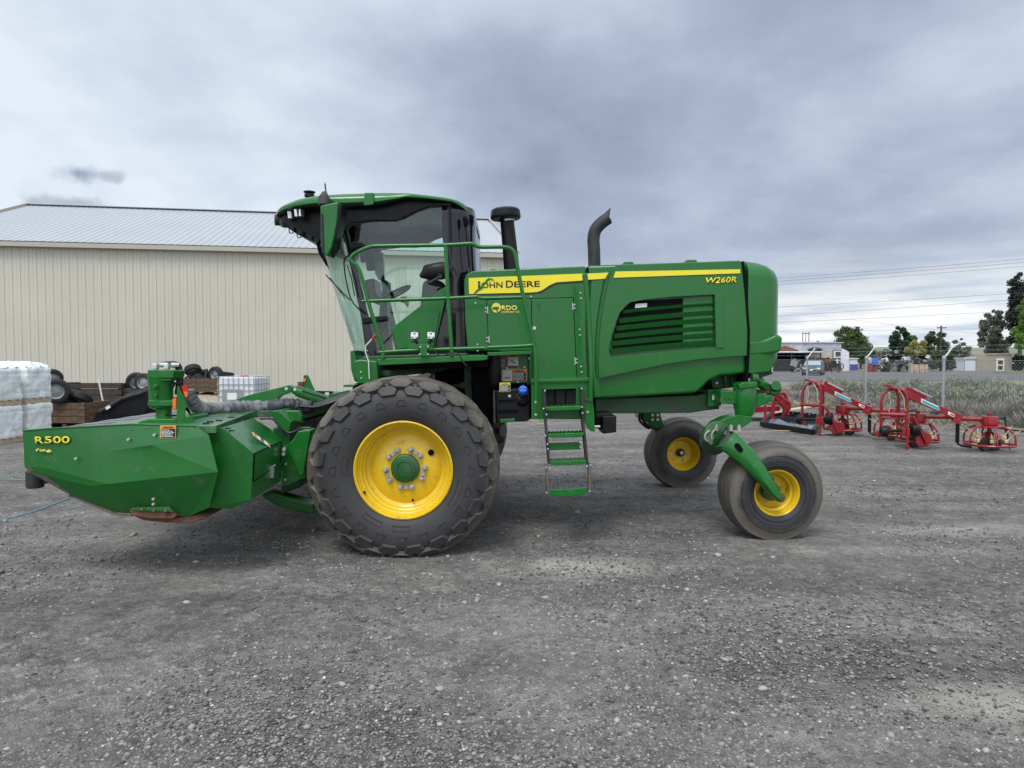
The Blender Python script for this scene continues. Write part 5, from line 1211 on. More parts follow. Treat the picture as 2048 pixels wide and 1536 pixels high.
# ladder housing
plate_with_hole([(1062, 759), (1185, 757), (1186, 762), (1186, 836), (1081, 838), (1063, 838)], [(1089, 779), (1152, 777), (1152, 812), (1090, 812)], 6.42, .03, 'ladder_frame', M['green'], wr, bev=.004)
b = MB(); b.slab([(1062, 759), (1186, 756), (1186, 763), (1062, 766)], 6.40, 6.9); b.build('ladder_top_step', M['green'], wr, bevel=.006)
b = MB(); b.slab([(1063, 760), (1185, 757), (1185, 836), (1063, 838)], 6.60, 7.2); b.build('step_box', M['black'], wr)
for x in (1089.5, 1111.5, 1132):
    b = MB(); b.slab([(x, 779), (x+19, 778.4), (x+19, 811), (x, 811.5)], 6.56, 6.61); b.build('battery_cover', M['black_matt'], wr, bevel=.006)
b = MB(); b.slab([(1166, 801), (1185, 799), (1188, 818), (1190, 863), (1183, 863), (1174, 856), (1170, 845)], 6.36, 6.39); b.build('ladder_side_plate', M['green'], wr, bevel=.004)
bolts('bolt', [(1071, 804), (1071.5, 829), (1180.5, 800), (1175, 824)], 6.36, wr, .012)
b = MB(); b.slab([(1168, 797), (1181, 796), (1184, 801), (1175, 802)], 6.345, 6.36); b.build('rust_patch', M['rust'], wr)
Yl = 6.30
st = [[(1088, 777), (1091, 838), (1098, 928)], [(1163, 775), (1166, 838), (1175, 929)]]
for s_, q in enumerate(st):
    b = MB(); pts = [V(x, y, Yl) for x, y in q]
    for a, c in zip(pts, pts[1:]): b.prism([a+Vector((-.010, 0, 0)), a+Vector((.012, 0, 0)), c+Vector((.012, 0, 0)), c+Vector((-.010, 0, 0))], (0, .13, 0))
    ld = b.build('ladder_rail', M['black_matt'], wr)
    b = MB(); lo = [((1093, 932), (1097, 990)), ((1180, 929), (1179, 985))][s_]
    a, c = V(*lo[0], Yl-.01), V(*lo[1], Yl-.01); b.prism([a+Vector((-.014, 0, 0)), a+Vector((.016, 0, 0)), c+Vector((.007, 0, 0)), c+Vector((-.007, 0, 0))], (0, .10, 0)); b.build('lower_ladder_rail', M['worn'], wr, bevel=.003)
    bolts('bolt', [[(1092, 935), (1099, 936), (1093, 985)], [(1174, 932), (1181, 930), (1179, 982)]][s_]+[[(1090, 781), (1087, 817), (1091, 871), (1095, 888), (1096, 898), (1093, 829)], [(1163, 777), (1164, 814), (1165, 826), (1160, 884), (1161, 894)]][s_], Yl-.012, wr, .009)
for (x0, x1, y, hgt) in ((1091, 1163, 814, 8), (1095, 1168, 868, 8), (1099, 1173, 923, 8)):
    b = MB(); b.slab([(x0, y), (x1, y-2.5), (x1, y+2), (x1-4, y+6), (x0+12, y+hgt), (x0+4, y+hgt-1), (x0, y+4)], Yl-.02, Yl+.16); b.build('ladder_step', M['green'], wr, bevel=.006)
    b = MB()
    for i in range(9): p = V(x0+5+i*(x1-x0-10)/8, y-.7-(i/8)*2.2, Yl); b.box(p+Vector((0, .07, .003)), (.012, .15, .010))
    b.build('step_tread', M['green'], wr)
b = MB(); b.slab([(1096, 886), (1161, 884), (1161, 899), (1096, 901)], Yl+.05, Yl+.058); b.build('ladder_plate', M['green_dirty'], wr)
b = MB(); b.slab([(1100, 980), (1135, 979), (1174, 975), (1175, 982), (1170, 989), (1130, 993), (1103, 992), (1099, 988)], Yl-.10, Yl-.085); b.slab([(1102, 979), (1172, 975), (1172, 978), (1102, 983)], Yl+.08, Yl+.09)
for i in range(8): x = 1103+i*9.8; b.slab([(x, 981), (x+2, 981), (x+2, 984), (x, 984)], Yl-.09, Yl+.08)
b.build('bottom_step', M['green'], wr, bevel=.003)
b = MB(); b.slab([(1205, 833), (1233, 831), (1233, 865), (1205, 868)], 6.55, 6.85); p = V(1205, 833, 6.55); bx_ = b.build('battery_box', M['black'], wr, bevel=.012)
b = MB(); b.slab([(1190, 828), (1225, 826), (1225, 834), (1190, 838)], 6.60, 6.95); b.slab([(1190, 836), (1206, 836), (1206, 862), (1190, 855)], 6.7, 6.95); b.build('battery_lid', M['black'], bx_, bevel=.01)
b = MB(); b.tube([V(1188, 853, 6.6), V(1200, 853, 6.6)], .014, 8); b.build('box_bolt', M['steel'], bx_)
# ---------------------------------------------------------------- header
hd_top = mat('header_deck_paint', (.020, .135, .035), .30, var=.15, vscale=1.5, dirt=(.13, .19, .12), dirt_amt=.5, dscale=3.5, coat=.5)
def X_at(px, Y): return V(px, 800, Y).x
xF, xM, xR = -3.62, -3.10, -2.16; y0, y1, zt = 5.27, 10.5, 1.195
b = MB(); b.prism([Vector((x, y, zt)) for x, y in ((xM, y0), (-2.215, y0+.03), (-2.43, 6.6), (-2.43, 6.75), (-2.12, 6.95), (-2.02, 7.3), (-2.02, y1), (xM, y1))], (0, 0, -.06))
hdr = b.build('mower_header', hd_top, wr, bevel=.006)
b = MB(); b.prism([Vector((xF+.02, y0+.03, zt-.05)), Vector((xM, y0+.03, zt-.01)), Vector((xM, y0+.03, zt-.06)), Vector((xF+.02, y0+.03, zt-.10))], (0, y1-y0-.06, 0)); b.prism([Vector((xF+.01, y0+.05, zt-.05)), Vector((xF+.03, y0+.05, zt-.05)), Vector((xF+.05, y0+.05, zt-.26)), Vector((xF+.03, y0+.05, zt-.26))], (0, y1-y0-.10, 0)); b.build('front_curtain', M['curtain'], hdr)
b = MB()
for i in range(15):
    y = y0+.1+i*.35; b.box(((xF+xM)/2+.02, y+.09, zt-.024), (xM-xF-.12, .17, .006), Matrix.Rotation(-math.atan(.04/(xM-xF)), 3, 'Y'))
b.build('curtain_strips', M['curtain_light'], hdr)
# near end shield, folded
E = {k: v for k, v in dict(a=(46, 862, 5.25), b=(100, 857.5, 5.25), c=(265, 849, 5.25), d=(393, 853, 5.25), e=(417.5, 871, 5.23), f=(435.5, 944, 5.20), g=(418, 1015, 5.30), h=(377, 1033, 5.36), i=(262, 1027, 5.36), j=(230, 1025, 5.35), k=(137, 988, 5.30), l=(59, 944, 5.26), m=(49, 933, 5.25),
     n=(85, 935, 5.243), o=(205, 905, 5.235), p=(300, 889, 5.215), q=(215, 968, 5.215), r=(180, 972, 5.23), s=(395, 1008, 5.30), t=(200, 1003, 5.30)).items()}
kk = list(E); pt = [V(*E[k]) for k in kk]; ix = {k: i for i, k in enumerate(kk)}
F_ = [[ix[c] for c in s] for s in ('abncde' and ('abn', 'bco', 'bon', 'cdpo', 'dep', 'amn', 'mln', 'efp', 'pfo', 'ofq', 'onq', 'nrq', 'nlr', 'lkr', 'rkt', 'rtq', 'qtsf', 'sfg', 'tjih', 'ths', 'shg', 'tkj'))]
b = MB(); b.sheet(pt, F_, (0, .012, 0)); es = b.build('end_shield', M['green_dirty'], hdr, smooth=8)
def scuff(chain):
    b = MB()
    for (p, q, r, f0, f1) in chain:
        P_, Q_, R_ = pt[ix[p]], pt[ix[q]], pt[ix[r]]; n = 7; top = []; bot = []
        for i in range(n+1):
            e = P_.lerp(Q_, i/n); f = f0+(f1-f0)*i/n; f = max(.03, f*(1+.7*mnoise.noise(e*9))); bot.append(e+Vector((0, -.003, 0))); top.append(e.lerp(R_, f)+Vector((0, -.003, 0)))
        b.grid([bot, top])
    b.build('worn_edge', M['worn'], hdr, smooth=0)
scuff([('m', 'l', 'n', .22, .30), ('l', 'k', 'r', .22, .16)]); scuff([('k', 'j', 't', .30, .12)])
b = MB(); b.tube([V(46, 861.5, 5.25), V(100, 857, 5.25), V(265, 848.5, 5.25), V(393, 852.5, 5.25)], .007, 6); b.build('shield_lip', M['green'], hdr)
# far end shield
b = MB(); b.prism([Vector((p.x, 10.52, p.z)) for p in [pt[ix[c]] for c in 'acdefghijklm']], (0, .02, 0)); b.build('end_shield', M['green_dirty'], hdr)
for (dx_, dy_, Y_, m_, bo) in ((.5, .5, 5.234, 'decal_black', .04), (0, 0, 5.231, 'decal_yellow', .018)):
    text('R', 70.2+dx_, 887+dy_, Y_, 17.5, 13.6, M[m_], hdr, bold=bo); text('500', 89.5+dx_, 886.6+dy_, Y_, 50.5, 13.6, M[m_], hdr, bold=bo, slope=R(.6))
b = MB()
for q in ([(71, 900), (75, 897), (77, 899), (73, 903)], [(79, 899), (82, 898), (82, 903), (79, 903)], [(84, 899), (90, 899), (89, 902), (84, 903)], [(90, 902), (98, 899), (102, 904), (95, 905)]): b.slab(q, 5.228, 5.24)
b.build('torn_sticker', M['decal_gold'], hdr)
decal(320, 851, 351.5, 876.5, 5.222, 'text', hdr, 0)
bolts('rivet', [(257, 879), (309, 870), (152, 917), (307, 998), (307, 1008)], 5.215, hdr, .011)
b = MB(); b.tube([V(262, 861, 5.243), V(300, 855, 5.243), V(306, 860, 5.243), V(309, 872, 5.24), V(306, 890, 5.22)], .0035, 5); b.tube([V(265, 896, 5.21), V(304, 891, 5.21)], .003, 5); b.build('inspection_flap', M['green_dark'], hdr)
# skid shoe and wear plate
b = MB(); b.slab([(259, 1022), (264, 1016), (338, 1014), (352, 1032), (345, 1038), (300, 1037), (270, 1032)], 5.30, 5.34); b.build('skid_plate', M['rust'], hdr, bevel=.006)
b = MB(); b.slab([(265, 1016), (338, 1015), (346, 1024), (262, 1021)], 5.285, 5.305); b.build('skid_clamp', M['green_dirty'], hdr, bevel=.004); bolts('bolt', [(285, 1018), (308.5, 1020), (332, 1020.5)], 5.285, hdr, .014, M['worn'])
b = MB(); b.slab([(262, 1030), (350, 1037), (400, 1030), (412, 1036), (385, 1046), (330, 1046), (285, 1041)], 5.36, 6.2); b.build('cutterbar_shoe', M['rust'], hdr, bevel=.01)
b = MB(); b.slab([(137, 991), (232, 1028), (262, 1030), (262, 1033), (228, 1031), (134, 993)], 5.30, 5.33); b.build('lower_lip', M['worn'], hdr)
b = MB(); p = V(70, 961, 5.42); b.lathe([(0, .08), (.05, .08), (.062, .07), (.062, -.04), (.055, -.055), (0, -.058)], 24, p, 'Z'); b.build('corner_roller', M['black_matt'], hdr); b = MB(); b.slab([(80, 955), (91, 962), (88, 968), (80, 962)], 5.42, 5.46); b.build('roller_bracket', M['black_matt'], hdr)
b = MB(); b.slab([(225, 985), (260, 1012), (400, 1022), (400, 985)], 5.7, 10.3); b.build('cutterbar', M['dark_void'], hdr)
# rear conditioner shield: side plate, sloping top, recessed rear face
A = dict(a=(396, 853, 5.33), b=(443, 855, 5.36), c=(506, 907, 5.45), d=(502, 1000, 5.45), e=(463, 1018, 5.45), f=(417, 1016, 5.40))
b = MB(); b.sheet([V(*A[k]) for k in 'abcdef'], [(0, 1, 2, 3, 4, 5)], (0, .014, 0)); rs2 = b.build('conditioner_side', M['green_dirty'], hdr, smooth=0)
c1 = V(506, 907, 5.45); c2 = V(565, 880, 6.42); d1_ = V(502, 1000, 5.45); b1 = V(443, 855, 5.36); b2 = V(506, 836, 6.6); c3 = V(540, 857, 6.6); d2_ = V(563, 961, 6.40)
b = MB(); b.sheet([b1, c1, c2, c3, b2], [(0, 1, 2, 3, 4)], (0, .0, -.014)); b.build('conditioner_top', M['green'], hdr, smooth=0, bevel=.003)
b = MB(); b.sheet([c1, c2, d2_, d1_], [(0, 1, 2, 3)], (-.014, 0, 0)); b.build('conditioner_rear', M['green_dirty'], hdr, smooth=0)
L_ = lambda p, q, t: p.lerp(q, t)
dd = Vector((.006, -.006, 0)); g1, g2 = L_(c1, d1_, .02), L_(c2, d2_, .02); g3 = L_(L_(c1, d1_, .60), L_(c2, d2_, .52), .93); g4 = L_(c1, d1_, .62)
g1 = L_(g1, g2, .03); g2 = L_(g1, g2, .93); g4 = L_(g4, L_(c2, d2_, .52), .03)
b = MB(); b.sheet([g1+dd, g2+dd, g3+dd, g4+dd], [(0, 1, 2, 3)], (-.004, .0, 0)); hatch = b.build('hatch', M['green_dirty'], hdr, smooth=0)
b = MB(); [b.tube([p+dd*1.0, q+dd*1.0], .004, 5) for p, q in ((g1, g2), (g2, g3), (g3, g4), (g4, g1))]; b.build('hatch_gap', M['dark_void'], hatch)
b = MB(); p = V(539, 939, 6.0)+Vector((.02, 0, 0)); b.box(p, (.03, .05, .06)); b.box(p+Vector((0.0, 0, -.05)), (.025, .04, .04)); b.tube([p+Vector((.02, -.03, .03)), p+Vector((.03, 0, .04)), p+Vector((.02, .03, .03))], .006, 6); b.build('hatch_latch', M['zinc'], hatch, bevel=.004)
nrm_ = (c1-b1).cross(c2-b1).normalized(); nrm_ = nrm_ if nrm_.z > 0 else -nrm_
def on_top(u, v): return b1.lerp(c1, u).lerp(b2.lerp(c2, u), v)+nrm_*.004
def strip_label(u0, v0, u1, v1, m, nm, hh=0):
    b = MB(); b.sheet([on_top(u0, v0)+nrm_*hh, on_top(u1, v0)+nrm_*hh, on_top(u1, v1)+nrm_*hh, on_top(u0, v1)+nrm_*hh], [(0, 1, 2, 3)], nrm_*.002); b.build(nm, m, hdr, smooth=0)
def band(p, q, w, m, nm, hh):
    t = (q-p).normalized(); s = nrm_.cross(t).normalized()*w; b = MB(); b.sheet([p-s+nrm_*hh, q-s+nrm_*hh, q+s+nrm_*hh, p+s+nrm_*hh], [(0, 1, 2, 3)], nrm_*.002); b.build(nm, m, hdr, smooth=0)
def ray_top(px, py):
    o = Vector((0, 0, H)); d = (V(px, py, 1)-o); k = (b1-o).dot(nrm_)/d.dot(nrm_); return o+d*k
pa, pb = ray_top(505, 868), ray_top(539, 892)
band(pa, pb, .035, M['decal_white'], 'warning_label', .003); band(L_(pa, pb, .02), L_(pa, pb, .22), .030, M['decal_orange'], 'label_header', .0055); band(L_(pa, pb, .45), L_(pa, pb, .62), .030, M['rust'], 'label_body', .0055); band(L_(pa, pb, .84), L_(pa, pb, .97), .030, M['decal_orange'], 'label_header', .0055)
for u, v in ((455, 858), (462, 863), (420, 845), (438, 842), (412, 848), (462, 836)):
    p = ray_top(u, v) if u > 450 else G(u, v, zt); b = MB(); b.box(p+Vector((0, 0, .006)), (.05, .012, .008)); b.build('deck_slot', M['dark_void'], hdr)
# frame between header and tractor
b = MB(); b.slab([(565, 890), (572, 893), (605, 857), (625, 858), (628, 870), (612, 955), (575, 972), (562, 975)], 6.45, 6.55); b.slab([(575, 896), (596, 862), (622, 860), (606, 952), (598, 950)], 6.30, 6.36); b.build('header_subframe', M['green'], hdr, bevel=.01)
b = MB(); b.slab([(545, 822), (556, 820), (584, 843), (578, 864), (562, 862), (545, 840)], 6.55, 6.9); b.slab([(560, 821), (596, 821), (604, 832), (604, 845), (592, 845), (580, 840)], 6.7, 6.78); b.build('lift_bracket', M['green'], hdr, bevel=.012)
b = MB(); b.slab([(545, 855), (580, 850), (580, 895), (562, 905), (545, 880)], 6.6, 10.2); b.slab([(566, 930), (600, 930), (600, 975), (560, 990)], 6.8, 9.8); b.build('header_back_frame', M['green_dark'], hdr, bevel=.02)
bolts('bolt', [(567, 908), (568, 899)], 6.30, hdr, .020); bolts('bolt', [(572, 928), (571, 959)], 6.45, hdr, .012)
b = MB(); b.tube([V(*q, 6.42) for q in ((520, 838), (545, 838), (560, 852), (576, 865), (592, 862), (604, 856), (622, 856))], .010, 8, smooth=4); b.build('hydraulic_hose', M['hose'], hdr)
b = MB(); b.tube([V(471, 830, 6.5), V(484, 822, 6.5), V(505, 821, 6.5), V(530, 827, 6.5), V(540, 835, 6.5)], .006, 6, smooth=4); b.build('cable', M['black_matt'], hdr)
b = MB(); b.slab([(522, 988), (540, 986), (565, 992), (622, 1008), (628, 1012), (628, 1030), (585, 1021), (550, 1010), (527, 997)], 6.75, 6.95); b.build('lift_arm', M['green'], wr, bevel=.02, seg=3)
b = MB(); b.slab([(522, 988), (540, 986), (565, 992), (622, 1008), (700, 1000), (700, 1016), (628, 1030), (585, 1021), (550, 1010), (527, 997)], 8.85, 9.05); b.build('lift_arm', M['green'], wr, bevel=.02, seg=3)
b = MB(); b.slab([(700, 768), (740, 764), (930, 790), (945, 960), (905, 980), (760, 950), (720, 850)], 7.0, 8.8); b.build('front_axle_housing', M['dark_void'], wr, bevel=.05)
b = MB(); b.cyl((-.925, 6.5, .745), (-.925, 9.3, .745), .17, 20); b.build('front_axle', M['green_dark'], wr)
b = MB(); b.slab([(687, 770), (708, 770), (708, 774), (687, 774)], 6.8, 7.6); b.build('step_bracket', M['green'], wr)
# top linkage on the header deck
b = MB(); b.slab([(440, 809), (500, 789), (566, 773), (577, 770), (585, 775), (584, 783), (560, 792), (545, 810), (530, 822), (440, 822)], 8.0, 8.12); b.slab([(440, 809), (566, 773), (577, 770), (585, 775), (560, 792), (530, 822)], 8.3, 8.38); tl = b.build('float_link', M['green'], hdr, bevel=.01)
bolts('pin', [(573, 777.5), (590, 779)], 8.0, hdr, .022)
b = MB(); b.tube([V(588, 779, 8.05), V(600, 784, 8.05)], .05, 16); b.tube([V(594, 782, 8.05), V(650, 801, 8.05)], [.062, .062], 20); b.build('lift_cylinder', M['green'], hdr, bevel=.006)
b = MB(); b.tube([V(604, 780, 7.98), V(660, 797, 7.98)], .012, 8); b.build('cylinder_pipe', M['green_dark'], hdr)
b = MB(); b.slab([(655, 790), (696, 780), (700, 788), (660, 801)], 8.0, 8.1); b.slab([(648, 800), (690, 790), (690, 800), (650, 812)], 7.8, 8.3); b.build('cylinder_bracket', M['green'], hdr, bevel=.01)
b = MB(); b.slab([(630, 782), (663, 783), (663, 789), (630, 788)], 9.2, 9.3); b.build('hose_tray', M['black'], hdr)
b = MB(); b.slab([(650, 785), (658, 785), (658, 788.5), (650, 788.5)], 9.19, 9.2); b.build('label', M['decal_white'], hdr)
# hose bundle in its sleeve
hp = [V(374, 782, 6.1), V(380, 797, 6.12), V(390, 810, 6.2), V(405, 817, 6.3), V(430, 818, 6.5), (V(465, 815, 6.65)), V(500, 813, 6.8), V(540, 814, 6.9)]
def sleeve(pts, r, name, m):
    pts = spline([Vector(p) for p in pts], 10); rs = [r*(1+.16*mnoise.noise((i*.9, 0, 0))+.08*math.sin(i*1.7)) for i in range(len(pts))]
    b = MB(); b.tube(pts, rs, 20)
    for v in b.bm.verts: v.co += Vector((mnoise.noise(v.co*22), mnoise.noise(v.co*22+Vector((9, 0, 0))), mnoise.noise(v.co*22+Vector((0, 9, 0)))))*.016
    return b.build(name, m, hdr, smooth=60)
sleeve(hp, .058, 'hose_sleeve', M['wrap'])
sleeve([V(530, 815, 6.88), V(560, 810, 6.9), V(585, 808, 6.95), V(603, 813, 7.0), V(625, 814, 7.0)], .056, 'hose_sleeve', M['wrap_dark'])
for k in range(4):
    b = MB(); dy = .05*k; b.tube([V(600, 812, 6.95+dy), V(630, 814-k*1.5, 6.95+dy), V(655, 808-k*2, 6.95+dy), V(690, 795-k*2, 7.0+dy), V(715, 785, 7.1)], .020, 8, smooth=4); b.build('hydraulic_hose', M['hose'], hdr)
# drive motor on the near end
Ym = 5.75
b = MB(); b.slab([(309, 812), (334, 812), (334, 842), (309, 842)], Ym+.05, Ym+.15); b.build('motor_stand', M['green'], hdr, bevel=.02)
b = MB(); b.lathe([(.055, -.20), (.088, -.185), (.092, -.12), (.092, .0), (.100, .02), (.100, .10), (0, .10)], 32, V(322, 770, Ym+.1)+Vector((0, 0, .0)), 'Z'); mo = b.build('drive_motor', M['green'], hdr)
for q_ in ([(295, 740), (346, 740), (348, 742), (346, 756), (297, 756), (294, 752)], [(296, 801), (344, 801), (348, 805), (346, 813), (296, 813), (294, 808)], [(301, 756.5), (342, 756.5), (342, 762), (301, 762)]):
    b = MB(); b.slab(q_, Ym+(.01 if q_[0][0] == 301 else 0), Ym+.2); b.build('motor_flange', M['green'], mo, bevel=.008)
b = MB(); p = V(313, 773, Ym); b.cyl(p+Vector((0, .05, 0)), p-Vector((0, .02, 0)), .022, 6); b.cyl(p, p-Vector((0, .035, 0)), .013, 6); p = V(313, 791, Ym); b.cyl(p+Vector((0, .05, 0)), p-Vector((0, .02, 0)), .014, 6); b.build('motor_plug', M['green'], mo, bevel=.002)
for x in (311, 334):
    b = MB(); p = V(x, 733, Ym+.08); b.box(p, (.040, .05, .045)); b.cyl(p-Vector((0, 0, .04)), p, .016, 12); b.build('pipe_elbow', M['zinc'], mo, bevel=.006)
    b = MB(); q = V(x+8, 730, Ym+.08); b.tube([q, q+Vector((.05, .03, 0))], [.020, .018], 10); b.build('pipe_fitting', M['zinc'], mo)
b = MB(); b.tube([V(343, 731, Ym+.1), V(351, 731, Ym+.12), V(356, 738, Ym+.14), V(358, 752, Ym+.15), V(356, 772, Ym+.16), V(354, 786, Ym+.2)], .020, 12, smooth=5); b.tube([V(320, 729, Ym+.18), V(350, 727, Ym+.22), V(361, 740, Ym+.25), V(362, 775, Ym+.28), V(370, 785, Ym+.3)], .020, 12, smooth=5); b.build('hydraulic_hose', M['hose'], mo)
b = MB(); b.tube([V(344, 768, Ym+.1), V(356, 766, Ym+.1), V(362, 764, Ym+.1)], .012, 8); b.cyl(V(348, 771, Ym+.08), V(348, 771, Ym+.08)+Vector((-.02, 0, 0)), .018, 12); b.build('hose_fitting', M['black_matt'], mo)
b = MB(); b.slab([(280, 842), (296, 838), (350, 838), (353, 850), (266, 850)], Ym-.25, Ym+.35); b.build('motor_base', M['green'], hdr, bevel=.01)
b = MB(); b.slab([(330, 829), (350, 830), (350, 833), (330, 833)], Ym-.1, Ym-.06); b.build('base_pin', M['black'], hdr)
# lamp bracket (near): triangular plate with slot, orange lamp, red reflector; the same on the far end
def lamp_bracket(Y, near):
    q = [(353, 847), (354, 773), (357, 772), (391, 849)]
    if near:
        plate_with_hole(q, [(370, 818), (377, 812), (382, 833), (370, 836)], Y, .008, 'lamp_bracket', M['green'], hdr)
        b = MB(); b.slab([(352, 845), (392, 848), (392, 851), (352, 850)], Y-.04, Y+.02); b.build('lamp_bracket_foot', M['green'], hdr)
        b = MB(); b.slab([(344, 798), (352, 796), (352, 819), (345, 820)], Y, Y+.06); b.build('marker_lamp', M['orange_lamp'], hdr, bevel=.006); b = MB(); b.slab([(343.5, 795), (352, 794), (352, 797), (344, 799)], Y+.01, Y+.07); b.build('lamp_frame', M['black'], hdr)
        b = MB(); b.slab([(362, 772), (375, 771), (375, 783), (366, 783)], Y+.02, Y+.03); b.build('reflector', M['red_plastic'], hdr); b = MB(); b.slab([(366, 783), (375, 783), (374.5, 794), (371, 795)], Y+.02, Y+.03); b.build('reflector', M['orange_lamp'], hdr)
    else:
        b = MB(); b.slab([(607, 780), (607, 751), (614, 750), (617, 752), (630, 782)], Y, Y+.01); b.build('lamp_bracket', M['green'], hdr)
        b = MB(); b.slab([(606, 757), (612, 757), (611, 763), (606, 764)], Y-.02, Y-.01); b.build('reflector', M['orange_lamp'], hdr)
        b = MB(); b.slab([(595, 764), (606, 763), (606, 778), (596, 778)], Y-.02, Y+.02); b.build('marker_lamp', M['rust'], hdr)
lamp_bracket(5.5, True); lamp_bracket(10.3, False)
# ================================================================ YARD: wrapped pallets, crates, tank, implements, twine
def plank_box(name, loc, rz, L, D, Hh, rows, label, cat, group=None, m='wood', pallet=True, gap=.012):
    """open slatted crate on skids: planks of each side, corner posts, skids"""
    t = thing(name, (0, 0, 0), label, cat, group); ph = Hh/rows; z0 = .12 if pallet else 0
    for (sx, sy, ln, ax) in ((0, -D/2, L, 0), (0, D/2, L, 0), (-L/2, 0, D, 1), (L/2, 0, D, 1)):
        for r_ in range(rows):
            b = MB(); d = (ln+.02, .028, ph-gap) if ax == 0 else (.028, ln-.04, ph-gap)
            b.box((sx, sy, z0+ph*(r_+.5)), d); b.build('plank', M[m], t, bevel=.004)
    for sx in (-1, 1):
        for sy in (-1, 1):
            b = MB(); b.box((sx*(L/2-.06), sy*(D/2-.05), z0+Hh/2), (.09, .06, Hh)); b.build('corner_post', M[m], t, bevel=.004)
    b = MB(); b.box((0, 0, z0+.02), (L-.04, D-.04, .03)); b.build('crate_floor', M[m], t)
    if pallet:
        for x in (-L/2+.08, 0, L/2-.08):
            b = MB(); b.box((x, 0, .05), (.10, D, .10)); b.build('skid', M[m], t, bevel=.005)
    t.location = loc; t['_w'] = list(loc); t.rotation_euler = (0, 0, rz); return t
def small_wheel(R_=.30, w=.2, rim=.17):
    t = thing('spare_wheel', (0, 0, 0), 'x', 'wheel'); b = MB(); h = w/2
    pr = [(rim, -h*.75), (rim+.01, -h*.95), (R_*.80, -h*1.05), (R_*.94, -h*.9), (R_*.98, -h*.6)]
    for y in (-.45, -.15, .15, .45): pr += [(R_*.975, h*(y-.1)), (R_, h*(y-.06)), (R_, h*(y+.06)), (R_*.975, h*(y+.1))]
    pr += [(r, -y) for r, y in pr[4::-1]]
    b.lathe(pr, 32); b.build('tyre', M['tyre_small'], t, origin=(0, 0, 0))
    b = MB(); b.lathe([(rim+.01, -h*.9), (rim-.01, -h*.8), (rim-.02, -h*.3), (rim*.6, -h*.45), (rim*.35, -h*.55), (0, -h*.55), (0, -h*.4), (rim*.8, 0), (rim-.01, h*.8), (rim+.01, h*.9)], 28)
    for k in range(5):
        a = k*2*PI/5; b.cyl((rim*.55*math.cos(a), -h*.5, rim*.55*math.sin(a)), (rim*.55*math.cos(a), -h*.62, rim*.55*math.sin(a)), .012, 6)
    b.build('rim', M['galv'], t, origin=(0, 0, 0)); return t
sw = small_wheel(); used = [False]
def put_wheel(px, py, Y, rx, ry, rz, sc, label):
    o = sw if not used[0] else copy_tree(sw); used[0] = True
    o.location = V(px, py, Y); o.rotation_euler = (R(rx), R(ry), R(rz)); o.scale = (sc,)*3; o['label'] = label; o['group'] = 'spare wheels among the crates'
# wrapped pallets, two columns two high
def wrapped(x, y, z, label, top, seed):
    t = thing('wrapped_pallet', (x, y, z), label, 'pallet', 'film wrapped pallets at the left edge'); W_, D_ = .92, .80; rnd = random.Random(seed)
    for dx in (-.40, -.13, .13, .40): b = MB(); b.box((x, y+dx*D_, z+.095), (W_, .09, .018)); b.build('deck_board', M['wood_pale'], t)
    for dx in (-.42, 0, .42):
        b = MB(); b.box((x+dx*W_, y, z+.045), (.08, D_, .085)); b.build('skid', M['wood_pale'], t)
    # load: bales in courses, film stretched round them, folds running round the corners
    film = M['film'+('' if seed % 2 else '2')]; bm = bmesh.new(); n1, n2 = 22, 26; h = .64; b = MB(); b.bm.free(); b.bm = bm; rows = []
    per = []
    for (a, c) in (((-.5, -.5), (.5, -.5)), ((.5, -.5), (.5, .5)), ((.5, .5), (-.5, .5)), ((-.5, .5), (-.5, -.5))):
        for i in range(n1): f = i/n1; per.append((a[0]+(c[0]-a[0])*f, a[1]+(c[1]-a[1])*f))
    for j in range(n2+1):
        f = j/n2; row = []
        for (u, v) in per:
            q = 1-.03*(abs(u)+abs(v)-.5)**2*4; nx = mnoise.noise((u*5+seed, v*5, f*3)); fo = mnoise.noise((u*14+v*9+seed, f*5+u*3, v*14)); co_ = .012*math.sin((f*3)*2*PI)
            cs = max(0, 1-abs(((f*5) % 1)-.5)*0-min((f*5) % 1, 1-(f*5) % 1)*9); vs_ = max(0, 1-min(((u+.5)*3) % 1, 1-((u+.5)*3) % 1)*8) if abs(abs(v)-.5) < .01 else max(0, 1-min(((v+.5)*3) % 1, 1-((v+.5)*3) % 1)*8); g = q*(.985+.055*nx+.045*abs(fo))-.024*cs-.018*vs_*(1-f*.3)
            zz = z+.105+h*f
            if f > .93: g *= 1-(f-.93)*.6; zz += .02*nx
            row.append((x+u*W_*g, y+v*D_*g, zz))
        rows.append(row+[row[0]])
    for k, (s_, dz) in enumerate(((.92, .0), (.72, .02), (.45, .03), (.2, .035), (.02, .04))):
        rows.append([(x+u*W_*s_, y+v*D_*s_, z+.105+h+dz*(3.2 if top else .4)+(.10 if top else .015)*max(0, mnoise.noise((u*s_*7+seed, v*s_*7, 3)))) for u, v in per+[per[0]]])
    b.grid(rows); b.build('wrapped_load', film, t, weld=True, smooth=32)
for nm, c in (('film', (.76, .80, .79)), ('film2', (.68, .77, .73))):
    M[nm] = mat('stretch_'+nm, c, .28, var=.25, vscale=9, bump=1, bscale=13, coat=.4, dirt=(.80, .82, .82), dirt_amt=.8, dscale=12)
xw = -10.0
for (i, y, w_) in ((0, 14.12, 'front column at the left edge of the yard'), (1, 15.05, 'rear column, nearer the crates')):
    for k in (0, 1):
        wrapped(xw-.46, y, k*.755, ('upper' if k else 'lower')+' white film wrapped pallet in the '+w_, k == 1, i*2+k+1)
def at_(px, Y, z=0): p = V(px, 716, Y); return Vector((p.x, Y, z))
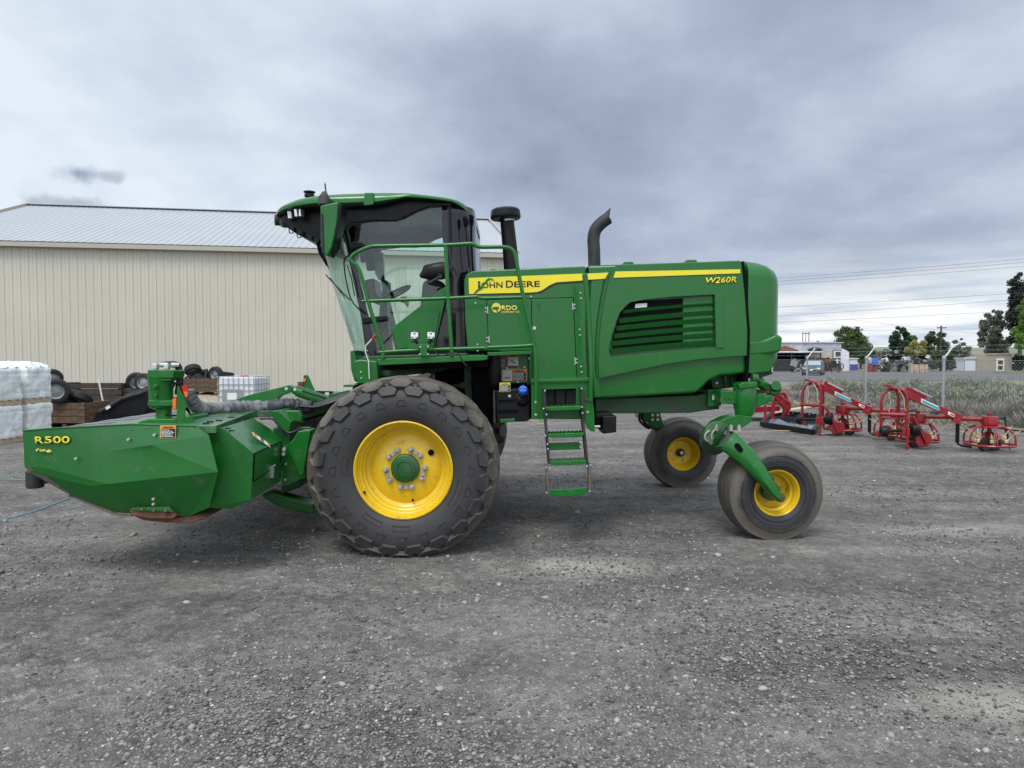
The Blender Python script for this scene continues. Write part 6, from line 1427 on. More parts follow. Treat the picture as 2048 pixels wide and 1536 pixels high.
plank_box('wooden_crate', at_(152, 17.6), R(-4), 1.05, .95, .50, 3, 'front weathered wooden crate beside the wrapped pallets, wheels lying on top', 'crate', 'weathered wooden crates')
plank_box('wooden_crate', at_(175, 18.6, .0), R(6), .9, .8, .42, 3, 'small half hidden wooden crate right behind the front crate', 'crate', 'weathered wooden crates')
plank_box('wooden_crate', at_(186, 23.0), R(5), 2.15, 1.0, .78, 4, 'long dark wooden crate with open slats against the shed wall', 'crate', 'weathered wooden crates', 'wood_dark', gap=.05)
plank_box('wooden_crate', at_(118, 22.6), R(-3), .75, .9, .80, 3, 'dark wooden crate half hidden behind the wrapped pallets', 'crate', 'weathered wooden crates', 'wood_dark')
plank_box('wooden_crate', at_(288, 23.2), R(3), 1.1, .9, .62, 4, 'dark wooden crate behind the black implement arms, two wheels on it', 'crate', 'weathered wooden crates', 'wood_dark')
hp_ = MB(); rows = []
for j in range(15):
    f = j/14*PI; rows.append([(at_(412, 25.8).x+(-2.0+4.4*i/24), 25.8-1.4*math.cos(f), max(-.05, .40*math.sin(f)**.6*math.sin(PI*i/24)**.4+.05*mnoise.noise((i*.6, j*.5, 0)))) for i in range(25)])
hp_.grid(rows); tag(hp_.build('dirt_heap', mat('tan_dirt', (.32, .27, .20), .9, var=.3, vscale=8, bump=1, bscale=14), smooth=60), 'low tan heap of dirt under the crate full of wheels', 'dirt heap')
plank_box('wooden_crate', at_(412, 25.8, .36), R(-3), 1.28, 1.0, .50, 3, 'brown plank crate beside the white tank, heaped with black wheels', 'crate', 'weathered wooden crates')
for a in ((112, 782, 17.0, 8, 10, 30, 1.0, 'upright spare wheel between the wrapped pallets and the crates'), (158, 797, 17.5, 60, 15, 10, 1.02, 'spare wheel with bright rim lying on the front crate'), (131, 801, 17.5, 82, 0, -20, .95, 'dark spare wheel lying flat on the front crate, left of the bright rim'),
          (105, 757, 22.4, 10, 0, 50, 1.0, 'spare wheel peeping over the upper wrapped pallet edge'), (273, 764, 23.0, 12, 0, 20, 1.05, 'left spare wheel standing on the crate behind the black arms'), (288, 765, 22.7, 5, 0, 0, 1.0, 'spare wheel with bright rim on the crate behind the black arms'),
          (385.5, 740, 25.5, 62, -24, 0, .95, 'spare wheel sticking up on its axle above the brown crate'), (395, 752, 25.7, 30, 20, 40, 1.0, 'dark spare wheel in the left of the brown crate'), (418, 750, 26.0, 70, 30, 0, .9, 'dark spare wheel in the middle of the brown crate'), (432, 749, 25.5, 6, 0, -25, .98, 'upright spare wheel with bright rim at the right of the brown crate'), (452, 749, 26.0, 85, 8, 0, .95, 'flat dark spare wheel at the right end of the brown crate')):
    put_wheel(*a)
b = MB(); b.tube([V(370, 757, 25.4), V(380, 750, 25.4), V(386, 742, 25.5)], .035, 8); b.tube([V(410, 757, 25.6), V(414, 738, 25.7)], .05, 8); b.tube([V(376, 752, 25.4), V(392, 757, 25.3)], .03, 8); tag(b.build('axle_stub', M['black_matt']), 'black axle stubs poking out of the brown crate of wheels', 'axle')
def ibc():
    Y = 21.6; p = at_(487, Y); L, D, h = 1.20, 1.0, 1.0; t = thing('liquid_tote', (0, 0, 0), 'white plastic liquid tank in a steel cage beside the brown crate', 'tank')
    b = MB(); b.box((0, 0, .14+h/2), (L-.06, D-.06, h-.02)); b.build('plastic_tank', M['ibc'], t, bevel=.07, seg=4)
    b = MB(); b.lathe([(.0, .04), (.11, .04), (.12, .03), (.12, 0)], 20, (.02, 0, .13+h), 'Z'); b.build('tank_cap', M['red_plastic'], t)
    b = MB(); b.box((-.12, -D/2-.005, .56), (.62, .004, .42)); b.build('id_plate', M['galv'], t); b = MB(); b.box((-.12, -D/2-.009, .56), (.30, .004, .20)); b.build('label', M['decal_white'], t)
    for z in (.2, .38, .56, .74, .92, 1.14):
        b = MB(); q = [(-L/2, -D/2, z), (L/2, -D/2, z), (L/2, D/2, z), (-L/2, D/2, z), (-L/2, -D/2, z)]; b.tube(rounded(q, .06), .011, 6); b.build('cage_bar', M['galv'], t)
    for i in range(8):
        for s_ in (-1, 1):
            x = -L/2+.04+i*(L-.08)/7; b = MB(); b.tube([(x, s_*D/2, .12), (x, s_*D/2, 1.15)], .010, 6); b.build('cage_bar', M['galv'], t)
    for i in range(6):
        for s_ in (-1, 1):
            y = -D/2+.06+i*(D-.12)/5; b = MB(); b.tube([(s_*L/2, y, .12), (s_*L/2, y, 1.15)], .010, 6); b.build('cage_bar', M['galv'], t)
    b = MB(); b.box((0, 0, .115), (L, D, .03)); b.build('pallet_deck', M['galv'], t)
    for x in (-.5, 0, .5): b = MB(); b.box((x, 0, .05), (.12, D, .10)); b.build('skid', M['galv'], t)
    t.location = p; t.rotation_euler = (0, 0, R(-6))
ibc()
def arm_stack():
    for i, (dx, lab) in enumerate(((0, 'frontmost black steel loader arm lying beside the front crate'), (1, 'second black steel arm from the front in the pile by the crates'), (2, 'third black steel arm in the pile by the crates'), (3, 'rearmost black steel arm in the pile by the crates'))):
        Y = 16.6+dx*.75; t = thing('loader_boom', at_(240, Y), lab, 'loader arm', 'black steel arms lying by the crates'); ox = dx*11; oy = -dx*5
        b = MB(); b.slab([(190+ox, 835+oy), (189+ox, 827+oy), (240+ox, 796+oy), (272+ox, 783+oy), (296+ox, 783+oy), (300+ox, 792+oy), (296+ox, 812+oy), (285+ox, 830+oy)], Y, Y+.05); b.build('arm_plate', M['black'], t, bevel=.01)
        b = MB(); b.tube([V(200+ox, 824+oy, Y-.03), V(245+ox, 797+oy, Y-.03), V(286+ox, 785+oy, Y-.03)], .045, 8); b.build('arm_tube', M['black_matt'], t)
        b = MB(); b.slab([(210+ox, 815+oy), (218+ox, 810+oy), (221+ox, 815+oy), (213+ox, 820+oy)], Y-.09, Y-.075); b.build('label', M['decal_white'], t)
        b = MB(); b.slab([(188+ox, 835+oy), (290+ox, 830+oy), (290+ox, 838+oy), (188+ox, 842+oy)], Y, Y+.5); b.build('foot', M['black'], t)
arm_stack()
def twine(name, pts, label):
    b = MB(); q = [G(*p, .012) for p in pts]; q = spline(q, 10); q = [v+Vector((0, .02*mnoise.noise(v*2), 0)) for v in q]; b.tube(q, .006, 5); tag(b.build(name, M['twine']), label, 'twine')
twine('twine', [(-90, 1078), (0, 1042), (70, 1022), (130, 999), (200, 968)], 'pale blue twine lying slantwise on the gravel at the left')
twine('twine', [(-60, 956), (20, 959), (70, 959), (140, 962)], 'pale blue twine lying level on the gravel behind the header corner')
def slat(px, py, l, a, lab):
    b = MB(); c = G(px, py, .02); b.box(c, (l, .05, .02), Matrix.Rotation(R(a), 3, 'Z')); tag(b.build('wood_scrap', M['wood_pale'], bevel=.004), lab, 'wood scrap')
slat(1070, 842, .28, -40, 'left pale wood scrap lying behind the ladder'); slat(1082, 848, .28, 35, 'right pale wood scrap lying behind the ladder')
b = MB(); b.box(G(205, 799, .6)+Vector((0, 0, 0)), (.03, .03, 1.1), Matrix.Rotation(R(-10), 3, 'Y')); tag(b.build('white_stick', M['white_paint']), 'thin white stick leaning on the long dark crate', 'stick')
# ---------------------------------------------------------------- red rotor implements
def implement(label):
    """built in its own frame: x along the machine to the right, y away from the camera; origin under the headstock"""
    t = thing('rotor_implement', (0, 0, 0), label, 'farm implement', 'red rotor implements in a row along the fence')
    # headstock: two bowed uprights joined over the top, foot plates, stand
    for y, nm in ((0, 0), (.38, 1)):
        b = MB(); b.tube(rounded([(.02, y, .30), (.02, y, 1.02), (-.04, y+.02, 1.14), (-.20, y+(.16 if nm == 0 else -.16), 1.17)], .16, 5), .034, 12); b.build('headstock_upright', M['red'], t)
    b = MB(); b.tube(rounded([(-.40, .20, .25), (-.40, .20, .95), (-.33, .20, 1.10), (-.18, .20, 1.15), (-.06, .20, 1.13)], .14, 5), .030, 12); b.build('headstock_brace', M['red'], t)
    b = MB(); b.tube([(-.42, .19, .66), (.02, .0, .66)], .035, 8); b.tube([(.02, 0, .66), (.02, .38, .66)], .035, 8); b.build('headstock_crossbar', M['red'], t)
    b = MB(); b.box((-.24, .18, 1.19), (.24, .10, .05), Matrix.Rotation(R(18), 3, 'Y')); b.cyl((-.33, .12, 1.21), (-.33, .26, 1.21), .022, 10); b.build('top_hitch', M['red'], t, bevel=.006)
    b = MB(); b.box((0, .0, .33), (.16, .10, .16)); b.box((-.40, .2, .27), (.14, .12, .12)); b.build('lower_hitch', M['red'], t, bevel=.006)
    b = MB(); b.box((.02, -.06, .17), (.045, .045, .5)); b.build('parking_stand', M['red'], t, bevel=.004); b = MB(); b.prism([(.10, -.08, .66), (.16, -.08, .64), (.44, -.08, .12), (.40, -.08, .10)], (0, .04, 0)); b.build('stay', M['red'], t)
    # sloping main beam with side plates, then the tube out to the far rotor
    def bar(p, q, w, h, nm, m='red', bv=.006):
        b = MB(); p, q = Vector(p), Vector(q); u = (q-p); a = math.atan2(u.y, u.x); e = -math.atan2(u.z, math.hypot(u.x, u.y))
        b.box((p+q)/2, (u.length, w, h), Matrix.Rotation(a, 3, 'Z') @ Matrix.Rotation(e, 3, 'Y')); return b.build(nm, M[m], t, bevel=bv)
    bar((-.08, .10, 1.12), (1.00, -.06, .62), .06, .12, 'main_beam'); bar((.05, .18, 1.10), (.45, .14, .95), .05, .22, 'beam_bracket')
    bar((.16, .02, 1.16), (.50, -.03, 1.00), .05, .035, 'beam_tube', 'galv')
    bar((.92, -.05, .63), (1.05, -.07, .58), .12, .19, 'beam_joint'); b = MB(); b.tube([(1.0, -.06, .60), (1.46, -.14, .60)], .042, 12); b.build('outer_tube', M['red'], t)
    # stickers
    def stick(f0, f1, h, m, dy, dz=0, nm='sticker'):
        p, q = Vector((-.08, .10, 1.12)), Vector((1.00, -.06, .62)); a, c = p.lerp(q, f0), p.lerp(q, f1); o_ = Vector((0, -dy, dz)); hh = Vector((0, 0, h))
        b = MB(); b.sheet([a-hh+o_, c-hh+o_, c+hh+o_, a+hh+o_], [(0, 1, 2, 3)], (0, .003, 0)); b.build(nm, M[m], t)
    stick(.36, .66, .042, 'decal_white', .0355); stick(.38, .68, .026, 'teal', .0385, -.005); stick(.82, .93, .030, 'decal_white', .0355); stick(.855, .92, .013, 'red', .0385)
    # cardan shaft with guard
    b = MB(); b.tube([(-.42, -.02, .34), (.18, .02, .37)], .028, 10); b.build('drive_shaft', M['black'], t)
    b = MB(); b.lathe([(.03, -.10), (.09, -.09), (.12, 0), (.115, .02), (.03, .03)], 20, (-.40, -.02, .34), 'X'); b.build('shaft_guard', M['black'], t); b = MB(); b.lathe([(.05, -.12), (.12, -.10), (.14, .03), (.10, .06), (.03, .07)], 20, (.22, .02, .38), 'X'); b.build('shaft_guard', M['black'], t)
    # rotors
    def rotor(cx, cy, r, name):
        zr = .13
        b = MB(); b.lathe([(.0, .72), (.045, .72), (.045, .665), (.05, .66), (.15, .66), (.155, .64), (.155, .50), (.10, .485), (0, .485)], 24, (cx, cy, 0), 'Z'); g_ = b.build('gearbox', M['red'], t, bevel=.004)
        b = MB(); b.lathe([(0, .492), (.20, .485), (.23, .47), (.23, .455), (0, .46)], 28, (cx, cy, 0), 'Z'); b.build('rotor_plate', M['red'], t)
        b = MB(); b.tube([(cx+r*math.cos(i*PI/20), cy+r*math.sin(i*PI/20), zr) for i in range(41)], .022, 8, cap=False); b.build('guard_ring', M['red'], t)
        for k in range(6):
            a = k*PI/3+.3; c_, s_ = math.cos(a), math.sin(a); b = MB()
            q = rounded([(cx+.18*c_, cy+.18*s_, .475), (cx+(r-.13)*c_, cy+(r-.13)*s_, .46), (cx+r*c_, cy+r*s_, .31), (cx+r*c_, cy+r*s_, zr)], .18, 5); b.tube(q, .020, 8); b.build('guard_hoop', M['red'], t)
            b = MB(); b.tube([(cx+.05*c_, cy+.05*s_, .36), (cx+.22*c_, cy+.22*s_, .22), (cx+.28*c_, cy+.28*s_, .19)], .022, 6); b.build('tine_arm', M['red'], t)
            for d_ in (-.12, .12):
                ca, sa = math.cos(a+d_), math.sin(a+d_)
                b = MB(); b.lathe([(0, -.03), (.03, -.03), (.034, -.01), (.026, 0), (.034, .01), (.03, .03), (0, .03)], 12, (cx+.30*ca, cy+.30*sa, .21), 'Z'); b.lathe([(0, .04), (.022, .045), (.022, .075), (0, .08)], 10, (cx+.27*ca, cy+.27*sa, .22), 'Z'); b.build('tine_holder', M['tine'], t)
                b = MB(); e_ = r+random.uniform(.02, .22); b.tube([(cx+.30*ca, cy+.30*sa, .22), (cx+.36*ca-.05*sa, cy+.36*sa, .30), (cx+e_*ca, cy+e_*sa, random.uniform(.32, .50))], [.009, .008, .006], 5, smooth=3); b.tube([(cx+.28*ca, cy+.28*sa, .20), (cx+.22*ca, cy+.22*sa, .34)], .006, 5); b.build('tine', M['tine'], t)
        b = MB(); b.lathe([(.05, -.06), (.11, -.07), (.125, -.04), (.13, 0), (.125, .04), (.11, .07), (.05, .06), (.05, -.06)], 24, (cx-.10, cy-.05, .125)); b.build('support_wheel', M['tyre_small'], t)
        b = MB(); b.lathe([(.05, -.06), (.11, -.07), (.125, -.04), (.13, 0), (.125, .04), (.11, .07), (.05, .06), (.05, -.06)], 24, (cx+.14, cy+.08, .125)); b.build('support_wheel', M['tyre_small'], t)
        b = MB(); b.lathe([(0, -.03), (.05, -.03), (.05, .03), (0, .03)], 14, (cx-.10, cy-.05, .125)); b.cyl((cx, cy, .14), (cx, cy, .48), .04, 10); b.box((cx, cy, .15), (.3, .12, .03)); b.build('wheel_carrier', M['red'], t)
    rotor(1.56, -.16, .45, 'o'); rotor(.44, .42, .40, 'i')
    b = MB(); b.tube([(.44, .42, .60), (1.0, .0, .62)], .04, 10); b.build('inner_tube', M['red'], t)
    b = MB(); q = [(.36+.15*math.cos(a)*1.1, -.02, .20+.15*math.sin(a)) for a in np.linspace(-2.7, .7, 10)]; b.prism(q+[(.20, -.02, .36)], (0, .02, 0)); b.tube([(.12, .0, .62), (.24, -.02, .40), (.30, -.02, .30)], .022, 8); b.build('disc_guard', M['red'], t, bevel=.004)
    b = MB(); b.tube(rounded([(1.02, -.02, .50), (1.02, -.02, .12), (1.10, -.04, .08), (1.28, -.06, .06)], .08), .020, 8); b.build('swath_bracket', M['black'], t)
    b = MB(); b.box((1.02, -.02, .32), (.07, .03, .36)); b.build('spring_bracket', M['black'], t, bevel=.004)
    b = MB(); b.tube([(1.70, -.10, .60), (1.92, -.06, .64)], .028, 8); b.tube([(1.90, -.06, .64), (1.97, -.06, .32), (2.02, -.06, .02)], [.022, .016, .012], 8); b.build('side_arm', M['black_matt'], t)
    b = MB(); b.tube([(.78, .40, .68), (.98, .38, .70), (.98, .38, .60)], .025, 8); b.build('rear_arm', M['black_matt'], t)
    b = MB(); b.tube([(-.15, .0, 1.15), (-.06, -.045, 1.0), (-.04, -.045, .8), (.0, -.045, .74)], .007, 5, smooth=3); b.tube([(-.28, .14, 1.1), (-.25, .10, .9), (-.28, .12, .7)], .006, 5); b.build('rope', M['tine'], t)
    return t
im = implement('nearest red rotor implement, at the right with its two round tine cages')
p = G(1813, 899); im.location = p+Vector((0, .06, 0)); im.rotation_euler = (0, 0, R(-6)); im.scale = (.895, .93, .97)
i2 = copy_tree(im); p = G(1641, 872); i2.location = p+Vector((0, .06, 0)); i2.rotation_euler = (0, 0, R(-30)); i2.scale = (.96, .96, 1.0); i2['label'] = 'middle red rotor implement, behind the black steel plate on the ground'
def partial():
    t = thing('hitch_frame', G(1560, 845), 'farthest red frame, half hidden behind the rear axle of the green machine', 'farm implement'); Y = 17.2
    b = MB(); b.tube([V(1545, 838, Y), V(1548, 800, Y), V(1560, 787, Y), V(1572, 792, Y), V(1576, 830, Y)], .045, 10, smooth=5); b.build('bowed_frame', M['red'], t)
    b = MB(); b.tube([V(1566, 836, Y+.4), V(1568, 812, Y+.4), V(1560, 800, Y+.4)], .04, 10, smooth=4); b.build('bowed_frame', M['red'], t)
    b = MB(); b.slab([(1551, 785), (1583, 808), (1582, 820), (1572, 820), (1550, 797)], Y-.1, Y+.05); b.slab([(1549, 785), (1553, 784), (1583, 806), (1577, 808)], Y-.12, Y-.1); b.build('beam', M['red'], t, bevel=.008)
    b = MB(); b.slab([(1500, 815), (1560, 812), (1560, 822), (1500, 826)], Y+.3, Y+.4); b.build('beam', M['red'], t); b = MB(); b.tube([V(1530, 810, Y), V(1531, 842, Y)], .035, 8); b.build('stand', M['red'], t)
    b = MB(); b.box(G(1535, 838, .05)+Vector((0, 0, 0)), (1.6, .3, .08)); b.build('base_bar', M['black_matt'], t)
partial()
def steel_plate():
    t = thing('ground_skid', G(1590, 855), 'black steel skid frame lying on the ground left of the red implements', 'steel frame'); g_ = G
    a, b_, c, d = g_(1524, 850, .05), g_(1625, 866, .05), g_(1648, 838, .10), g_(1545, 828, .22)
    b = MB(); b.sheet([a, b_, c, d], [(0, 1, 2, 3)], (0, 0, -.04)); b.build('plate', M['glass_dark'], t)
    for p_, q_ in ((a, b_), (b_, c), (c, d), (d, a)):
        b = MB(); u = q_-p_; b.box((p_+q_)/2+Vector((0, 0, .03)), (u.length+.06, .09, .10), Matrix.Rotation(math.atan2(u.y, u.x), 3, 'Z') @ Matrix.Rotation(-math.asin(u.z/u.length), 3, 'Y')); b.build('frame_bar', M['black'], t, bevel=.006)
    b = MB(); u = c-d; n_ = d+Vector((0, 0, .12)); b.prism([d+Vector((0, 0, 0)), c, c+Vector((0, 0, .12)), n_], (0, .03, 0)); b.build('back_plate', M['black'], t)
    for i in range(12): b = MB(); q = d.lerp(c, .05+.08*i)+Vector((0, -.06, .09+.03*(i % 2))); b.cyl(q, q-Vector((0, .02, 0)), .014, 6); b.build('bolt', M['zinc'], t)
    b = MB(); q = d.lerp(c, .35); b.box(q+Vector((0, .0, .16)), (1.0, .30, .03), Matrix.Rotation(R(-9), 3, 'Y')); b.build('board', M['wood_pale'], t); 
steel_plate()
b = MB(); p = G(1655, 868, .02); b.sheet([p+Vector((-.14, 0, 0)), p+Vector((.10, -.03, .01)), p+Vector((.16, .16, .03)), p+Vector((-.08, .18, 0))], [(0, 1, 2, 3)], (0, 0, -.004)); tag(b.build('paper_sheet', M['white_paint'], smooth=0), 'white paper sheet on the gravel under the middle red implement', 'paper')
slat(1585, 862, .8, -12, 'long pale board on the ground in front of the black steel frame')
# ---------------------------------------------------------------- buildings and things across the road
def bpt(px, Y, z=0): p = V(px, 716, Y); return Vector((p.x, Y, z))
def zz(py, Y): return V(1024, py, Y).z
def workshop():
    Y = 93; t = thing('workshop', bpt(1630, Y), 'low workshop with a grey metal front, open dark shed bay and white gable end', 'workshop')
    grey = mat('workshop_grey_metal', (.42, .44, .48), .5, var=.1, vscale=.6, dirt=(.25, .23, .22), dirt_amt=.3, dscale=.5); pale = mat('workshop_pale_board', (.42, .40, .36), .7, var=.2, vscale=1.5); x = lambda px: bpt(px, Y).x
    def blk(px0, px1, py0, py1, dy0, dy1, nm, m, bv=0):
        b = MB(); X0, X1, Z0, Z1 = x(px0), x(px1), max(0, zz(py1, Y)) if py1 < 745 else 0, zz(py0, Y); b.box(((X0+X1)/2, Y+(dy0+dy1)/2, (Z0+Z1)/2), (X1-X0, dy1-dy0, Z1-Z0)); return b.build(nm, m, t, bevel=bv)
    b = MB(); X0, X1, Z0, Z1 = x(1440), x(1687), 2.3, zz(685.5, Y)
    pts = []; n = int((X1-X0)/.3)
    for i in range(n): pts += [(X0+i*.3, 0), (X0+i*.3+.22, 0), (X0+i*.3+.24, .05), (X0+i*.3+.28, .05)]
    b.grid([[(p_, Y-o_+.1, Z0) for p_, o_ in pts], [(p_, Y-o_+.1, Z1) for p_, o_ in pts]]); b.build('metal_front', grey, t, smooth=0)
    blk(1440, 1687, 685, 746, 6, 6.2, 'back_wall', grey); blk(1440, 1687, 684, 686, -.05, 6.2, 'roof', grey)
    blk(1440, 1618, 703, 705.5, -4, .1, 'lean_to_roof', M['white_paint']); blk(1440, 1620, 746, 746, 0, 0.1, 'x', grey) if False else None
    blk(1440, 1618, 705.5, 746, 1.5, 1.6, 'bay_wall', M['dark_void']); blk(1440, 1600, 718, 746, -.5, -.4, 'bay_fence', mat('blue_grey_boards', (.05, .055, .075), .7, var=.3))
    for px in (1500, 1560, 1590, 1616): blk(px, px+1.5, 705, 746, -3.8, -3.6, 'bay_post', M['pole_wood'])
    blk(1584, 1589, 717, 724, -.55, -.51, 'notice', M['decal_white']); blk(1591, 1597, 720, 725, -.55, -.51, 'notice', M['decal_peach']); blk(1581, 1589, 728, 742, -.7, -.52, 'door', M['wood'])
    blk(1618, 1664, 701, 717, -.1, 0, 'pale_wall', pale); blk(1618, 1664, 716, 746, 1.0, 1.1, 'inner_wall', M['wood_dark'])
    for px in (1622, 1628.5, 1638, 1648.5, 1659): blk(px, px+1.8, 716, 731, -.2, -.05, 'timber_stud', mat('fresh_timber', (.50, .28, .10), .7) if px == 1622 else bpy.data.materials['fresh_timber'])
    blk(1622, 1661, 714.5, 716, -.2, -.05, 'timber_beam', bpy.data.materials['fresh_timber']); blk(1622, 1661, 729, 730.5, -.2, -.05, 'timber_beam', bpy.data.materials['fresh_timber'])
    blk(1664, 1683, 700, 741, -.05, .3, 'entry_wall', mat('slate_wall', (.12, .15, .17), .7)); f = blk(1666, 1682, 702, 716, -.25, -.02, 'window_frame', M['white_paint']); blk(1669, 1679, 704, 712.5, -.32, -.24, 'window_pane', M['glass_dark'])
    blk(1672, 1675, 718, 730, -.2, -.05, 'door_frame', M['white_paint']); blk(1668, 1682, 719.5, 721.5, -.21, -.06, 'door_frame', M['white_paint']); blk(1680.5, 1683, 716, 740, -.2, -.05, 'door_frame', M['white_paint'])
    b = MB(); X0, X1, X2 = x(1683), x(1691), x(1698); za, zb, zc = zz(697, Y), zz(700, Y), zz(704, Y)
    b.prism([(X0, Y+.0, 0), (X2, Y+.0, 0), (X2, Y+.0, zc), (X1, Y, zb), (X0, Y, za)], (0, 6, 0)); b.build('white_gable', M['white_paint'], t)
    b = MB(); b.prism([(x(1530), Y-1, zz(703, Y)), (x(1566), Y-1, zz(692, Y)), (x(1592), Y-1, zz(701, Y)), (x(1590), Y-1, zz(703, Y))], (0, 1.0, 0)); b.build('rusty_roof', M['rust'], t)
    b = MB(); b.lathe([(.9, 0), (.75, .3), (.4, .42), (0, .45)], 16, (x(1627), Y-.5, zz(701, Y)-.05), 'Z'); b.build('roof_tarp', M['black'], t)
workshop()
def car():
    Y = 71; t = thing('parked_car', (0, 0, 0), 'dark grey minivan parked nose out in front of the workshop', 'car'); L, Wd = 4.4, 1.85
    # cross-sections along x (length); nose at -x
    secs = [(-2.2, .30, .62, .62, .78), (-2.1, .22, .78, .80, .90), (-1.5, .20, .92, .94, .93), (-1.05, .20, .98, 1.00, .93), (-.35, .20, .98, 1.50, .93), (.3, .20, .98, 1.62, .93), (1.4, .20, .98, 1.62, .93), (1.9, .22, .98, 1.5, .92), (2.15, .25, .95, 1.0, .88), (2.2, .35, .7, .72, .8)]
    rows = []
    for (x, zb, zw, zt_, hw) in secs:
        k = .80 if zt_ > 1.1 else .96; r_ = [(x, -hw, zb+.1), (x, -hw*1.0, (zb+zw)/2), (x, -hw*.97, zw), (x, -hw*k, zt_-.06), (x, -hw*k*.85, zt_)]
        rows.append(r_+[(x, -y, z) for _, y, z in r_[::-1]]+[(x, hw*.9, zb), (x, -hw*.9, zb), r_[0]])
    b = MB(); b.grid(rows); b.face([b.bm.verts.new(p) for p in rows[0][:-1]]); b.face([b.bm.verts.new(p) for p in rows[-1][:-1]]); b.build('body', M['car'], t, weld=True, smooth=50)
    b = MB(); b.prism([(-1.10, -.80, 1.02), (-1.10, .80, 1.02), (-.42, .70, 1.46), (-.42, -.70, 1.46)], (-.03, 0, .04)); b.build('windscreen', M['car_glass'], t)
    for s_ in (-1, 1):
        b = MB(); b.prism([(-.80, s_*.90, 1.03), (1.8, s_*.90, 1.03), (1.7, s_*.77, 1.48), (-.30, s_*.77, 1.50)], (0, s_*.02, .01)); b.build('side_window', M['glass_dark'], t)
        b = MB(); b.box((-2.08, s_*.66, .74), (.16, .34, .14), Matrix.Rotation(R(-15*s_), 3, 'Z')); b.build('headlight', M['lamp'], t, bevel=.02)
        b = MB(); b.box((-.75, s_*1.02, 1.05), (.1, .16, .12)); b.build('wing_mirror', M['car'], t, bevel=.02)
        for x in (-1.35, 1.35):
            b = MB(); b.lathe([(.2, -.1), (.30, -.11), (.33, -.06), (.335, 0), (.33, .06), (.30, .11), (.2, .1)], 20, (x, s_*.86, .33)); w_ = b.build('wheel', M['tyre_small'], t); b = MB(); b.lathe([(0, -.08), (.2, -.1), (.2, .1), (0, .08)], 20, (x, s_*.86, .33)); b.build('rim', M['galv'], w_)
    b = MB(); b.box((-2.22, 0, .52), (.06, .9, .2)); b.build('grille', M['black'], t); b = MB(); b.box((-2.23, 0, .40), (.06, 1.3, .05)); b.build('bumper_trim', M['steel'], t); b = MB(); b.box((-2.26, 0, .60), (.02, .34, .15)); b.build('number_plate', M['decal_white'], t)
    t.location = G(1640, 751.5)+Vector((0, 1.5, 0)); t.rotation_euler = (0, 0, R(62)); t.scale = (.95, .95, .95)
car()
def shack(name, px0, px1, top0, top1, Y, D, m, label, cat, door=True):
    t = thing(name, bpt((px0+px1)/2, Y), label, cat); X0, X1 = bpt(px0, Y).x, bpt(px1, Y).x; z0, z1 = zz(top0, Y), zz(top1, Y)
    b = MB(); b.prism([(X0, Y, 0), (X1, Y, 0), (X1, Y, z1), (X0, Y, z0)], (0, D, 0)); b.build('wall', m, t)
    b = MB(); b.prism([(X0-.15, Y-.15, z0), (X1+.15, Y-.15, z1), (X1+.15, Y-.15, z1+.10), (X0-.15, Y-.15, z0+.10)], (0, D+.3, 0)); b.build('roof', M['wood_pale'] if door else M['white_paint'], t); return t, X0, X1
tan = mat('tan_board', (.33, .29, .235), .7, var=.08)
t, X0, X1 = shack('garden_shed', 1975, 2024, 709, 708, 94, 3.2, tan, 'beige garden shed with a white framed red and brown door at the right', 'shed')
b = MB(); b.prism([(X0, 94.0, 0), (X0, 97.2, 0), (X0, 97.2, zz(716, 94)), (X0, 94.0, zz(709, 94))], (-.9, .8, 0)); b.build('side_wall', tan, t)
dx0, dx1 = bpt(1992, 94).x, bpt(2008, 94).x
b = MB(); b.box(((dx0+dx1)/2, 93.95, .80), (dx1-dx0, .08, 1.65)); dr = b.build('door', M['white_paint'], t)
for z in (.42, 1.15):
    b = MB(); b.box(((dx0+dx1)/2, 93.89, z), (.62, .06, .52)); b.build('door_panel', M['rust'], dr); b = MB(); b.cyl(((dx0+dx1)/2, 93.86, z), ((dx0+dx1)/2, 93.84, z), .13, 8); b.build('door_boss', M['black'], dr)
wt = mat('white_container_panel', (.62, .66, .70), .5, var=.06)
t, X0, X1 = shack('white_container', 1928, 1961, 717, 717, 95, 2.4, wt, 'plain white storage container left of the beige garden shed', 'container', False)
b = MB(); b.box((X0+1.0, 94.95, 1.52), (1.3, .06, .06)); b.box((X0+.05, 94.95, .8), (.08, .06, 1.5)); b.build('trim', M['galv'], t)
t, X0, X1 = shack('blue_bin', 1700, 1715, 717.5, 717.5, 98, 1.5, M['white_paint'], 'white lidded blue bin right of the workshop gable', 'bin', False)
b = MB(); b.box(((X0+X1)/2, 97.95, .42), (X1-X0+.02, .1, .84)); b.build('bin_body', mat('blue_panel', (.03, .07, .28), .5), t)
# scrap yard things between bin and bush
rs_ = random.Random(5)
def barrel(px, Y, z, m, lab, lay=False):
    p = bpt(px, Y, z); t = thing('barrel', p, lab, 'barrel', 'barrels in the scrap yard'); b = MB(); pr = [(0, 0), (.28, 0), (.29, .02), (.28, .05), (.29, .29), (.30, .31), (.29, .33), (.29, .58), (.30, .60), (.29, .62), (.28, .85), (.29, .88), (0, .87)]
    b.lathe(pr, 16, p, 'Z'); b.build('drum', m, t); b = MB(); b.cyl(p+Vector((.1, 0, .87)), p+Vector((.1, 0, .90)), .04, 8); b.build('bung', M['black'], t)
barrel(1741, 86, 0, M['red'], 'red and white barrel at the left end of the scrap yard'); barrel(1750, 86, .9, M['blue_cap'], 'blue barrel stacked above the others in the scrap yard'); barrel(1767, 87, 0, M['dark_void'], 'black barrel in the scrap yard'); barrel(1750, 86.2, 0, M['rust'], 'rusty barrel underneath the blue barrel')
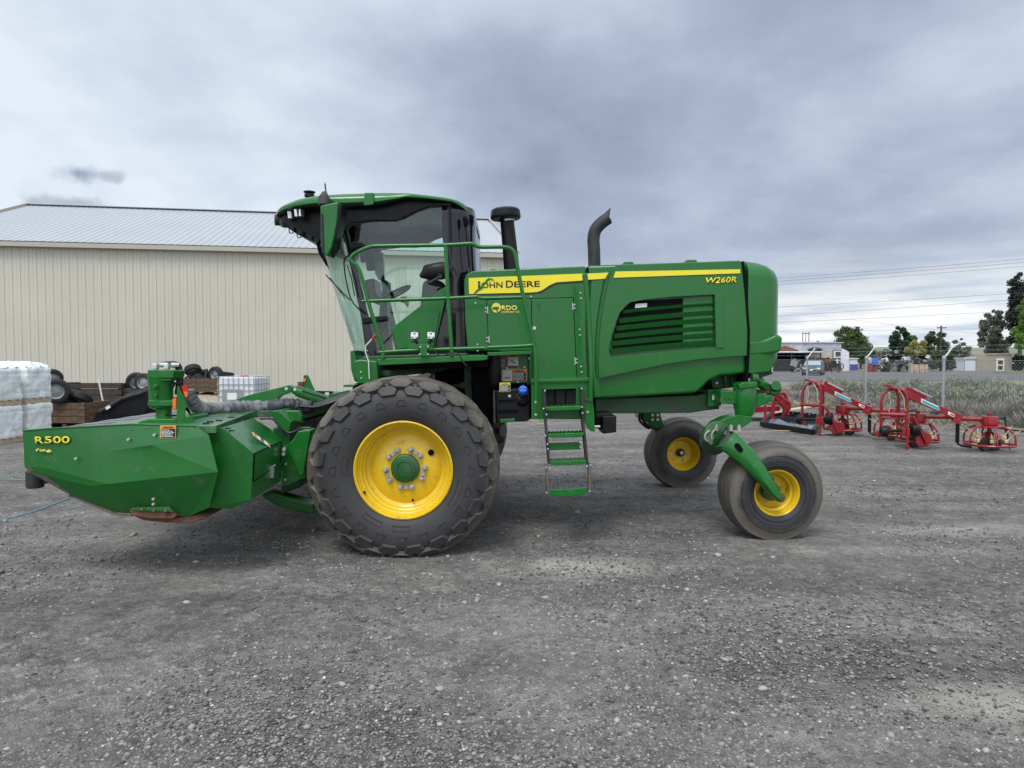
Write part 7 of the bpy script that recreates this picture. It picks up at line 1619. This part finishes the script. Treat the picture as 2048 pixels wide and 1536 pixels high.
def junk(name, px, Y, w, h, n, mats, label, cat, z=0):
    """a bent pile of frames, sheets and bars, each piece a part"""
    c = bpt(px, Y, z); t = thing(name, c, label, cat); 
    for i in range(n):
        b = MB(); p = c+Vector((rs_.uniform(-w, w)/2, rs_.uniform(-.8, .8), rs_.uniform(.1, h))); k = rs_.random(); m = mats[i % len(mats)]; rot = Matrix.Rotation(rs_.uniform(-.7, .7), 3, 'Y') @ Matrix.Rotation(rs_.uniform(0, 3), 3, 'Z')
        if k < .4: b.tube([p+rot @ Vector((-.6, 0, 0)), p+rot @ Vector((0, .1, .2)), p+rot @ Vector((.6, 0, .05))], .045, 6); nm = 'bent_bar'
        elif k < .7: b.box(p, (rs_.uniform(.3, .9), rs_.uniform(.1, .5), rs_.uniform(.2, .7)), rot); nm = 'metal_box'
        elif k < .85: b.lathe([(.3, -.06), (.36, -.05), (.36, .05), (.3, .06), (.28, 0), (.3, -.06)], 14, p); nm = 'wheel_ring'
        else: b.box(p, (rs_.uniform(.6, 1.1), .03, rs_.uniform(.4, .8)), rot); nm = 'sheet_panel'
        b.build(nm, M[m], t)
    return t
junk('scrap_heap', 1757, 88, 2.2, 1.5, 24, ['galv', 'dark_void', 'white_paint', 'rust', 'black_matt'], 'jumble of machine scrap at the left of the scrap yard', 'scrap heap')
junk('scrap_heap', 1785, 87, 2.6, 2.5, 34, ['dark_void', 'white_paint', 'black_matt', 'galv', 'dark_void'], 'tall heap of black and white scrap in front of the round dark tree', 'scrap heap')
junk('scrap_heap', 1815, 87, 2.6, 1.9, 32, ['dark_void', 'galv', 'black_matt', 'dark_void', 'car'], 'dark heap of bent metal right of the tall scrap heap', 'scrap heap')
junk('scrap_heap', 1838, 88, 2.2, 2.0, 26, ['car', 'dark_void', 'galv', 'black_matt'], 'scrap pile behind the three pale boxes', 'scrap heap')
junk('scrap_heap', 1668, 84, 2.4, 1.4, 16, ['dark_void', 'black_matt', 'rust'], 'dark clutter standing right of the parked minivan', 'scrap heap')
junk('scrap_heap', 1606, 82, 2.4, 1.6, 16, ['dark_void', 'black_matt', 'galv'], 'dark clutter standing left of the parked minivan', 'scrap heap')
for i, (a, c, m) in enumerate(((1820, 1831, 'wood_pale'), (1831.5, 1841, 'decal_peach'), (1841.5, 1853, 'wood_pale'))):
    Y = 84; X0, X1 = bpt(a, Y).x, bpt(c, Y).x; t = thing('pale_box', ((X0+X1)/2, Y, 0), ('left', 'middle', 'right')[i]+' one of three pale boxes standing at the road side of the scrap yard', 'box', 'three pale boxes'); b = MB(); b.box(((X0+X1)/2, Y, .48), (X1-X0, .6, .95)); b.build('carton', mat('stained_box%d' % i, (.48, .36, .27), .8, var=.35, vscale=2.5), t, bevel=.01)
    b = MB(); b.box(((X0+X1)/2, Y-.31, .48), (.04, .02, .96)); b.build('strap', M['black'], t)
for px in (1952, 1926, 2030):
    b = MB(); p = bpt(px, 96, .35); b.lathe([(.2, -.1), (.30, -.11), (.33, -.06), (.335, 0), (.33, .06), (.30, .11), (.2, .1), (.2, -.1)], 20, p); tag(b.build('old_tyre', M['tyre_small']), {1952: 'old tyre standing between white container and beige shed', 1926: 'old tyre leaning left of the white container', 2030: 'old tyre standing right of the beige shed'}[px], 'tyre')
